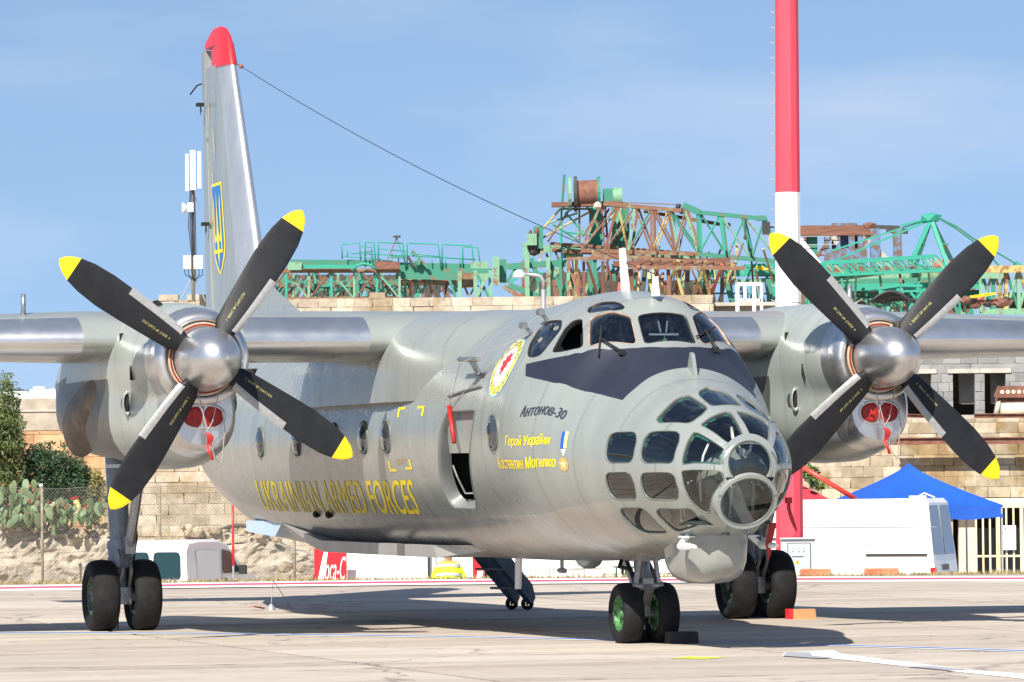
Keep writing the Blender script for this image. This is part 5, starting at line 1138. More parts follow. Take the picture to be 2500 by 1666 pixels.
M['crane_green'] = rusty('crane_green_paint', (.03, .19, .125), at=.40); M['crane_pale'] = rusty('crane_pale_green', (.15, .32, .205), at=.42); M['crane_rust'] = rusty('crane_rust', (.20, .20, .12), (.19, .085, .045), at=.56); M['crane_teal'] = rusty('crane_teal', (.02, .27, .19), at=.34); M['crane_dark'] = mat('crane_dark', (.05, .045, .04), .8, var=.4, vs=4)
M['rust_brown'] = mat('rust_brown', (.17, .075, .05), .85, var=.35, vs=5); M['crane_blue'] = rusty('crane_blue_paint', (.10, .20, .36), (.13, .085, .065), at=.52); M['crane_yellow'] = rusty('crane_straw', (.42, .34, .12), (.22, .10, .05), at=.46)

# ---------------------------------------------------------------- left: walls, rocky bank, fence, plants
rg = random.Random(11)
# far town on the skyline
for k, (vx, w, h, lab) in enumerate(((-70.4, 5.5, 3.0, 'low white building far off at the left edge of the skyline'), (-67.07, 2.6, 4.2, 'small white tower block far off on the left skyline'), (-65.28, 6.0, 4.6, 'white domed building far off beside the left engine'))):
    t = Site('distant_building', lab, 'building', (vx, 700, 9), 'far white buildings on the skyline'); b = MB(); b.box((vx, 700, 12.0), (w, 5, h+1.2)); t.part('wall', b, M['white'])
    b = MB()
    if k == 2: b.lathe([(0, 1.4), (.35, 1.25), (.7, .8), (.85, .02)], (vx, 700, 14.2), 'z', 16); t.part('dome', b, M['white'], True)
    else: b.box((vx, 700, 12.0+(h+1.2)/2+.3), (w*.6, 4, .6)); t.part('roof_room', b, M['white'])
b = MB(); b.box((-67.15, 690, 7), (34, 10, 8.8)); site_mesh('distant_hill', b, mat('distant_grey', (.30, .33, .38), .9, var=.3, vs=.2), o=(-67.15, 690, 0), kind='structure')
t = Site('distant_tree', 'dark rounded tree far off above the white town roofs', 'tree', (-71.84, 720, 10)); M['leaf_far'] = mat('far_foliage', (.07, .10, .09), .9, var=.3)
leafy('crown', t, [(t.o.x, 720, 15.0, 1.5, 1.2, .55)], 400, .22, M['leaf_far'], 3); b = MB(); b.tube([(t.o.x, 720, 8), (t.o.x, 720, 15)], .3, 6); t.part('trunk', b, M['rust_brown'])
# orange retaining wall with its grey rendered top
t = Site('retaining_wall', 'tall orange stone wall with grey weathered top behind the bushes', 'wall', (-14.67, 128, LOW))
x0, x1 = -14.67, -10.57; zt, zm = 3.93, 3.1
b = MB(); b.box(((x0+x1)/2, 128.5, (zm+LOW)/2), (x1-x0, .6, zm-LOW)); t.part('core', b, M['mortar'])
course_wall(t, x0, x1, 128, LOW+1.0, zm, .70, .30, M['orange_wall'], rg)
b = MB(); b.box(((x0+x1)/2, 128.35, (zm+zt)/2), (x1-x0, .75, zt-zm)); t.part('rendered_top', b, M['render_grey']); b = MB(); b.box(((x0+x1)/2, 128.33, 3.61), (x1-x0, .78, .05)); t.part('string_course', b, M['cement'])
# pale limestone wall behind the van, and the high parapet behind it
t = Site('limestone_wall', 'pale limestone block wall behind the small white van', 'wall', (-10.06, 121, LOW))
x0, x1 = -10.06, -4.48
b = MB(); b.box(((x0+x1)/2, 121.6, 1.3), (x1-x0, .7, 5.6)); t.part('core', b, M['mortar'])
course_wall(t, x0, x1, 121, LOW+.9, 3.9, .66, .265, M['limestone'], rg)
t = Site('parapet_wall', 'long cream block parapet below the scrapped cranes', 'wall', (-10.33, 140, LOW))
x0, x1, zt = -10.14, 5.74, 6.89
b = MB(); b.box(((x0+x1)/2, 140.7, (zt-.02+LOW)/2), (x1-x0, .9, zt-.02-LOW)); t.part('core', b, M['mortar'])
course_wall(t, x0, x1, 140, zt-.75, zt, .56, .25, M['limestone'], rg, .3)
for a, c in ((365, 410), (430, 472), (850, 885)):
    piece(t, 'coping_block', (PXS((a+c)/2, 684, 140), 140.2, zt+.07), ((c-a)*140/11332, .45, .17), M['limestone'], 'block1')
t = Site('grey_parapet', 'dark grey rendered parapet behind the cockpit roof', 'wall', (5.78, 141, LOW)); b = MB()
x0, x1, zt2 = 5.28, 7.77, 6.61; b.box(((x0+x1)/2, 141.5, zt2/2-.5), (x1-x0, .5, zt2+1)); t.part('wall', b, M['render_grey'])
b = MB(); b.box(((x0+x1)/2, 141.4, zt2+.04), (x1-x0, .8, .1)); t.part('coping', b, M['cement'])
# yard roof level that carries the cranes
b = MB(); b.box((12, 158, 5.0), (40, 34, .3)); site_mesh('roof_terrace', b, M['cement'], o=(12, 158, 5), kind='structure')
# rocky bank
bank = Site('rock_bank', 'rough rocky bank below the cactus and the fence', 'rock bank', (-11.77, 113, LOW))
x0, x1 = -16, -4.45; nx, nz = 120, 26; vs = []; r = random.Random(5)
from mathutils import noise as NZ
def bank_top(s): return 0.63+.06*math.sin(s*2.1)+.05*math.sin(s*5.3)-(.38 if s > -8.78 and s < -7.59 else 0)-max(0, (s--6.19)*.42)
for i in range(nx+1):
    s_ = x0+(x1-x0)*i/nx; zt = bank_top(s_)
    for j in range(nz+1):
        k = j/nz; z = LOW+(zt-LOW)*min(1, k*1.12); d_ = 112.6+.55*k+(1.2*max(0, k-.88)/.12 if k > .88 else 0)
        q = Vector((s_*1.3, z*2.2, 3)); dd = NZ.fractal(q, .9, 2.1, 5)*.16+abs(NZ.noise(Vector((s_*2.6, z*3.4, 9))))*.22-abs(NZ.noise(Vector((s_*5.5, z*9, 1))))*.10
        vs.append((s_, d_-dd, z+(NZ.noise(q*2)*.05 if k > .3 else 0)))
b = MB(); b.add(vs, [(i*(nz+1)+j, i*(nz+1)+j+1, (i+1)*(nz+1)+j+1, (i+1)*(nz+1)+j) for i in range(nx) for j in range(nz)]); bank.part('rock_face', b, M['rock'], False)
for k in range(150):
    s_ = rg.uniform(-12.6, -5.4); z = bank_top(s_); sc = rg.choice((.10, .12, .15, .20, .27))
    piece(bank, 'stone', (s_, 112.95+rg.uniform(-.1, .5), z+rg.uniform(-.06, .10)), (sc*1.4, sc, sc), M['stone'], 'stone%d' % rg.randrange(4), rg.uniform(0, 3))
for row in range(5):
    s_ = -5.43; 
    while s_ < -4.54:
        w = rg.uniform(.24, .44); h = .29; zz = LOW+.72+row*h
        if zz+h < .60-(.0 if s_ < -4.86 else .2): piece(bank, 'stone', (s_+w/2, 112.2+rg.uniform(-.06, .06), zz-.55), (w*.98, .3, h*.98), M['stone'], 'block%d' % rg.randrange(4) if row < 3 else 'stone%d' % rg.randrange(4), rg.uniform(-.1, .1))
        s_ += w
# chain-link fence
fn = Site('chain_link_fence', 'rusty chain-link fence in front of the rocky bank', 'fence', (-11.56, 111, LOW))
zt = 1.66; x0, x1 = -13.5, -4.5
for v in (-12.93, -10.61, -7.96, -4.94):
    b = MB(); b.tube([(v, 111, LOW), (v, 111, zt)], .032, 8); fn.part('fence_post', b, M['fence_post'], True)
b = MB(); b.tube([(-10.61, 111, zt), (-10.61-.03, 111, zt+.05)], .04, 8); fn.part('post_cap', b, M['white'], True)
H_ = zt-.05-(LOW+.1); st_ = .085; b = MB(); n = int((x1-x0+H_)/st_)
for k in range(n):
    for sg in (1, -1):
        a0_ = x0-H_+k*st_ if sg > 0 else x0+k*st_; lo, hi = 0.0, 1.0; e = a0_+H_*sg
        p0, p1 = Vector((a0_, 111, LOW+.1)), Vector((e, 111, zt-.05))
        d_ = p1-p0; t0 = max(0, (x0-p0.x)/d_.x if d_.x > 0 else (x1-p0.x)/d_.x); t1 = min(1, (x1-p0.x)/d_.x if d_.x > 0 else (x0-p0.x)/d_.x)
        if t1 > t0: b.bar(p0+d_*t0, p0+d_*t1, 0.0068, .0068, n=3)
for z in (zt-.04, (zt+LOW)/2, LOW+.12): b.tube([(x0+(x1-x0)*i/24, 111, z+.02*math.sin(i*1.3)) for i in range(25)], .005, 4)
fn.part('wire_mesh', b, M['wire_mesh'], kind='stuff')
b = MB(); b.tube([(PXS(a, c, 112), 111.4, PXZ(a, c, 112)) for a, c in ()] or [(-8.07, 111.4, -0.03), (-7.48, 111.4, 0.22), (-7.18, 111.4, 0.33), (-6.69, 111.4, 0.29), (-6.1, 111.4, 0.34)], .02, 6)
site_mesh('black_hose', b, M['black'], 'dark hose sagging along the fence above the small van', 'hose')
b = MB(); b.tube([(PXS(500+8*i, 1215, 113), 113.1, PXZ(500+8*i, 1222-14*math.sin(PI*i/12), 113)) for i in range(13)], .045, 7); site_mesh('old_tyre_strip', b, M['crane_dark'], 'dark curved strip of rubber lying on top of the bank', 'rubber strip')
# prickly pears
def pads(lab, cells, seed, n, grp='prickly pear plants'):
    r = random.Random(seed); x_, z_ = cells[0][:2]; t = Site('prickly_pear', lab, 'cactus', (x_, 112.9, z_-.3), grp)
    for k in range(n):
        cx_, cz_, rx, rz_ = cells[r.randrange(len(cells))]; L = r.uniform(.20, .40)
        c = (cx_+r.uniform(-1, 1)*rx, 112.7+r.uniform(-.35, .45), cz_+r.uniform(-1, 1)*rz_)
        o = piece(t, 'pad', c, (L*.62, .035, L), M['cactus'], 'pad', r.uniform(-1.3, 1.3)); o.rotation_euler = (r.uniform(-.5, .5), r.uniform(-.8, .8), r.uniform(-1.3, 1.3))
        if r.random() < .22: piece(t, 'fruit', (c[0]+.06, c[1]-.06, c[2]+L*.5), (.055, .055, .075), M['cactus_fruit'], 'stone0')
    b = MB(); b.tube([(x_, 112.9, z_-.45), (x_+.05, 112.9, z_)], .07, 7); t.part('stem', b, M['cactus'])
M['cactus'] = rnd_mat('cactus_pad', (.07, .13, .055), (.19, .26, .13), .6, 8, .2, .15, 30); M['cactus_fruit'] = mat('cactus_fruit', (.45, .12, .07), .6)
bm_ = bmesh.new(); bmesh.ops.create_uvsphere(bm_, u_segments=10, v_segments=8, radius=.5)
for v in bm_.verts: v.co.x *= 1-.25*(.5-v.co.z)
me_ = bpy.data.meshes.new('pad'); bm_.to_mesh(me_); bm_.free(); me_.materials.append(M['cactus']); me_.polygons.foreach_set('use_smooth', [True]*len(me_.polygons)); _unit[(M['cactus'].name, 'pad')] = me_
def cell(vx, vy, rx, ry): s_, d_, z = vx; return (s_, z, rx*113/11332, ry*113/11332)
pads('large prickly pear behind the fence at the left edge', [(*(-11.56, 113.0, 1.2)[::2], 0.30, 0.40), (*(-11.16, 113.0, 1.25)[::2], 0.35, 0.45), (*(-10.92, 113.0, 1.09)[::2], 0.20, 0.32), (*(-11.37, 113.0, 0.95)[::2], 0.44, 0.15)], 21, 95)
pads('low prickly pear right of the fence post with broad pads', [(*(-10.52, 113.0, 0.99)[::2], 0.25, 0.18), (*(-10.12, 113.0, 0.99)[::2], 0.28, 0.13), (*(-10.32, 113.0, 1.14)[::2], 0.28, 0.15)], 22, 42)
pads('small prickly pear beside the end of the limestone wall', [(*(-9.72, 113.0, 1.11)[::2], 0.15, 0.13), (*(-9.45, 113.0, 1.13)[::2], 0.06, 0.13), (*(-9.62, 113.0, 1.01)[::2], 0.19, 0.06)], 23, 12)
# trees and shrubs
M['leaf_dark'] = mat('leaf_dark', (.035, .075, .03), .55, var=.45, vs=3); M['leaf_olive'] = mat('leaf_olive', (.085, .115, .03), .6, var=.4, vs=2.5); M['leaf_dry'] = mat('leaf_dry', (.22, .20, .07), .7, var=.4, vs=3); M['bark'] = mat('bark', (.20, .16, .12), .9, var=.3, vs=10, bump=.4)
def tree(lab, base, blobs, n, size, m, seed, elong=2.0, droop=0.0, name='tree', cat='tree'):
    t = Site(name, lab, cat, base); leafy('crown', t, blobs, n, size, m, seed, None, droop, elong)
    r = random.Random(seed+1); b = MB(); x, y, z = base; top = max(q[2] for q in blobs)
    b.tube([(x, y, z), (x+.05, y, z+(top-z)*.5), (x-.02, y, top)], [.11, .08, .03], 7); t.part('trunk', b, M['bark'])
    for q in blobs[:5]: b = MB(); b.tube([(x+.03, y, z+(q[2]-z)*.35), ((x+q[0])/2, (y+q[1])/2, (z+q[2])/2+.2), (q[0], q[1], q[2])], [.055, .035, .012], 5); t.part('limb', b, M['bark'])
    return t
def B3(p, rx, ry, rz): return (p[0], p[1], p[2], rx, ry, rz)
tree('drooping olive green tree at the left edge behind the cactus', (-12.23, 117, LOW), [B3((-12.08, 117.0, 3.66), 0.38, 0.63, 0.69), B3((-11.94, 117.0, 3.04), 0.43, 0.63, 0.50), B3((-12.27, 117.0, 2.89), 0.63, 0.76, 0.88), B3((-12.12, 117.0, 2.16), 0.53, 0.63, 0.76), B3((-12.23, 117.0, 1.54), 0.63, 0.63, 0.57)], 12000, .048, M['leaf_olive'], 31, 2.6, .9)
tree('dense dark green shrub between the drooping tree and the limestone wall', (-10.89, 117.5, LOW), [B3((-11.24, 117.5, 2.36), 0.53, 0.63, 0.33), B3((-11.5, 117.5, 1.9), 0.53, 0.63, 0.45), B3((-10.77, 117.5, 1.99), 0.58, 0.76, 0.50), B3((-10.31, 117.5, 1.78), 0.43, 0.63, 0.45), B3((-10.99, 117.5, 1.37), 0.83, 0.76, 0.50), B3((-10.11, 117.5, 1.31), 0.33, 0.50, 0.45), B3((-11.61, 117.5, 1.23), 0.63, 0.50, 0.50)], 24000, .044, M['leaf_dark'], 32)
tree('dry yellowish shrub against the end of the limestone wall', (-9.85, 116.5, LOW), [B3((-9.81, 116.5, 1.62), 0.13, 0.25, 0.40), B3((-9.92, 116.5, 1.16), 0.20, 0.25, 0.35)], 1300, .045, M['leaf_dry'], 33, 3.5, -.5, 'shrub', 'shrub')
t = Site('old_pipe', 'rusty white bent pipe lying among the cactus pads', 'pipe', (-10.66, 114.0, 1.18)); b = MB(); b.tube([(-10.74, 114.0, 1.12), (-10.61, 114.0, 1.23), (-10.36, 114.0, 1.25), (-10.14, 114.0, 1.05), (-9.98, 114.0, 0.88)], .075, 10); t.part('pipe', b, rusty('pipe_cream', (.55, .48, .34), (.22, .09, .03), at=.46, scale=7), True); b = MB(); b.tube([(-10.45, 114.0, 1.22), (-10.54, 114.0, 1.24)], .085, 10); t.part('flange', b, M['rust_brown'])
t = Site('bollard', 'short yellowed leaning post with a red cap behind the cactus', 'bollard', (-10.01, 114.4, 0.92)); b = MB(); b.tube([(-9.99, 114.4, 0.87), (-10.17, 114.4, 1.38)], [.06, .075], 10); t.part('post', b, rusty('post_straw', (.50, .42, .15), (.30, .25, .15), at=.42, scale=9), True); b = MB(); b.tube([(-10.17, 114.4, 1.36), (-10.18, 114.4, 1.41)], .10, 10); t.part('cap', b, M['red_cover'])
# small white van, seen from behind and its right side, standing in the lower yard
M['van_white'] = mat('van_white', (.80, .80, .81), .28, var=.02, coat=.5); M['van_glass'] = mat('van_glass', (.012, .035, .04), .2, spec=.5); M['plastic'] = mat('black_plastic', (.025, .025, .028), .5); M['tail_red'] = mat('tail_lamp_red', (.45, .01, .015), .2, coat=.8); M['plate'] = mat('plate_dark', (.07, .08, .09), .4)
def van_small():
    o = Vector((-7.71, 104.5, -0.35)); o.z = LOW; t = Site('van', 'small white panel van with tinted rear windows beyond the apron edge', 'van', o)
    a = R_(71)                                   # the van points to the right and away
    t.e.rotation_euler = (0, 0, RZ+a)
    # own axes: x forward, y left (away side), z up; right rear corner of the roof near the origin
    W_, L_, H_ = 1.68, 4.1, 1.80
    prof = [(0, .42), (.02, 1.0), (.10, 1.55), (.30, 1.76), (.9, 1.80), (1.9, 1.79), (2.45, 1.70), (3.05, 1.22), (3.25, 1.10), (3.95, .92), (4.1, .70), (4.1, .38), (3.5, .30), (.1, .30)]
    def ring(y, k, ins): return [(x+(.5*L_-x)*ins*.10, y, .3+(z-.3)*(1-ins*.05) if z > 1.3 else z) for x, z in prof]
    secs = [ring(-W_+.10, 0, 1.0), ring(-W_, 0, .0), ring(0, 0, 0), ring(-.0-.10+.1, 0, 0)]
    ys = [(-W_/2, .9), (-W_/2+.03, .25), (-W_/2+.10, 0), (W_/2-.10, 0), (W_/2-.03, .25), (W_/2, .9)]
    vs = []; n = len(prof)
    for y, ins in ys: vs += [(x, y*(1-(.10 if z > 1.1 else 0)*((z-1.1)/.7 if z > 1.1 else 0)), z-(.06*ins if z > 1.6 else 0)) for x, z in prof]
    fs = [(i*n+k, i*n+(k+1) % n, (i+1)*n+(k+1) % n, (i+1)*n+k) for i in range(len(ys)-1) for k in range(n)]+[tuple(range(n-1, -1, -1)), tuple(range((len(ys)-1)*n, len(ys)*n))]
    mk('body', vs, fs, M['van_white'], t.e, True, None, None, R_(32))
    def quad(name, pts, m, off=(0, 0, 0)): return mk(name, [Vector(p)+Vector(off) for p in pts], [tuple(range(len(pts)))], m, t.e)
    for y0, y1 in ((-.70, -.06), (.06, .70)):     # rear windows
        p = rounded([(y0, .98), (y1, .98), (y1*.94, 1.55), (y0*.94, 1.55)], .09); quad('rear_window', [(.005+(z-.98)*.13-.02, y, z) for y, z in p][::-1], M['van_glass'])
    for sg in (-1, 1):
        def side(pts): return [(x, sg*(W_/2*(1-(.10*(z-1.1)/.7 if z > 1.1 else 0))+.006), z) for x, z in pts]
        quad('front_window', side(rounded([(2.05, 1.05), (2.98, 1.08), (2.55, 1.52), (2.10, 1.58)], .07)), M['van_glass'])
        quad('side_panel', side(rounded([(.55, .85), (1.85, .85), (1.85, 1.55), (.62, 1.58)], .08)), mat('panel_grey_white', (.74, .74, .76), .35) if 'panel_grey_white' not in bpy.data.materials else bpy.data.materials['panel_grey_white'])
        b = MB(); b.box((2.95, sg*(W_/2+.08), 1.12), (.10, .15, .20)); b.build('mirror', M['plastic'], t.e)
        b = MB(); b.box((2.15, sg*(W_/2+.01), .88), (.05, .03, .16)); b.build('door_handle', M['plastic'], t.e)
        b = MB(); b.box((.03, sg*(W_/2-.05), .62), (.08, .10, .32)); b.build('tail_lamp', M['tail_red'], t.e)
        b = MB(); b.box((1.95, sg*(W_/2+.002), 1.0), (.012, .01, 1.1)); b.build('door_seam', M['plate'], t.e)
        for x in (.75, 3.3):
            b = MB(); b.lathe([(-.09, .20), (-.10, .29), (0, .31), (.10, .29), (.09, .20)], (x, sg*(W_/2-.10), .31), 'y', 20); w = b.build('wheel', M['rubber'], t.e, True)
            b = MB(); b.lathe([(sg*.06, .001), (sg*.08, .10), (sg*.07, .20)], (x, sg*(W_/2-.10), .31), 'y', 16); b.build('hubcap', M['galv'], w, True)
    b = MB(); b.box((-.03, 0, .42), (.10, W_*.94, .16)); b.build('bumper', M['plastic'], t.e)
    b = MB(); b.box((-.012, .1, .74), (.02, .62, .13)); b.build('number_plate', M['plate'], t.e)
    b = MB(); b.box((-.006, 0, 1.1), (.015, .012, 1.2)); b.build('door_seam', M['plate'], t.e)
    return t
van_small()
# thin red marker pole, grounding kit on the apron
t = Site('marker_pole', 'thin bright red pole at the apron edge beside the small van', 'pole', (-4.85, 85.2, 0)); b = MB(); x_ = -4.85; b.tube([(x_, 85.2, .28), (x_, 85.2, 1.41)], .022, 8); t.part('pole', b, M['red'], True); b = MB(); b.tube([(x_, 85.2, 0), (x_, 85.2, .28)], .016, 8); t.part('steel_foot', b, M['galv']); b = MB(); b.lathe([(0, .06), (.02, .06), (.03, .02)], (x_, 85.2, 0), 'z', 10); t.part('base_plate', b, M['rust_brown'])
g_ = (-3.44, 66.5, 0.06); t = Site('grounding_flag', 'orange red flag with a wire loop lying on the apron behind the left wheels', 'flag', (g_[0], g_[1], 0)); b = MB(); b.add([(g_[0]-.16, g_[1], .03), (g_[0]-.05, g_[1]-.1, .06), (g_[0]+.10, g_[1], .03), (g_[0]+.04, g_[1]+.2, .01), (g_[0]-.12, g_[1]+.15, .05)], [(0, 1, 2, 3, 4)]); t.part('cloth', b, mat('orange_red_cloth', (.60, .10, .03), .7)); b = MB(); b.lathe([(0, .06), (.03, .055), (.08, .02)], (g_[0]+.16, g_[1], 0), 'z', 10); t.part('weight', b, M['galv'], True)
b = MB(); b.tube([(g_[0]+.16, g_[1], .08), (g_[0]+.19, g_[1], .40), (g_[0]+.42, g_[1]+.3, .01)], .006, 4); t.part('wire_loop', b, M['cord'])

# ---------------------------------------------------------------- centre: hoardings, person, barriers
rg = random.Random(23)
t = Site('hoarding', 'long white hoarding seen below the fuselage', 'hoarding', (-3.23, 96, LOW))
vx = 797
while vx < 1700:
    a, c = PXS(vx, 1300, 96), PXS(min(vx+187, 1700), 1300, 96); b = MB(); b.box(((a+c)/2, 96, .1), (c-a-.02, .05, 2.6)); t.part('panel', b, M['white']); vx += 187
for v in (985, 1117): b = MB(); x_ = PXS(v, 1300, 95.8); b.box((x_, 95.9, .1), (.05, .05, 2.7)); t.part('post', b, M['plastic'])
b = MB(); x_ = -1.19; b.bar((-1.58, 95.4, .7), (-1.35, 95.4, -1.0), .06); t.part('slim_bar', b, M['galv'])  # grey bar put in for a diagonal shadow across the hoarding
def banner(v0, v1, lab, txt, wave):
    a, c = PXS(v0, 1300, 95.5), PXS(v1, 1300, 95.5); z0, z1 = -.75, 0.42
    t = Site('banner', lab, 'banner', (a, 95.5, LOW), 'red drink banners'); b = MB(); b.box(((a+c)/2, 95.53, (z0+z1)/2), (c-a, .03, z1-z0)); t.part('sheet', b, M['banner_red'])
    if wave:
        for k in (0,):
            n = 10; vs = []
            for i in range(n+1):
                q = i/n; x = a+.02+.22*q; z = z0+(z1-z0)*q; w = .035+.02*math.sin(PI*q)
                if x+w < c: vs += [(x-w, 95.505, z), (x+w, 95.505, z)]
            b = MB(); m_ = len(vs)//2; b.add(vs, [(2*i, 2*i+1, 2*i+3, 2*i+2) for i in range(m_-1)]); t.part('wave', b, M['white'])
    if txt:
        bm = text_mesh(txt, .35); me = bpy.data.meshes.new('script_lettering')
        for v in bm.verts: v.co = Vector((a+.21+v.co.x*(c-a-.22), 95.498, -.20+v.co.y*.46))-t.o
        bm.to_mesh(me); bm.free(); me.materials.append(M['white']); link(bpy.data.objects.new('script_lettering', me), t.e)
M['banner_red'] = mat('banner_red', (.65, .01, .02), .5)
banner(722, 796, 'red banner with white script lettering left of the long hoarding', 'oca-C', True)
banner(1086, 1112, 'narrow strip of red banner between the person and the boarding ladder', '', True)
# person in a yellow vest, standing in the yard with the back to the camera
def skin_figure(name, joints, edges, radii, m, parent, sub=2):
    me = bpy.data.meshes.new(name); me.from_pydata(joints, edges, []); me.materials.append(m); o = bpy.data.objects.new(name, me); link(o, parent)
    sk = o.modifiers.new('skin', 'SKIN'); sk.use_smooth_shade = True
    for v, r in zip(me.skin_vertices[0].data, radii): v.radius = r if isinstance(r, tuple) else (r, r)
    me.skin_vertices[0].data[0].use_root = True
    sb = o.modifiers.new('sub', 'SUBSURF'); sb.levels = sub; sb.render_levels = sub; return o
P0 = (-1.23, 92.0, 0.12)
pe = thing('person', 'person in a bright yellow reflective vest standing behind the aircraft belly', 'person', W(P0[0], 92, LOW), RZ)
J = [(0, 0, .95), (0, 0, 1.15), (0, .0, 1.36), (0, .01, 1.50), (0, -.01, 1.62), (0, .0, 1.72), (-.10, 0, .92), (-.10, -.01, .50), (-.10, .02, .08), (-.11, -.12, .03), (.10, 0, .92), (.11, -.01, .50), (.11, .02, .08), (.12, -.12, .03), (-.19, .0, 1.42), (-.27, .03, 1.16), (-.22, -.18, 1.02), (-.19, -.26, 1.02), (.19, 0, 1.42), (.28, .05, 1.16), (.24, .0, .94), (.24, -.02, .85)]
E_ = [(0, 1), (1, 2), (2, 3), (3, 4), (4, 5), (0, 6), (6, 7), (7, 8), (8, 9), (0, 10), (10, 11), (11, 12), (12, 13), (2, 14), (14, 15), (15, 16), (16, 17), (2, 18), (18, 19), (19, 20), (20, 21)]
RR = [(.17, .12), (.16, .11), (.17, .11), .06, .09, .085, .10, .065, .045, .04, .10, .065, .045, .04, .06, .045, .035, .04, .06, .045, .035, .04]
skin_figure('body', J, E_, RR, mat('skin_tone', (.48, .25, .16), .6), pe)
skin_figure('trousers', [(0, 0, .97), (-.10, 0, .90), (-.10, -.01, .50), (-.10, .02, .12), (.10, 0, .90), (.11, -.01, .50), (.11, .02, .12)], [(0, 1), (1, 2), (2, 3), (0, 4), (4, 5), (5, 6)], [(.18, .13), .115, .085, .075, .115, .085, .075], mat('dark_trousers', (.10, .10, .12), .9), pe)
M['hivis'] = mat('hi_vis_yellow', (.66, .85, .02), .7, var=.06, vs=9); M['reflective'] = mat('reflective_band', (.42, .44, .46), .4)
def ringed(name, zs, m, parent, n=20):
    vs = []
    for z, rx, ry in zs: vs += [(rx*math.copysign(abs(math.cos(2*PI*k/n))**.8, math.cos(2*PI*k/n)), ry*math.sin(2*PI*k/n)*(1+.05*math.sin(5*2*PI*k/n)), z+.01*math.sin(3*2*PI*k/n)) for k in range(n)]
    return mk(name, vs, [(i*n+k, i*n+(k+1) % n, (i+1)*n+(k+1) % n, (i+1)*n+k) for i in range(len(zs)-1) for k in range(n)], m, parent, True)
ringed('vest', [(1.00, .265, .185), (1.12, .25, .175), (1.30, .245, .165), (1.44, .22, .14), (1.50, .12, .10)], M['hivis'], pe)
for z in (1.26, 1.43): ringed('reflective_band', [(z-.028, .256 if z < 1.4 else .236, .178 if z < 1.4 else .156), (z+.028, .253 if z < 1.4 else .226, .174 if z < 1.4 else .148)], M['reflective'], pe)
skin_figure('sleeve', [(.17, 0, 1.43), (.28, .05, 1.20), (.27, .03, 1.08)], [(0, 1), (1, 2)], [.085, .07, .07], M['hivis'], pe, 1)
skin_figure('sleeve', [(-.17, 0, 1.43), (-.27, .03, 1.22), (-.265, .0, 1.14)], [(0, 1), (1, 2)], [.085, .07, .07], M['hivis'], pe, 1)
ringed('hair', [(1.66, .10, .105), (1.74, .105, .11), (1.80, .08, .085), (1.825, .02, .02)], mat('dark_hair', (.03, .02, .015), .7), pe)
# crowd barriers and low rails
def barrier(v0, v1, vt, lab, d=90.5, vb=False):
    a, c = PXS(v0, 1320, d), PXS(v1, 1320, d); zt = PXZ((v0+v1)/2, vt, d); t = Site('crowd_barrier', lab, 'barrier', ((a+c)/2, d, LOW), 'galvanised barriers behind the apron')
    for z in (zt, zt-.85): member(t, 'rail', (a, d, z), (c, d, z), .04, M['galv_pale'], 'round')
    n = max(4, int((c-a)/.105))
    for k in range(n+1):
        x = a+(c-a)*k/n; member(t, 'bar', (x, d, zt-.85), (x, d, zt), .022 if 0 < k < n else .042, M['galv_pale'], 'round')
    for x in (a+.15, c-.15): member(t, 'foot', (x, d-.25, LOW+.03), (x, d+.25, LOW+.03), .04, M['galv_pale'], 'round'); member(t, 'foot_post', (x, d, LOW+.03), (x, d, zt-.85), .04, M['galv_pale'], 'round')
M['galv_pale'] = mat('barrier_pale_steel', (.48, .47, .43), .6, .2, var=.2, vs=8)
barrier(1142, 1186, 1310, 'short crowd barrier between the banner and the boarding ladder'); barrier(1186, 1262, 1309, 'crowd barrier half hidden by the boarding ladder', 90.7); barrier(1262, 1342, 1308, 'crowd barrier right of the boarding ladder'); barrier(1318, 1385, 1306, 'crowd barrier standing left of the low rails', 90.2)
for k, (v0, v1) in enumerate(((1388, 1440), (1442, 1500), (1502, 1570))):
    d = 90; a, c = PXS(v0, 1320, d), PXS(v1, 1320, d); t = Site('low_rail', ['low wooden rail next to the crowd barriers', 'low wooden rail behind the green stakes', 'low wooden rail behind the nose gear'][k], 'rail', ((a+c)/2, d, LOW), 'low rails behind the nose gear')
    for z in (PXZ(1450, 1319, d), PXZ(1450, 1328, d)): member(t, 'rail', (a, d, z), (c, d, z), .035, M['cement'], 'box', .05)
    for q in (.05, .5, .95): member(t, 'post', (a+(c-a)*q, d, LOW), (a+(c-a)*q, d, PXZ(1450, 1317, d)), .05, M['cement'])
M['stake'] = mat('stake_green', (.03, .10, .05), .6)
stake_label = ['green stake with a T top, leftmost and apart from the rest behind the nose gear', 'green stake second from the left, alone', 'green stake third from the left, close to the second', 'green stake at the left of the first tight bunch', 'green stake in the middle of the first tight bunch', 'green stake at the right of the first tight bunch', 'green stake at the left of the second bunch', 'green stake in the middle of the second bunch', 'green stake rightmost of all, nearest the nose gear']
for k, (v, zt) in enumerate(((1415, 1303), (1430, 1306), (1436, 1304), (1444, 1304), (1448, 1303), (1452, 1304), (1466, 1304), (1472, 1304), (1478, 1303))):
    d = 89.4; x = PXS(v, 1320, d); z = PXZ(v, zt, d); b = MB(); b.tube([(x, d, LOW), (x+.01, d, z)], .018, 6); b.tube([(x-.05, d, z), (x+.06, d, z)], .016, 6); site_mesh('green_stake', b, M['stake'], stake_label[k], 'stake', 'green stakes behind the nose gear', (x, d, LOW))
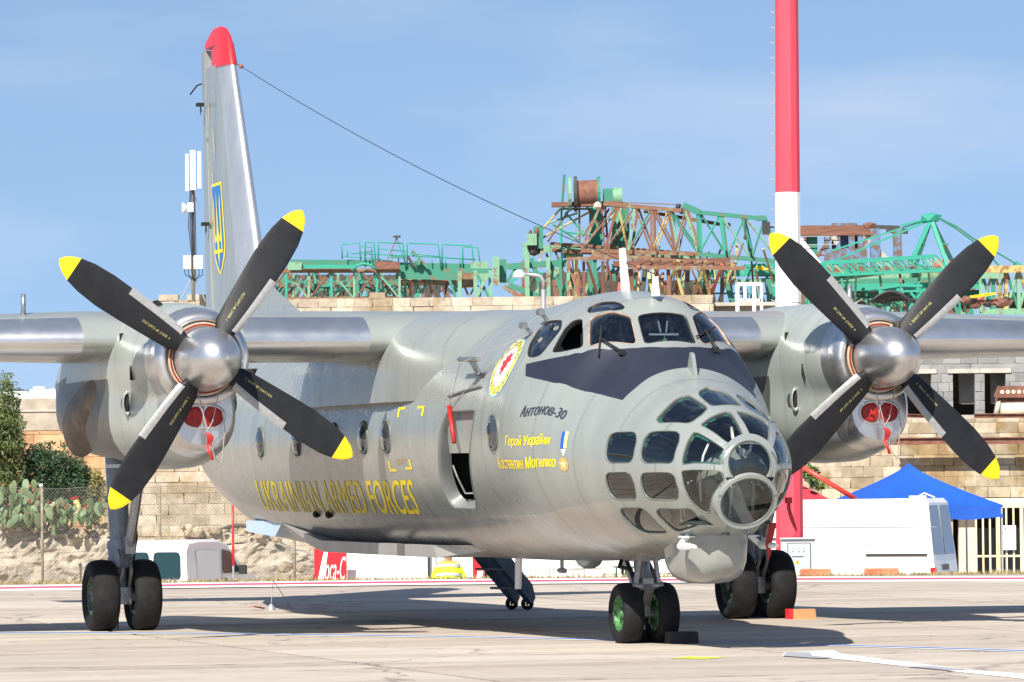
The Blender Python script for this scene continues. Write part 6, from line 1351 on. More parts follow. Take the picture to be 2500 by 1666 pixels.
# ---------------------------------------------------------------- right: mast, cabinets, van, tents, gate and walls
M['mast_red'] = mat('mast_red', (.62, .055, .085), .5, var=.10, vs=1.2, stretch=(4, 4, .3)); M['mast_white'] = mat('mast_white', (.80, .80, .80), .45, var=.03)
dm = 88.2; x_ = PXS(1815, 1330, dm); t = Site('light_mast', 'tall red and white banded mast rising out of the picture', 'mast', (x_, dm, 0))
zz = [0, PXZ(1815, 860, dm), PXZ(1813, 443, dm), 19.0]; r0 = 32.5*dm/11332; cols = ['mast_red', 'mast_white', 'mast_red']; lean = .006
for k in range(3):
    b = MB(); n = 12; pr = []
    for z in (zz[k], zz[k+1]):
        r = r0*(1-.0155*z); pr.append([(x_+lean*z+r*math.cos(2*PI*(i+.5)/n), dm+r*math.sin(2*PI*(i+.5)/n), z) for i in range(n)])
    b.add(pr[0]+pr[1], [(i, (i+1) % n, n+(i+1) % n, n+i) for i in range(n)]); t.part('mast_section', b, M[cols[k]])
for z in (PXZ(1815, 698, dm), PXZ(1815, 560, dm)*0+4.4): b = MB(); r = r0*(1-.0155*z)*1.005; b.add([(x_+lean*z+r*math.cos(2*PI*(i+.5)/12), dm+r*math.sin(2*PI*(i+.5)/12), z+q) for q in (0, .02) for i in range(12)], [(i, (i+1) % 12, 12+(i+1) % 12, 12+i) for i in range(12)]); t.part('joint', b, M['galv'])
for k in range(44):
    z = 1.6+.272*k; r = r0*(1-.0155*z); b = MB(); p = Vector((x_+lean*z-r*.98, dm-.02, z)); b.tube([p, p+Vector((-.06, 0, 0)), p+Vector((-.07, 0, .03))], .011, 5); t.part('step_peg', b, M['galv'])
b = MB(); z = PXZ(1775, 525, dm); b.box((x_-r0-.10, dm, z), (.13, .2, .22)); b.bar((x_-r0-.05, dm, z+.02), (x_-r0*.8, dm, z+.02), .03); t.part('flood_lamp', b, M['plastic'])
def cabinet(v0, v1, vt, vb, d, lab, detail):
    a, c = PXS(v0, 1300, d), PXS(v1, 1300, d); z0, z1 = PXZ((v0+v1)/2, vb, d), PXZ((v0+v1)/2, vt, d); t = Site('control_cabinet', lab, 'cabinet', ((a+c)/2, d, z0)); w, h = c-a, z1-z0
    b = MB(); b.box(((a+c)/2, d+.12, (z0+z1)/2), (w, .24, h)); t.part('housing', b, mat('cabinet_grey', (.58, .60, .60), .45) if 'cabinet_grey' not in bpy.data.materials else bpy.data.materials['cabinet_grey'])
    b = MB(); b.box(((a+c)/2, d+.1, z1+.012), (w*1.06, .30, .022)); t.part('roof', b, bpy.data.materials['cabinet_grey'])
    if detail:
        b = MB(); b.box(((a+c)/2+.02*w, d-.008, z0+h*.46), (w*.66, .016, h*.84)); dr = t.part('door', b, M['cab_door'])
        b = MB(); 
        for s_ in (-1, 1): b.box(((a+c)/2+.02*w+s_*w*.335, d-.012, z0+h*.46), (.012, .014, h*.86))
        b.box(((a+c)/2+.02*w, d-.012, z0+h*.885), (w*.68, .014, .012)); t.part('door_seal', b, M['plastic'])
        for i in range(3):
            for j in range(2): b = MB(); b.lathe([(0, .02), (-.012, .02), (-.013, .001)] if j == 0 else [(0, .015), (-.008, .015), (-.009, .001)], ((a+c)/2+(i-1)*w*.16, d-.016, z0+h*(.76-.11*j)), 'y', 12); t.part('knob', b, M['white'] if j == 0 else M['galv'])
        b = MB(); b.box(((a+c)/2-.02, d-.022, z0+h*.50), (w*.34, .012, .012)); t.part('handle', b, M['steel'])
        b = MB(); b.prism([(-.048, 0), (.048, 0), (0, .082)], ((a+c)/2-.02, d-.018, z0+h*.28), (1, 0, 0), (0, 0, 1), (0, -.002, 0)); t.part('warning_sign', b, M['sign_orange'])
        b = MB(); b.prism([(.0, .060), (-.012, .032), (.002, .034), (-.004, .012), (.012, .040), (.0, .038)], ((a+c)/2-.02, d-.021, z0+h*.28), (1, 0, 0), (0, 0, 1), (0, -.002, 0)); t.part('lightning_mark', b, M['black'])
M['cab_door'] = mat('cabinet_door', (.42, .47, .48), .45); M['sign_orange'] = mat('sign_orange', (.75, .42, .06), .5)
cabinet(1796, 1874, 1239, 1318, 87.6, 'grey electric cabinet with a warning triangle on its door', True); cabinet(1733, 1796, 1237, 1318, 88.6, 'plain grey cabinet half hidden by the right main wheels', False)
M['kerb_red'] = mat('kerb_red', (.55, .16, .08), .85, var=.3, vs=6); M['kerb_white'] = mat('kerb_white', (.70, .70, .68), .85, var=.15, vs=6)
for v0, v1, m, lab in ((1838, 1910, 'kerb_red', 'red painted kerbstone next to the electric cabinet'), (1911, 1984, 'kerb_white', 'white painted kerbstone between two red ones'), (1985, 2066, 'kerb_red', 'red painted kerbstone with a broken end in front of the large van'), (1800, 1837, 'kerb_white', 'short white kerbstone below the electric cabinet')):
    d = 86.2; a, c = PXS(v0, 1318, d), PXS(v1, 1318, d); b = MB(); b.box(((a+c)/2, d, .04), (c-a-.02, .16, .13)); o = site_mesh('kerbstone', b, M[m], lab, 'kerbstone', 'painted kerbstones', ((a+c)/2, d, 0))
    bv = o.modifiers.new('bevel', 'BEVEL'); bv.width = .015
# large white van, its side to the camera
def van_large():
    d = 112; a, c = PXS(1480, 1250, d), PXS(2146, 1250, d); z1 = PXZ(2000, 1147, d); z0 = LOW+.25; t = Site('van', 'large white panel van parked side on by the blue canopy', 'van', (c, d, LOW)); Wd = 2.0
    dk = (.42, .55)
    prof = [(c, z0), (c+.02, z0+.55), (c-.02, z0+.9), (c-.16, z1-.10), (c-.26, z1), (a+1.6, z1-.02), (a+.9, z1-.35), (a+.2, z0+.95), (a, z0+.7), (a, z0)]
    def ring(y, top): return [(x, y+(.12*(z-z0-.9) if z > z0+.9 and top else 0), z) for x, z in prof]
    n = len(prof); vs = ring(d, True)+[(x, d+Wd-(.12*(z-z0-.9) if z > z0+.9 else 0), z) for x, z in prof]
    mk('body', [Vector(v)-t.o for v in vs], [(k, (k+1) % n, n+(k+1) % n, n+k) for k in range(n)]+[tuple(range(n-1, -1, -1)), tuple(range(n, 2*n))], M['van_white'], t.e)
    # the rear, turned a little into view, its red-brown reflections put into the glass colour
    xr = c
    t.e.rotation_euler = (0, 0, RZ)
    rz = t.e.rotation_euler.z
    def q(name, pts, m): return mk(name, [Vector(p)-t.o for p in pts], [tuple(range(len(pts)))], m, t.e)
    zz = lambda k: z0+(z1-z0)*k
    for z_, w in ((.71, .020), (.52, .010)):
        b = MB(); off = .12*max(0, zz(z_)-z0-.9); b.box(((a+c)/2+.2, d+off-.004, zz(z_)), (c-a-.75 if z_ < .6 else c-a-.3, .014, w)); t.part('body_crease', b, M['van_line'])
    b = MB(); b.box(((PXS(1985, 1270, d)+PXS(2130, 1270, d))/2, d-.012, PXZ(2050, 1276, d)), (145*d/11332, .03, .055)); t.part('door_track', b, M['plastic'])
    b = MB(); b.box((PXS(1984, 1270, d), d-.003, zz(.35)), (.012, .012, 1.3)); t.part('door_seam', b, M['van_line'])
    for k in (0, 1):
        y0, y1 = (d+.12, d+.97) if k == 0 else (d+1.03, d+1.88)
        q('rear_window', [(c-.012, y0, z0+.95), (c-.012, y1, z0+.95), (c-.150, y1-.05, z1-.16), (c-.150, y0+.05, z1-.16)], M['van_rear_glass'])
    b = MB(); b.box((c-.03, d+.05, z0+.45), (.12, .12, .42)); t.part('tail_lamp', b, M['tail_red'])
    b = MB(); b.box((c+.02, d+.9, z0+.66), (.03, .55, .13)); t.part('number_plate', b, M['plate'])
    b = MB(); b.box((c+.03, d+1.0, z0+.08), (.14, 1.9, .18)); t.part('bumper', b, M['plastic'])
    b = MB(); b.box((c-.5, d+.5, z1+.035), (.40, .05, .05)); b.tube([(c-.5, d+.5, z1+.04), (c-.35, d+.5, z1+.12), (c-.1, d+.5, z1+.02)], .015, 5); t.part('roof_fitting', b, M['white'])
    for x in (c-1.05, a+.95):
        for y in (d+.12, d+Wd-.12): b = MB(); b.lathe([(-.11, .22), (-.12, .33), (0, .35), (.12, .33), (.11, .22)], (x, y, LOW+.35), 'y', 20); w = t.part('wheel', b, M['rubber'], True); b = MB(); b.lathe([(-.10, .001), (-.09, .12), (-.10, .22)], (x, y, LOW+.35), 'y', 16); t.part('hubcap', b, M['galv'], True, None, w)
    # swing the van about its rear corner so that the rear shows as a narrow slanted face
    t.e.rotation_euler = (0, 0, RZ-R_(20)); return t
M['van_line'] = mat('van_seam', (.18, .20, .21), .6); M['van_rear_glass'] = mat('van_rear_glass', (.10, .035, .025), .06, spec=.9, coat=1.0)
van_large()
# blue canopy tent
M['blue_cloth'] = mat('blue_canopy_cloth', (.004, .075, .42), .75, var=.08, vs=2, bump=.25, bs=3)
t = Site('canopy_tent', 'bright blue canopy tent behind the large white van', 'tent', (9.42, 118, LOW)); dc = 118; ap = PX(2088, 1065, dc); er = PX(2290, 1160, dc); hw = (er[0]-ap[0])/1.13; ze = er[2]; zv = PXZ(2290, 1190, dc)
ang = R_(8); cs, sn = math.cos(ang), math.sin(ang)
def tp(x, y, z): return (ap[0]+x*cs-y*sn, dc+x*sn+y*cs, z)
cor = [(-hw, -hw), (hw, -hw), (hw, hw), (-hw, hw)]
for k in range(4):
    (x0, y0), (x1, y1) = cor[k], cor[(k+1) % 4]; n = 8; vs = []; fs = []
    for i in range(n+1):
        q = i/n
        for j in range(n+1):
            p = j/n; x, y = (x0+(x1-x0)*p)*q, (y0+(y1-y0)*p)*q; z = ap[2]+(ze-ap[2])*(q**.80)-.05*math.sin(PI*p)*math.sin(PI*q); vs.append(tp(x, y, z))
    b = MB(); b.add(vs, [(i*(n+1)+j, i*(n+1)+j+1, (i+1)*(n+1)+j+1, (i+1)*(n+1)+j) for i in range(n) for j in range(n)]); t.part('roof_panel', b, M['blue_cloth'], True)
    vs = []
    for j in range(17):
        p = j/16; x, y = x0+(x1-x0)*p, y0+(y1-y0)*p; w = 1+.012*math.sin(j*1.9); vs += [tp(x, y, ze), tp(x*w, y*w, (ze+zv)/2), tp(x*1.005, y*1.005, zv+.03*math.sin(j*.9))]
    b = MB(); b.add(vs, [(3*i+q, 3*i+q+1, 3*i+q+4, 3*i+q+3) for i in range(16) for q in range(2)]); t.part('valance', b, M['blue_cloth'], True)
    b = MB(); p0 = tp(x0*.985, y0*.985, LOW); b.bar(p0, tp(x0*.985, y0*.985, ze), .045); t.part('leg', b, M['galv'])
# red canopy behind the mast
M['red_cloth'] = mat('red_canopy_cloth', (.62, .03, .05), .75, var=.08, vs=3)
t = Site('canopy_tent', 'red canopy roof showing between the mast and the white van', 'tent', (6.59, 121, LOW)); a_ = (6.51, 121.0, 1.79); e_ = (7.73, 121.0, 1.12); w_ = e_[0]-a_[0]
b = MB(); cq = [(a_[0]-w_, 121-w_, e_[2]), (e_[0], 121-w_, e_[2]), (e_[0], 121+w_, e_[2]), (a_[0]-w_, 121+w_, e_[2])]
for k in range(4): b = MB(); b.add([(a_[0], 121, a_[2]), cq[k], cq[(k+1) % 4]], [(0, 1, 2)]); t.part('roof_panel', b, M['red_cloth']); b = MB(); p, q = cq[k], cq[(k+1) % 4]; b.add([p, q, (q[0], q[1], q[2]-.28), (p[0], p[1], p[2]-.28)], [(0, 1, 2, 3)]); t.part('valance', b, M['red_cloth']); b = MB(); b.bar((p[0], p[1], LOW), p, .04); t.part('leg', b, M['galv'])
t = Site('flag_pole', 'slanting bright red pole leaning left behind the white van', 'pole', (7.96, 115.0, 1.19)); b = MB(); b.tube([(6.65, 115.0, 1.99), (7.96, 115.0, 1.18)], .055, 9); t.part('pole', b, mat('pole_red', (.75, .05, .03), .4), True); b = MB(); p = Vector((7.96, 115.0, 1.18)); b.tube([p, Vector((p.x+1.0, p.y, LOW))], .06, 8); t.part('prop', b, M['red'])
# yellow limestone building with its lintel and barred gates
bd = Site('stone_building', 'yellow limestone building with a cement lintel behind the blue canopy', 'building', (10.03, 124, LOW)); d = 124
zl0, zl1, ztop = PXZ(2200, 1168, d), PXZ(2200, 1146, d), PXZ(2200, 962, d); xa, xb = PXS(1835, 1000, d), PXS(2480, 1000, d)
xg = PXS(2190, 1200, d)
b = MB(); b.box(((xa+xb)/2, d+.75, (zl1+ztop)/2), (xb-xa, .9, ztop-zl1)); bd.part('core', b, M['mortar'])
b = MB(); b.box(((xa+xg)/2, d+.5, (LOW+zl1)/2), (xg-xa, .9, zl1-LOW)); bd.part('lower_wall', b, M['limestone'])
course_wall(bd, xa, xb, d, zl1+.02, ztop, .52, .27, M['limestone_y'], rg, .3)
b = MB(); b.box(((xa+xb)/2, d-.05, (zl0+zl1)/2), (xb-xa, .5, zl1-zl0)); bd.part('lintel', b, M['cement_pale'] if 'cement_pale' in M else M.setdefault('cement_pale', mat('lintel_plaster', (.62, .55, .43), .9, var=.12, vs=2)))
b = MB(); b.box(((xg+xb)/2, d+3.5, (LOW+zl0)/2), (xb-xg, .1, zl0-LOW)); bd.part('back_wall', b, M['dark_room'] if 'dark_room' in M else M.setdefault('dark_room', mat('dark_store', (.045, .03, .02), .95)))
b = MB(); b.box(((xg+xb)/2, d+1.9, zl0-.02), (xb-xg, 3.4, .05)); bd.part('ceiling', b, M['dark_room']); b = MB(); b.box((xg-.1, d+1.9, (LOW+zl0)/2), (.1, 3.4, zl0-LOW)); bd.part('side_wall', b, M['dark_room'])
b = MB(); b.box((PXS(2225, 1250, d), d+.35, (LOW+PXZ(2225, 1190, d))/2), (40*d/11332, .3, PXZ(2225, 1190, d)-LOW)); bd.part('gate_pier', b, M['cement_pale'])
b = MB(); b.box((PXS(2290, 1290, d), d+1.6, LOW+.9), (1.6, .6, 1.5)); bd.part('store_shelf', b, M['plate'])
def gate(v0, v1, lab, sign):
    dd = 123.4; a, c = PXS(v0, 1250, dd), PXS(v1, 1250, dd); z1 = PXZ(2300, 1163 if v0 > 2290 else 1166, dd); t = Site('barred_gate', lab, 'gate', (a, dd, LOW), 'cream barred gates of the stone building'); n = int(round((c-a)/.165))
    for k in range(n+1): x = a+(c-a)*k/n; member(t, 'bar', (x, dd, LOW+.1), (x, dd, z1), .045, M['gate_cream'])
    for z in (z1, PXZ(2300, 1278, dd), LOW+.15): member(t, 'rail', (a, dd-.002, z), (c, dd-.002, z), .05, M['gate_cream'])
    return t
M['gate_cream'] = mat('gate_cream_paint', (.66, .58, .40), .6, var=.08, vs=5)
gate(2243, 2291, 'narrow cream barred gate partly behind the tent leg', False); gt = gate(2296, 2346, 'cream barred gate carrying the white danger sign', True); gate(2350, 2420, 'cream barred gate cut by the right picture edge', False)
sg_ = Site('danger_sign', 'white danger notice fixed to the barred gate', 'sign', (12.37, 123.3, -0.18)); b = MB(); w, h = 31*123.3/11332, 56*123.3/11332; x_, z_ = sg_.o.x, sg_.o.z; b.box((x_, 123.3, z_+h/2), (w, .015, h)); sg_.part('plate', b, M['white'])
def site_text(t, s, x0, x1, z0, z1, d, m, name='lettering'):
    bm = text_mesh(s)
    for v in bm.verts: v.co = Vector((x0+v.co.x*(x1-x0), d, z0+v.co.y*(z1-z0)))-t.o
    me = bpy.data.meshes.new(name); bm.to_mesh(me); bm.free(); me.materials.append(m); return link(bpy.data.objects.new(name, me), t.e)
site_text(sg_, 'Danger', x_-.04, x_+.145, z_+h-.10, z_+h-.035, 123.288, M['plastic'])
for zz_ in (.30, .42): b = MB(); b.tube([(x_-.12, 123.288, z_+zz_), (x_-.10, 123.288, z_+zz_-.03), (x_-.07, 123.288, z_+zz_+.03)], .008, 4); sg_.part('tick', b, M['plastic'])
b = MB(); b.prism([(-.03, 0), (.03, 0), (0, .055)], (x_-.10, 123.29, z_+h-.10), (1, 0, 0), (0, 0, 1), (0, -.002, 0)); sg_.part('triangle', b, M['plastic'])
# scrap on top of the limestone building
def beam(v0, y0, v1, y1, d, w, h, m, lab, grp='rusty beams on the stone building'):
    a, c = PX(v0, y0, d), PX(v1, y1, d); b = MB(); a, c = Vector(a), Vector(c); b.bar(a+Vector((0, 0, h/2)), c+Vector((0, 0, h/2)), w, h*.18); b.bar(a-Vector((0, 0, h/2)), c-Vector((0, 0, h/2)), w, h*.18); b.bar(a, c, w*.25, h)
    site_mesh('steel_beam', b, m, lab, 'steel beam', grp, a)
def pxbeam(): pass
beam(2052, 1014, 2420, 1012, 123.4, .16, .15, M['rust_brown'], 'long brown steel beam across the yellow limestone wall'); beam(2060, 955, 2125, 957, 125.2, .16, .08, M['rust_brown'], 'short rusty beam on the wall top left of the propeller blade'); beam(2238, 956, 2420, 956, 125, .16, .10, M['rust_brown'], 'thin rusty beam under the concrete lump'); beam(2262, 985, 2420, 990, 125.4, .16, .16, M['rust_brown'], 'thick rusty beam in shade under the thin one')
r_ = random.Random(4)
for k, (v, y, w, h) in enumerate(((2280, 968, 46, 16), (2330, 968, 44, 16), (2290, 990, 44, 20), (2335, 1000, 40, 12))):
    t = Site('stone_slab', ['arched limestone slab left of another on the rusty beams', 'arched limestone slab right of another on the rusty beams', 'pale boulder lodged under the thin rusty beam', 'flat pale stone at the right edge on the thick beam'][k], 'stone', PX(v, y+h/2, 125.0)); piece(t, 'stone', PX(v, y, 124.9), (w*.011, .4, h*.013), M['limestone_y'], 'stone%d' % k)
t = Site('scrap_machine', 'rusty brown perforated machine hood above the limestone wall', 'machine', (12.91, 127.0, 3.56)); p0, p1 = (12.46, 127.0, 3.56), (13.59, 127.0, 3.94)
b = MB(); b.prism([(0, 0), (1.2, 0), (1.2, .40), (.20, .40), (.06, .28), (0, .10)], (p0[0], 126.6, p0[2]), (1, 0, 0), (0, 0, 1), (0, .8, 0)); t.part('hood', b, M['rust_brown'])
b = MB(); b.prism([(-.08, 0), (1.3, 0), (1.3, .30), (-.02, .30), (-.04, .22), (-.12, .06)], (p0[0], 126.5, p0[2]+.11), (1, 0, 0), (0, 0, 1), (0, .06, 0)); t.part('rim', b, M['rust_brown'])
for k in range(8): b = MB(); b.lathe([(0, .001), (0, .055)], (p0[0]+.10+.145*k, 126.49, p0[2]+.26), 'y', 10); t.part('hole', b, M['bare_stripe'])
t = Site('concrete_pipe', 'pale concrete cylinder lying below the rusty machine hood', 'concrete pipe', (12.81, 126.0, 3.32)); b = MB(); b.tube([(12.38, 126.0, 3.36), (13.58, 126.0, 3.37)], .17, 14); t.part('pipe', b, M['cement_pale'], True); b = MB(); b.tube([(12.32, 126.0, 3.38), (12.41, 126.0, 3.36)], [.19, .24], 14); t.part('flange', b, M['cement'], True)
b = MB(); b.box((10.56, 127.5, 3.13), (40, 3.4, .2)); site_mesh('building_roof', b, M['cement'], o=(10.56, 127.5, 3.13), kind='structure')
# grey blockwork shell with empty window openings
gb = Site('blockwork_building', 'unfinished grey blockwork building with empty window openings', 'building', (12.27, 136, LOW)); d = 136
xa, xb, z0, z1 = PXS(2010, 900, d), PXS(2440, 900, d), PXZ(2200, 965, d), PXZ(2200, 800, d)
ops = [(PXS(a_, 900, d), PXS(c_, 900, d)) for a_, c_ in ((2085, 2140), (2190, 2240), (2263, 2311))]; zo0, zo1 = PXZ(2200, 928, d), PXZ(2200, 858, d)
course_wall(gb, xa, xb, d, zo1, z1, .52, .26, M['blockwork'], rg, .3)
for p_, q_ in zip([xa]+[q for _, q in ops], [p for p, _ in ops]+[xb]): course_wall(gb, p_, q_, d, z0, zo1, .30, .26, M['blockwork'], rg, .3)
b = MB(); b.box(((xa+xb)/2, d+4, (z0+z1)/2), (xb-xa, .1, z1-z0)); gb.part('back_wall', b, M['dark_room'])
b = MB(); b.box(((xa+xb)/2, d+2.2, z1-.05), (xb-xa, 4, .2)); gb.part('slab', b, M['cement'])
for p, q in ops: b = MB(); b.box(((p+q)/2+.15, d+.9, (zo0+zo1)/2), (q-p-.2, .2, zo1-zo0)); gb.part('inner_partition', b, M['blockwork']); b = MB(); b.box(((p+q)/2, d+.12, zo1+.06), (q-p+.3, .32, .12)); gb.part('lintel', b, M['cement'])
b = MB(); b.box(((xa+xb)/2, d+2, (z0+LOW)/2), (xb-xa, 4, z0-LOW)); gb.part('base', b, M['mortar'])
# green plant by the mast
M['leaf_vine'] = mat('leaf_vine', (.11, .17, .04), .55, var=.35, vs=4)
tree('light green climbing plant on the wall right of the mast', (7.28, 120.0, 1.39), [B3((7.33, 120.0, 1.87), .28, .2, .26), B3((7.2, 120.0, 1.6), .22, .2, .25), B3((7.46, 120.0, 1.46), .14, .2, .10)], 420, .10, M['leaf_vine'], 35, 1.4, 0, 'climbing_plant', 'plant')
# dark grey car, its nose reaching in at the right edge
def car():
    d = 94; xn, zb = PXS(2300, 1318, d), PXZ(2330, 1318, d); t = Site('car', 'grey blue car reaching in at the right picture edge', 'car', (xn, d, LOW)); z = LOW
    prof = [(0, .25), (0, .60), (.10, .74), (.45, .86), (1.15, 1.00), (1.75, 1.40), (2.3, 1.47), (3.2, 1.42), (3.9, 1.05), (4.2, .98), (4.28, .60), (4.2, .25)]
    n = len(prof); ys = [(0, .94, 0), (.06, 1, 0), (1.70, 1, 0), (1.76, .94, 0)]
    vs = [(xn+2.1+(x-2.1)*k*(1), d+y+(.16*max(0, zz_-.95)/.45 if y < 1 else -.16*max(0, zz_-.95)/.45), z+zz_) for y, k, _ in ys for x, zz_ in prof]
    mk('body', [Vector(v)-t.o for v in vs], [(i*n+k, i*n+(k+1) % n, (i+1)*n+(k+1) % n, (i+1)*n+k) for i in range(3) for k in range(n)]+[tuple(range(n-1, -1, -1)), tuple(range(3*n, 4*n))], M['car_paint'], t.e, True, None, None, R_(35))
    b = MB(); b.add([(xn+1.30, d-.004, z+1.02), (xn+2.2, d+.01, z+1.02), (xn+2.2, d+.12, z+1.38), (xn+1.80, d+.12, z+1.36)], [(0, 1, 2, 3)]); t.part('side_window', b, M['van_glass'])
    b = MB(); b.lathe([(-.10, .02), (-.06, .09), (.03, .11), (.09, .08), (.1, .01)], (xn+.55, d-.2, z+1.16), 'x', 12); t.part('mirror', b, mat('mirror_teal', (.01, .22, .33), .25, coat=.6), True)
    b = MB(); b.box((xn+.08, d+.15, z+.66), (.2, .3, .14)); t.part('headlight', b, M['galv'])
    for x in (.75, 3.4):
        for y in (.08, 1.68): b = MB(); b.lathe([(-.09, .2), (-.1, .29), (0, .31), (.1, .29), (.09, .2)], (xn+x, d+y, z+.31), 'y', 18); t.part('wheel', b, M['rubber'], True)
M['car_paint'] = mat('car_grey_blue', (.17, .20, .25), .3, .3, coat=.6)
car()

# ---------------------------------------------------------------- scrapped crane sections on the roof terrace
rc = random.Random(77)
_member = member
def member(t, name, a, b_, w, m, kind='box', h=None):
    k = 1.0 if name in ('rope', 'tube') else .72
    return _member(t, name, a, b_, w*k, m, kind, h*k if h else None)
def lerp3(a, b_, q): return Vector(a).lerp(Vector(b_), q)
def lattice(t, t0, t1, b0, b1, n, dep, w, mc, mb, back=True, x=False, verts=True, mats_v=None, phase=0):
    """box girder between a top and a bottom chord line; every bar is a part"""
    off = Vector((.15, dep, .08))
    for k, o in ((0, Vector((0, 0, 0))), (1, off))[:2 if back else 1]:
        member(t, 'chord', Vector(t0)+o, Vector(t1)+o, w*1.5, mc); member(t, 'chord', Vector(b0)+o, Vector(b1)+o, w*1.5, mc)
        for i in range(n+1):
            q = i/n; T, B_ = lerp3(t0, t1, q)+o, lerp3(b0, b1, q)+o
            if verts: member(t, 'upright', T, B_, w, (mats_v or mb)[(i+k) % len(mats_v or mb)])
            if i < n:
                q2 = (i+1)/n; T2, B2 = lerp3(t0, t1, q2)+o, lerp3(b0, b1, q2)+o; up = (i+k+phase) % 2
                member(t, 'brace', T if up else B_, B2 if up else T2, w*.9, mb[(i*2+k) % len(mb)], 'round')
                if x: member(t, 'brace', B_ if up else T, T2 if up else B2, w*.8, mb[(i*2+k+1) % len(mb)], 'round')
            if back and k == 0 and i % 2 == 0: member(t, 'cross_bar', T, T+off, w*.8, mb[i % len(mb)]); member(t, 'cross_bar', B_, B_+off, w*.8, mb[(i+1) % len(mb)])
G, PG_, RU, TE, DK, ST = M['crane_green'], M['crane_pale'], M['crane_rust'], M['crane_teal'], M['crane_dark'], M['crane_yellow']
RB = M['rust_brown']
# left boom section
t = Site('crane_section', 'rusty and green lattice boom section lying on the parapet at the left', 'crane section', (-3.91, 150.0, 7.19), 'scrapped crane sections')
lattice(t, (-7.54, 150.0, 8.11), (-3.4, 150.0, 8.07), (-7.55, 150.0, 7.23), (-3.41, 150.0, 7.22), 6, 1.3, .10, RU, [RB, RU, PG_, G], True, False, True, [PG_, TE])
for k in range(11): member(t, 'brace', (-6.16, 151.6, 8.04), (-5.96, 151.6, 7.3), .07, [G, RU, TE, RB][k % 4], 'round'); member(t, 'brace', (-5.97, 152.2, 8.07), (-6.15, 152.2, 7.33), .06, [TE, G, PG_][k % 3], 'round')
for y in (1060, 1130): member(t, 'chord', PC(0,y,152.4), PC(1150,y,152.4), .09, G)
t = Site('crane_deck', 'green crane platform with a bent handrail on top of the left boom section', 'crane section', (-4.57, 150.0, 8.13), 'scrapped crane sections')
member(t, 'girder', (-6.75, 149.8, 8.23), (-4.75, 149.8, 8.21), .16, TE, 'box', .20); member(t, 'girder', (-6.74, 150.5, 8.39), (-3.61, 150.5, 8.33), .25, G, 'box', .10); member(t, 'girder', (-4.14, 149.8, 8.27), (-3.38, 149.8, 8.23), .3, M['rust_brown'], 'box', .18); piece(t, 'end_plate', (-6.57, 149.7, 8.24), (.42, .18, .24), PG_)
member(t, 'deck', (-3.51, 150.2, 8.09), (-1.03, 150.2, 8.02), .7, G, 'box', .13); piece(t, 'gusset', (-0.96, 150.0, 8.06), (.55, .1, .55), PG_); piece(t, 'motor', (-2.82, 150.0, 8.3), (.28, .3, .28), G, 'stone1', .4); member(t, 'hinge_arm', (-3.02, 150.0, 8.69), (-2.52, 150.0, 8.14), .12, G); member(t, 'hinge_arm', (-3.16, 150.0, 8.52), (-2.96, 150.0, 8.22), .12, DK)
b = MB(); b.tube([(-4.85, 149.7, 8.09), (-4.68, 149.7, 8.24), (-4.47, 149.7, 8.3), (-4.27, 149.7, 8.25), (-4.1, 149.7, 8.1)], .045, 7); t.part('arch', b, TE, True)
def rail_loop(pts, r=.026): b = MB(); b.tube(pts, r, 6); t.part('handrail', b, TE, True)
rail_loop([(-5.14, 150.0, 8.46), (-5.16, 150.0, 8.9), (-4.61, 150.0, 8.94), (-4.58, 150.0, 8.41)]); rail_loop([(-4.99, 150.0, 8.51), (-4.98, 150.0, 8.73), (-4.84, 150.0, 8.61), (-4.28, 150.0, 8.67)], .02); rail_loop([(-5.09, 150.0, 8.54), (-3.94, 150.0, 8.43)], .018); rail_loop([(-4.59, 150.4, 8.86), (-4.26, 150.4, 8.82), (-4.24, 150.4, 8.42)], .02)
for x0, x1, y0 in ((850, 950, 700), (968, 1212, 705), (1225, 1530, 712), (1540, 1830, 725), (1725, 1885, 745)):
    rail_loop([(a_, 150.1, c_) for a_, _, c_ in []] or [Vector((-7.31, 150.0, 11.38)) for _ in ()] or [Vector(lerp3((-7.34, 150.1, 8.23), (-3.94, 150.1, 8.2), x0/1000)), Vector(lerp3((-7.33, 150.1, 8.94), (-3.94, 150.1, 8.91), x0/1000))+Vector((0, 0, (720-y0)*.0034)), Vector(lerp3((-7.33, 150.1, 8.99), (-3.94, 150.1, 8.96), (x0+25)/1000))+Vector((0, 0, (705-y0)*.0034)), Vector(lerp3((-7.33, 150.1, 8.99), (-3.94, 150.1, 8.96), (x1-20)/1000))+Vector((0, 0, (705-y0-12)*.0034)), Vector(lerp3((-7.34, 150.1, 8.2), (-3.94, 150.1, 8.16), x1/1000))])
rail_loop([(-4.45, 150.1, 8.61), (-3.19, 150.1, 8.55), (-1.09, 150.1, 8.4)], .02); rail_loop([(-4.04, 150.1, 8.76), (-3.23, 150.1, 8.68)], .018); rail_loop([(-3.06, 150.1, 8.61), (-2.18, 150.1, 8.5)], .018)
for x in (925, 1150, 1450, 1570, 1700): rail_loop([lerp3((-7.33, 150.1, 8.6), (-3.94, 150.1, 8.57), x/1000), lerp3((-7.34, 150.1, 8.23), (-3.94, 150.1, 8.2), x/1000)], .018)
member(t, 'a_frame', (-3.77, 150.0, 8.41), (-3.48, 150.0, 9.09), .05, RU, 'round'); member(t, 'a_frame', (-3.48, 150.0, 9.09), (-3.26, 150.0, 8.42), .05, TE, 'round'); piece(t, 'cap', (-3.47, 150.0, 9.12), (.22, .2, .06), DK); member(t, 'tie', (-3.67, 150.0, 8.51), (-3.28, 150.0, 8.49), .10, G, 'box', .12)
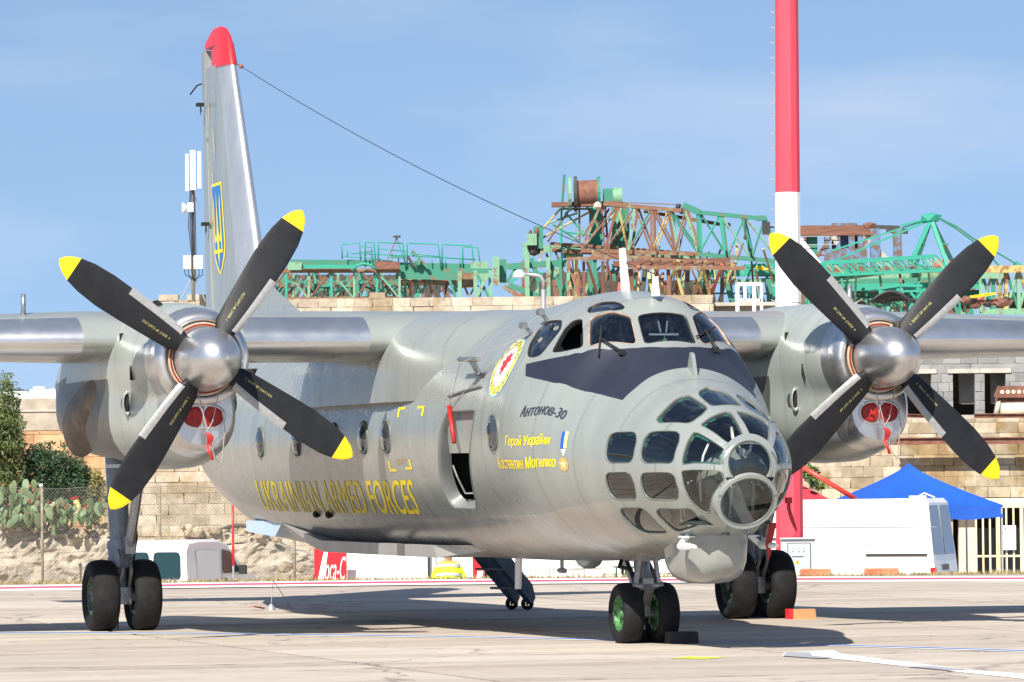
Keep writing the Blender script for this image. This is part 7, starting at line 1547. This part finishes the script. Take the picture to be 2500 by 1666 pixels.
# end frame left of the lamp
t = Site('crane_section', 'pale green crane end frame with X bracing right of the left boom section', 'crane section', (-1.19, 149.0, 7.13), 'scrapped crane sections')
for x in (1700, 1840, 1975): member(t, 'upright', lerp3((-7.29, 149.0, 8.08), (-3.92, 149.0, 8.05), x/1000), lerp3((-7.29, 149.0, 7.27), (-3.92, 149.0, 7.24), x/1000), .16, PG_)
member(t, 'girder', (-1.96, 149.0, 8.03), (-0.58, 149.0, 8.0), .2, G, 'box', .14); member(t, 'brace', (-1.93, 149.0, 7.94), (-1.7, 149.0, 7.22), .11, G); member(t, 'brace', (-0.72, 148.8, 7.91), (-1.06, 148.8, 7.2), .14, PG_); member(t, 'brace', (-1.02, 148.9, 7.88), (-0.69, 148.9, 7.2), .12, G); piece(t, 'plate', (-1.33, 149.4, 7.77), (.6, .06, .5), RU)
piece(t, 'counterweight', (-0.46, 149.0, 8.0), (.20, .3, .86), PG_); piece(t, 'counterweight', (-0.25, 149.6, 8.02), (.22, .4, .70), M['crane_green']); member(t, 'drum_tube', (-3.46, 151.0, 7.79), (-1.62, 151.0, 7.8), .42, RU, 'round')
# the big luffing boom with its winch, heaped on the others
t = Site('crane_boom', 'long rust and green lattice crane boom with a winch on top', 'crane section', (3.07, 155.0, 7.3), 'scrapped crane sections')
DM = 155
lattice(t, (2.85, 155.0, 10.35), (5.49, 155.0, 10.08), (2.2, 155.0, 8.87), (5.9, 155.0, 8.72), 5, 1.7, .115, RU, [RU, RB, ST, RU, G], True, True, True, [RU, RB, PG_])
lattice(t, (5.88, 155.0, 10.04), (7.98, 155.0, 9.81), (5.9, 155.0, 8.71), (8.39, 155.0, 8.46), 3, 1.7, .115, G, [TE, G, PG_], True, False, True, [G, TE])
member(t, 'chord', (5.42, 155.0, 10.27), (5.95, 155.0, 10.03), .26, G, 'box', .22); piece(t, 'boom_foot', (7.89, 155.0, 9.83), (.28, .3, .16), G)
member(t, 'slim_bar', (3.04, 155.0, 10.4), (5.19, 155.0, 10.29), .05, RU, 'round'); piece(t, 'sheave', (5.28, 155.0, 10.23), (.22, .2, .22), DK, 'stone1'); piece(t, 'sheave', (5.38, 155.0, 10.08), (.18, .2, .26), DK, 'stone2'); member(t, 'chain', (7.36, 154.6, 9.8), (7.35, 154.6, 9.27), .07, DK); piece(t, 'hook', (7.35, 154.6, 9.21), (.13, .1, .2), DK, 'stone3')
member(t, 'chord', (4.24, 157.0, 10.2), (6.84, 157.0, 9.72), .15, RB); piece(t, 'sheave', (6.94, 157.0, 9.7), (.16, .2, .26), RB, 'stone0'); piece(t, 'sheave', (2.73, 154.6, 10.27), (.30, .2, .30), M['bare_stripe'], 'stone2')
for y0, y1, m_ in ((655, 742, RU), (690, 775, M['crane_pale']), (712, 800, RB)): member(t, 'chord', lerp3((1.26, 156.0, 11.68), (1.22, 156.0, 7.82), y0/1000), lerp3((6.05, 156.0, 11.63), (6.0, 156.0, 7.77), y1/1000), .13, m_)
for x0, y0, x1, y1, m_ in ((390, 560, 560, 372, ST), (410, 610, 820, 385, ST), (560, 372, 830, 372, PG_), (450, 495, 700, 405, PG_), (455, 640, 690, 295, RB), (715, 295, 715, 640, RU), (745, 300, 930, 600, RU), (570, 380, 565, 660, TE), (600, 400, 740, 560, TE), (500, 500, 720, 640, G), (640, 640, 740, 545, PG_), (820, 400, 905, 640, TE), (880, 380, 740, 600, RU), (600, 560, 860, 590, TE), (960, 370, 760, 690, RB)):
    member(t, 'strut', lerp3((-0.59, 155.4, 11.66), (3.26, 155.4, 11.62), x0/1000)+Vector((0, 0, -(y0/1000)*(Vector((-0.59, 155.4, 11.66)).z-Vector((-0.63, 155.4, 7.81)).z))), lerp3((-0.59, 155.4, 11.66), (3.26, 155.4, 11.62), x1/1000)+Vector((0, 0, -(y1/1000)*(Vector((-0.59, 155.4, 11.66)).z-Vector((-0.63, 155.4, 7.81)).z))), .10, m_, 'round')
piece(t, 'head_block', (0.65, 154.8, 9.21), (.32, .5, .36), PG_); piece(t, 'head_block', (0.86, 155.0, 9.28), (.30, .6, .70), G); piece(t, 'sheave_block', (0.73, 154.9, 8.89), (.55, .5, .50), DK, 'stone1'); piece(t, 'lug', (0.61, 154.7, 9.42), (.14, .3, .3), RB, 'stone2'); piece(t, 'lug', (0.81, 154.7, 9.46), (.16, .3, .35), RB, 'stone3'); piece(t, 'bracket', (0.48, 154.9, 8.89), (.22, .2, .50), PG_, 'box', 0, None, 0)
piece(t, 'column', (2.69, 156.4, 9.68), (.40, .3, 1.6), TE); piece(t, 'tank', (3.51, 157.6, 9.65), (.55, .5, 1.7), M['crane_green']); piece(t, 'panel', (1.93, 156.2, 8.88), (.7, .1, .40), PG_); piece(t, 'girder', (1.55, 156.5, 9.0), (1.8, .2, .22), PG_)
member(t, 'exhaust_pipe', (1.7, 155.5, 11.3), (1.62, 155.5, 10.3), .13, G, 'round'); member(t, 'exhaust_pipe', (1.62, 155.5, 10.31), (1.7, 155.5, 10.26), .13, G, 'round')
b = MB(); a_, c_ = Vector((2.05, 155.2, 10.66)), Vector((2.78, 155.2, 10.69)); b.tube([a_, c_], .42, 18); t.part('winch_drum', b, RB, True, R_(40))
for q, r_, m_ in ((a_, .56, DK), (c_, .52, G), (a_-Vector((.18, 0, 0)), .54, PG_)): b = MB(); b.tube([q-Vector((.05, 0, 0)), q+Vector((.05, 0, 0))], r_, 18); t.part('drum_flange', b, m_)
b = MB(); b.tube([(3.22, 155.2, 10.56), (3.51, 155.2, 10.56)], .30, 14); t.part('motor', b, PG_, True, R_(40)); piece(t, 'gearbox', (3.09, 155.2, 10.6), (.35, .4, .42), G); piece(t, 'frame', (2.39, 155.2, 10.33), (2.2, .5, .14), RB)
b = MB(); b.tube([(2.13, 155.2, 10.89), (2.4, 155.2, 11.01), (2.82, 155.2, 10.92)], .02, 5); t.part('guard_rail', b, DK)
# lower boom under it
t = Site('crane_lower_boom', 'rust brown boom with straw coloured diagonals under the long boom', 'crane section', (3.01, 152.0, 7.06), 'scrapped crane sections')
member(t, 'chord', (1.71, 152.0, 8.48), (4.32, 152.0, 8.51), .14, RU, 'box', .22); member(t, 'chord', (2.49, 153.0, 8.65), (6.8, 153.0, 8.29), .16, RU, 'box', .14); member(t, 'chord', (3.7, 151.6, 8.18), (7.19, 151.6, 8.12), .16, RU, 'box', .14); member(t, 'chord', (3.18, 153.5, 8.36), (6.83, 153.5, 8.42), .3, RB, 'box', .24)
for k in range(9): member(t, 'slat', lerp3((3.83, 152.0, 8.22), (6.53, 152.0, 8.17), k/8), lerp3((4.35, 153.0, 8.46), (6.95, 153.0, 8.34), k/8), .06, RB)
zz_ = (Vector((-0.58, 152.0, 11.44)).z-Vector((-0.61, 152.0, 7.68)).z)/1000; xx_ = (Vector((3.18, 152.0, 11.4)).x-Vector((-0.58, 152.0, 11.44)).x)/1000; o0 = Vector((-0.58, 152.0, 11.44))
def pa(x, y, dd=0): return o0+Vector((x*xx_, dd, -y*zz_))
for x0, y0, x1, y1, m_, w in ((620, 790, 710, 1080, RB, .12), (775, 810, 870, 1080, RB, .12), (905, 810, 905, 1080, RB, .14), (750, 800, 750, 1080, RB, .12), (935, 810, 1010, 1060, RB, .11), (690, 790, 690, 1085, ST, .14), (1520, 815, 1405, 1090, ST, .12), (1750, 820, 1620, 1150, ST, .12), (1975, 835, 1845, 1160, ST, .12), (1500, 890, 1580, 1150, ST, .13), (1730, 890, 1800, 1150, ST, .13), (1270, 880, 1320, 1080, ST, .13), (1440, 870, 1445, 1100, RB, .16), (1600, 870, 1590, 1160, DK, .20), (1890, 850, 1880, 1160, DK, .16), (1880, 850, 1790, 1100, M['crane_red'] if 'crane_red' in M else M.setdefault('crane_red', rusty('crane_red', (.42, .10, .07), (.18, .07, .05), at=.42)), .14), (1060, 930, 1030, 1060, M['crane_red'], .16), (1130, 870, 1150, 1080, RB, .22), (1380, 800, 1300, 1060, RB, .12), (1540, 860, 1500, 1080, RB, .18), (1250, 870, 1230, 1080, DK, .2), (1760, 860, 1740, 1150, DK, .22), (1310, 800, 1330, 1090, ST, .09), (1170, 880, 1260, 1080, RB, .1), (1400, 900, 1290, 1090, RB, .08), (1640, 880, 1760, 1140, RU, .08), (1330, 900, 1560, 1150, RU, .08)):
    member(t, 'strut', pa(x0, y0, rc.uniform(-.4, .8)), pa(x1, y1+25, rc.uniform(-.4, .8)), w, m_)
# dark green frame work left of the boom
t = Site('crane_section', 'pale green slewing frame with heavy uprights behind the white lamp', 'crane section', (1.14, 153.0, 7.11), 'scrapped crane sections')
for x, m_, w in ((285, PG_, .20), (460, PG_, .17), (625, PG_, .15), (690, ST, .15), (845, G, .18), (560, G, .12), (805, G, .2)): member(t, 'upright', pa(x, 760, 1.2), pa(x, 1110, 1.2), w, m_)
for x0, y0, x1, y1, m_, w in ((310, 1105, 590, 810, PG_, .22), (320, 760, 385, 960, G, .2), (480, 790, 580, 1090, G, .16), (120, 830, 620, 800, G, .26), (560, 1090, 640, 900, TE, .12), (740, 1090, 830, 900, PG_, .14), (640, 900, 700, 1090, G, .14), (130, 980, 420, 1095, G, .24), (90, 990, 240, 1095, RU, .2), (120, 960, 200, 830, G, .13), (150, 960, 280, 860, TE, .12), (860, 1080, 1000, 860, G, .12), (1000, 860, 1010, 1080, G, .16), (430, 960, 430, 1100, DK, .5), (960, 960, 960, 1090, DK, .7), (1080, 900, 1080, 1080, DK, .5)): member(t, 'strut', pa(x0, y0, 1.5), pa(x1, y1, 1.5), w, m_)
# green sections left of the mast
t = Site('crane_section', 'bright green crane section between the long boom and the mast', 'crane section', (7.6, 158.0, 7.36), 'scrapped crane sections')
oo = Vector((-0.6, 158.0, 11.83)); xs_ = (Vector((3.31, 158.0, 11.79)).x-oo.x)/1000; zs_ = (oo.z-Vector((-0.64, 158.0, 7.91)).z)/1000
def pc(x, y, dd=0): return oo+Vector((x*xs_, dd, -y*zs_))
for x0, y0, x1, y1, m_, w in ((1690, 930, 2360, 905, TE, .30), (2070, 860, 2360, 850, TE, .14), (1700, 975, 2360, 985, PG_, .12), (1990, 920, 2360, 935, G, .2), (1640, 1000, 2360, 965, G, .10), (1920, 980, 1970, 1180, G, .26), (2120, 960, 2120, 1180, TE, .10), (2270, 960, 2270, 1180, G, .26), (2250, 860, 2250, 980, TE, .12), (2310, 840, 2310, 1180, TE, .12), (1900, 960, 2060, 870, TE, .10), (1660, 1080, 2360, 1090, G, .08), (2320, 850, 2080, 880, TE, .08), (2160, 1000, 2230, 1160, PG_, .08), (2040, 1020, 1990, 1170, TE, .07), (1700, 1060, 1800, 1170, TE, .05), (1820, 1040, 1700, 1170, G, .05), (1880, 1050, 1880, 1180, G, .08)): member(t, 'bar', pc(x0, y0), pc(x1, y1), w, m_)
for k in range(10): member(t, 'brace', pc(1960+40*k, 985, .5), pc(1985+40*k, 1170, .5), .06, [TE, G, PG_][k % 3], 'round')
piece(t, 'yellow_cover', pc(2190, 880, -.3), (.35, .2, .16), M['yellow'], 'stone1'); piece(t, 'yellow_cover', pc(2240, 893, -.3), (.35, .2, .12), M['yellow'], 'stone2')
t = Site('window_frame_rack', 'white tubular steel frame standing on the grey parapet', 'steel frame', pc(2115, 1210, -20)); 
fo = 138.5; fz = [(6.35, 138.5, 7.12), (7.02, 138.5, 7.12), (6.35, 138.5, 6.67), (7.02, 138.5, 6.66), (6.34, 138.5, 6.29), (7.02, 138.5, 6.29), (6.56, 138.5, 7.12), (6.56, 138.5, 6.67), (6.82, 138.5, 7.12), (6.81, 138.5, 6.29)]
for i, j in ((0, 1), (2, 3), (0, 4), (1, 5), (6, 7), (8, 9)): member(t, 'tube', fz[i], fz[j], .10 if i in (0, 8) else .08, M['white'])
# right of the mast
ob = Vector((8.15, 150.0, 10.23)); xb_ = (Vector((11.33, 150.0, 10.19)).x-ob.x)/1000; zb_ = (ob.z-Vector((8.11, 150.0, 7.05)).z)/1000
def pb(x, y, dd=0): return ob+Vector((x*xb_, dd, -y*zb_))
t = Site('steel_frame', 'blue and brown steel portal frame right of the mast', 'steel frame', pb(600, 720), 'scrapped crane sections'); BL = M['crane_blue']
for x0, y0, x1, y1, m_, w in ((150, 272, 900, 275, RB, .18), (150, 315, 960, 318, RB, .30), (960, 270, 1210, 280, DK, .16), (1080, 305, 1290, 318, DK, .22), (280, 300, 280, 560, BL, .18), (500, 330, 500, 690, BL, .22), (610, 300, 610, 690, BL, .18), (825, 330, 825, 690, BL, .22), (970, 290, 970, 720, BL, .42), (1185, 300, 1190, 730, BL, .36), (350, 635, 590, 295, RB, .14), (780, 540, 945, 310, RB, .18), (240, 380, 440, 650, M['white'], .20), (560, 360, 600, 430, M['cement'], .2), (870, 350, 1110, 620, M['cement'], .18), (430, 540, 800, 535, RB, .08), (740, 330, 740, 550, BL, .26)): member(t, 'bar', pb(x0, y0, 2), pb(x1, y1, 2), w, m_)
piece(t, 'panel', pb(690, 600, 1.9), (1.25, .08, .75), BL); piece(t, 'panel', pb(680, 430, 2.3), (.8, .08, 1.3), M['crane_blue']); piece(t, 'panel', pb(350, 420, 2.2), (.40, .08, 1.1), G); piece(t, 'lump', pb(915, 262, 2), (.5, .3, .3), RB, 'stone1')
for y in (360, 440): member(t, 'rail', pb(250, y, 1.8), pb(600, y, 1.8), .03, M['galv'])
t = Site('crane_a_frame', 'bright green crane A-frame with slack ropes on the right', 'crane section', pb(1480, 700), 'scrapped crane sections')
for x, y, dd in ((1255, 660, 0), (1345, 660, 1.5), (1615, 690, 0), (1700, 620, 1.5)): member(t, 'leg', pb(1480, 220, .7), pb(x, y, dd), .17, TE if dd == 0 else G)
piece(t, 'head', pb(1480, 215, .7), (.75, .4, .42), TE, 'stone1'); member(t, 'tie', pb(1470, 215, .7), pb(1190, 278, .7), .09, TE); member(t, 'tie', pb(1460, 225, .7), pb(500, 520, .9), .07, TE); member(t, 'tie', pb(1460, 235, .7), pb(430, 660, 1.1), .08, TE); member(t, 'rung', pb(1350, 475, .4), pb(1420, 478, .4), .07, G); member(t, 'rung', pb(1570, 465, .4), pb(1640, 470, .4), .07, G)
for pts in ([(1540, 210), (1720, 300), (1900, 430), (2330, 690)], [(1545, 215), (1700, 310), (1850, 420), (2050, 600), (2140, 700)]): b = MB(); b.tube([pb(x, y, .5) for x, y in pts], .028, 5); t.part('rope', b, G)
member(t, 'hook_end', pb(2285, 655, .5), pb(2340, 690, .5), .16, TE); member(t, 'hook_end', pb(2230, 700, .5), pb(2300, 640, .5), .05, DK)
piece(t, 'orange_cover', pb(1580, 660, .8), (.8, .3, .4), mat('cover_coral', (.55, .10, .07), .7), 'stone3')
t = Site('crane_jib', 'slim bright green lattice jib lying across the scrap right of the mast', 'crane section', pb(900, 770, -1.5), 'scrapped crane sections')
lattice(t, pb(370, 672, -1.5), pb(1440, 618, -1.5), pb(480, 780, -1.5), pb(1550, 745, -1.5), 9, .8, .075, TE, [TE, PG_, TE, G], True, False, True)
t = Site('crane_section', 'rusting green girder with brown plates under the slim jib', 'crane section', pb(900, 900), 'scrapped crane sections')
for y, m_, w in ((715, RB, .30), (785, PG_, .22), (830, G, .26), (880, TE, .16), (950, G, .16), (1030, G, .2)): member(t, 'girder', pb(240, y, rc.uniform(0, 1)), pb(1950, y-12, rc.uniform(0, 1)), .3, m_, 'box', w)
for k in range(24): x = 260+68*k; member(t, 'brace', pb(x, 690, rc.uniform(-.6, 1.4)), pb(x+rc.uniform(-70, 70), 1110, rc.uniform(-.6, 1.4)), .10, [G, TE, PG_, RU, G][k % 5])
for k in range(18): x = 280+90*k; member(t, 'brace', pb(x, 1110, 1.6), pb(x+rc.choice((-110, 110)), 830, 1.6), .09, [PG_, G, RU][k % 3])
t = Site('crane_section', 'green arched girder in front of the hose coil', 'crane section', pb(1090, 1100, -3), 'scrapped crane sections')
member(t, 'chord', pb(860, 930, -3), pb(1080, 900, -3), .12, TE); member(t, 'chord', pb(1080, 900, -3), pb(1290, 908, -3), .12, TE); member(t, 'chord', pb(880, 960, -3), pb(1330, 955, -3), .08, TE)
for x0, y0, x1, y1 in ((895, 940, 895, 1080), (1090, 920, 1090, 1070), (1300, 940, 1170, 1110), (1310, 930, 1320, 1080), (1000, 1010, 1070, 930), (1180, 970, 1260, 1060)): member(t, 'brace', pb(x0, y0, -3), pb(x1, y1, -3), .10, TE)
t = Site('crane_section', 'heavy yellow green lattice girder at the right picture edge', 'crane section', pb(2150, 1130, -1), 'scrapped crane sections')
lattice(t, pb(1900, 735, -1), pb(2620, 720, -1), pb(1900, 1135, -1), pb(2620, 1150, -1), 6, 1.6, .15, PG_, [PG_, G, ST, PG_], True, True, True)
piece(t, 'plate', pb(2140, 735, -1.2), (1.3, .1, .22), ST); piece(t, 'gusset', pb(2000, 780, -1.2), (.7, .08, .28), PG_)
for k in range(9): piece(t, 'scrap', pb(1850+70*k, 960+rc.uniform(-80, 120), 1.5), (rc.uniform(.4, 1), .4, rc.uniform(.2, .6)), [DK, RB, G, DK][k % 4], 'stone%d' % (k % 4))
t = Site('hose_coil', 'pile of black hose coils behind the right propeller', 'hose', pb(930, 1100, -8)); 
for k in range(12): b = MB(); b.tube([pb(690+20*k*.6+q*40, 1120-(150-8*k)*math.sin(PI*min(1, q/10+.05))*(.7+.1*math.sin(k)), -8+.1*k) for q in range(11)], .035, 6); t.part('hose', b, M['plastic'], True)
t = Site('scrap_heap', 'low heap of brown scrap plates by the right propeller blade', 'scrap heap', pb(1800, 1110, -6))
for k in range(10): piece(t, 'plate', pb(1620+40*k, 1095+rc.uniform(-25, 25), -6), (rc.uniform(.3, .9), .4, rc.uniform(.1, .4)), [RB, DK, RB, M['crane_red']][k % 4], 'stone%d' % (k % 4))
for k in range(5): piece(t, 'yellow_strap', pb(1680+40*k, 1050-6*k, -6.3), (.25, .06, .06), M['yellow'])
t = Site('crane_section', 'tangle of thin bent bars along the foot of the scrapped cranes', 'crane section', (0, 151, 6), 'scrapped crane sections')
for k in range(60): x = 30+31*k; member(t, 'loose_bar', lerp3((-7.36, 150.6, 7.96), (-3.96, 150.6, 7.93), (x+rc.uniform(-50, 50))/1000)-Vector((0, 0, rc.uniform(0, .25))), lerp3((-7.37, 150.6, 7.28), (-3.97, 150.6, 7.25), (x+rc.uniform(-140, 140))/1000)+Vector((0, 0, rc.uniform(0, .3))), rc.uniform(.05, .09), [G, RB, DK, TE, RU, G][k % 6])
for k in range(60): x = 250+34*k; member(t, 'loose_bar', pa(x, rc.uniform(640, 900), rc.uniform(1, 5)), pa(x+rc.uniform(-150, 150), rc.uniform(900, 1110), rc.uniform(1, 5)), rc.uniform(.05, .10), [RB, G, DK, RU, TE, ST][k % 6])
# dark backing bars added behind, shade put into their colours, one frame per heap
for j, (x0, x1, y0, lab) in enumerate(((200, 1100, 640, 'dark green far lattice behind the left boom section'), (1350, 1900, 880, 'shadowed green lattice behind the lower boom'), (250, 1250, 800, 'dark rusty far frames behind the slewing frame'))):
    t = Site('crane_section', lab, 'crane section', (0, 165+j, 6), 'scrapped crane sections')
    for k in range(64):
        x = x0+(x1-x0)*k/64
        if j == 0: a_, c_ = lerp3((-7.92, 162.0, 8.49), (-4.26, 162.0, 8.45), (x*1.6-200)/1000), lerp3((-7.93, 162.0, 7.7), (-4.27, 162.0, 7.66), (x*1.6-200+rc.uniform(-110, 110))/1000)
        else: a_, c_ = pa(x, y0, 9), pa(x+rc.uniform(-60, 60), 1150, 9)
        member(t, 'brace', a_, c_, rc.uniform(.12, .30), [G, DK, RB, DK, DK][k % 5])
t = Site('crane_section', 'dark green far girders behind the arched girder on the right', 'crane section', (9, 160, 6), 'scrapped crane sections')
for k in range(70): x = 260+26*k; member(t, 'brace', pb(x, rc.uniform(690, 850), 6), pb(x+rc.uniform(-110, 110), 1130, 6), rc.uniform(.10, .22), [G, DK, PG_, RB, G, DK][k % 6])
# ---------------------------------------------------------------- telecom mast and lamp on the parapet
t = Site('telecom_mast', 'slim telecom mast with three white panel antennas beside the tail fin', 'mast', (-8.99, 139.0, 6.82)); d = 139; xm = PXS(443, 500, d)
b = MB(); b.tube([(xm, d, PXZ(443, 692, d)), (xm, d, PXZ(443, 345, d))], .055, 8); t.part('pole', b, M['galv'], True)
for v0, v1, y0, y1, lab in ((427, 434, 355, 440, 0), (438, 450, 347, 437, 1), (455, 463, 350, 434, 2)): b = MB(); a, c = PXS(v0, 400, d), PXS(v1, 400, d); b.box(((a+c)/2, d-.15, (PXZ(440, y0, d)+PXZ(440, y1, d))/2), (c-a, .10, PXZ(440, y0, d)-PXZ(440, y1, d))); t.part('panel_antenna', b, M['white'])
for y in (365, 425): member(t, 'bracket', PX(428, y, 139), PX(460, y, 139), .03, M['galv'])
b = MB(); c = Vector((-9.11, 138.8, 9.42)); b.lathe([(0, .02), (.04, .12), (.13, .18), (.14, .17), (.02, .01)], (0, 0, 0), 'x', 18); b.v = [tuple(c+Vector((-v[0], v[1], v[2]))) for v in b.v]; t.part('dish', b, M['white'], True); piece(t, 'dish_radio', (-9.02, 138.9, 9.46), (.16, .2, .26), M['white'])
for v0, v1 in ((422, 440), (446, 467)): b = MB(); a, c = PXS(v0, 600, d), PXS(v1, 600, d); b.box(((a+c)/2, d-.1, (PXZ(440, 588, d)+PXZ(440, 619, d))/2), (c-a, .2, .38)); t.part('equipment_box', b, mat('box_offwhite', (.66, .64, .58), .5) if 'box_offwhite' not in bpy.data.materials else bpy.data.materials['box_offwhite'])
for v in (415, 472): member(t, 'leg', (xm, d, PXZ(443, 632, d)), PX(v, 692, 139), .06, M['galv'], 'round')
member(t, 'strut', (-8.92, 139.0, 9.8), (-8.64, 139.0, 9.12), .04, M['galv'], 'round')
for k in range(5): b = MB(); x = xm+(k-2)*.03; b.tube([(x, d-.12, PXZ(440, 440, d)), (x-.06+.02*k, d-.1, PXZ(440, 520, d)), (x+.03, d-.1, PXZ(440, 590, d))], .012, 4); t.part('cable', b, M['plastic'])
for k in range(6): b = MB(); x = xm-.24+.1*k; b.tube([(x, d-.12, PXZ(440, 619, d)), (x+.02, d-.12, PXZ(440, 632, d)), (xm, d-.05, PXZ(440, 642+k, d))], .012, 4); t.part('cable', b, M['plastic'])
t = Site('street_lamp', 'grey curved street lamp with a white dome head in front of the parapet', 'street lamp', (0.7, 118, LOW)); d = 118; xl = PXS(1249, 700, d)
b = MB(); b.tube([(xl, d, LOW), (xl, d, PXZ(1249, 665, d))], .062, 8); b.tube([(xl, d, PXZ(1249, 665, d)), (xl, d, PXZ(1249, 645, d)), (xl-.05, d, PXZ(1249, 637, d)), (xl-.12, d, PXZ(1240, 633, d)), (0.31, 118.0, 6.62)], .04, 8); t.part('pole', b, M['galv'], True)
b = MB(); c = Vector((0.18, 118.0, 6.59)); b.lathe([(-.06, .002), (-.06, .13), (-.02, .15), (.05, .13), (.11, .08), (.135, .01)], c, 'z', 18); t.part('lamp_head', b, M['white'], True)
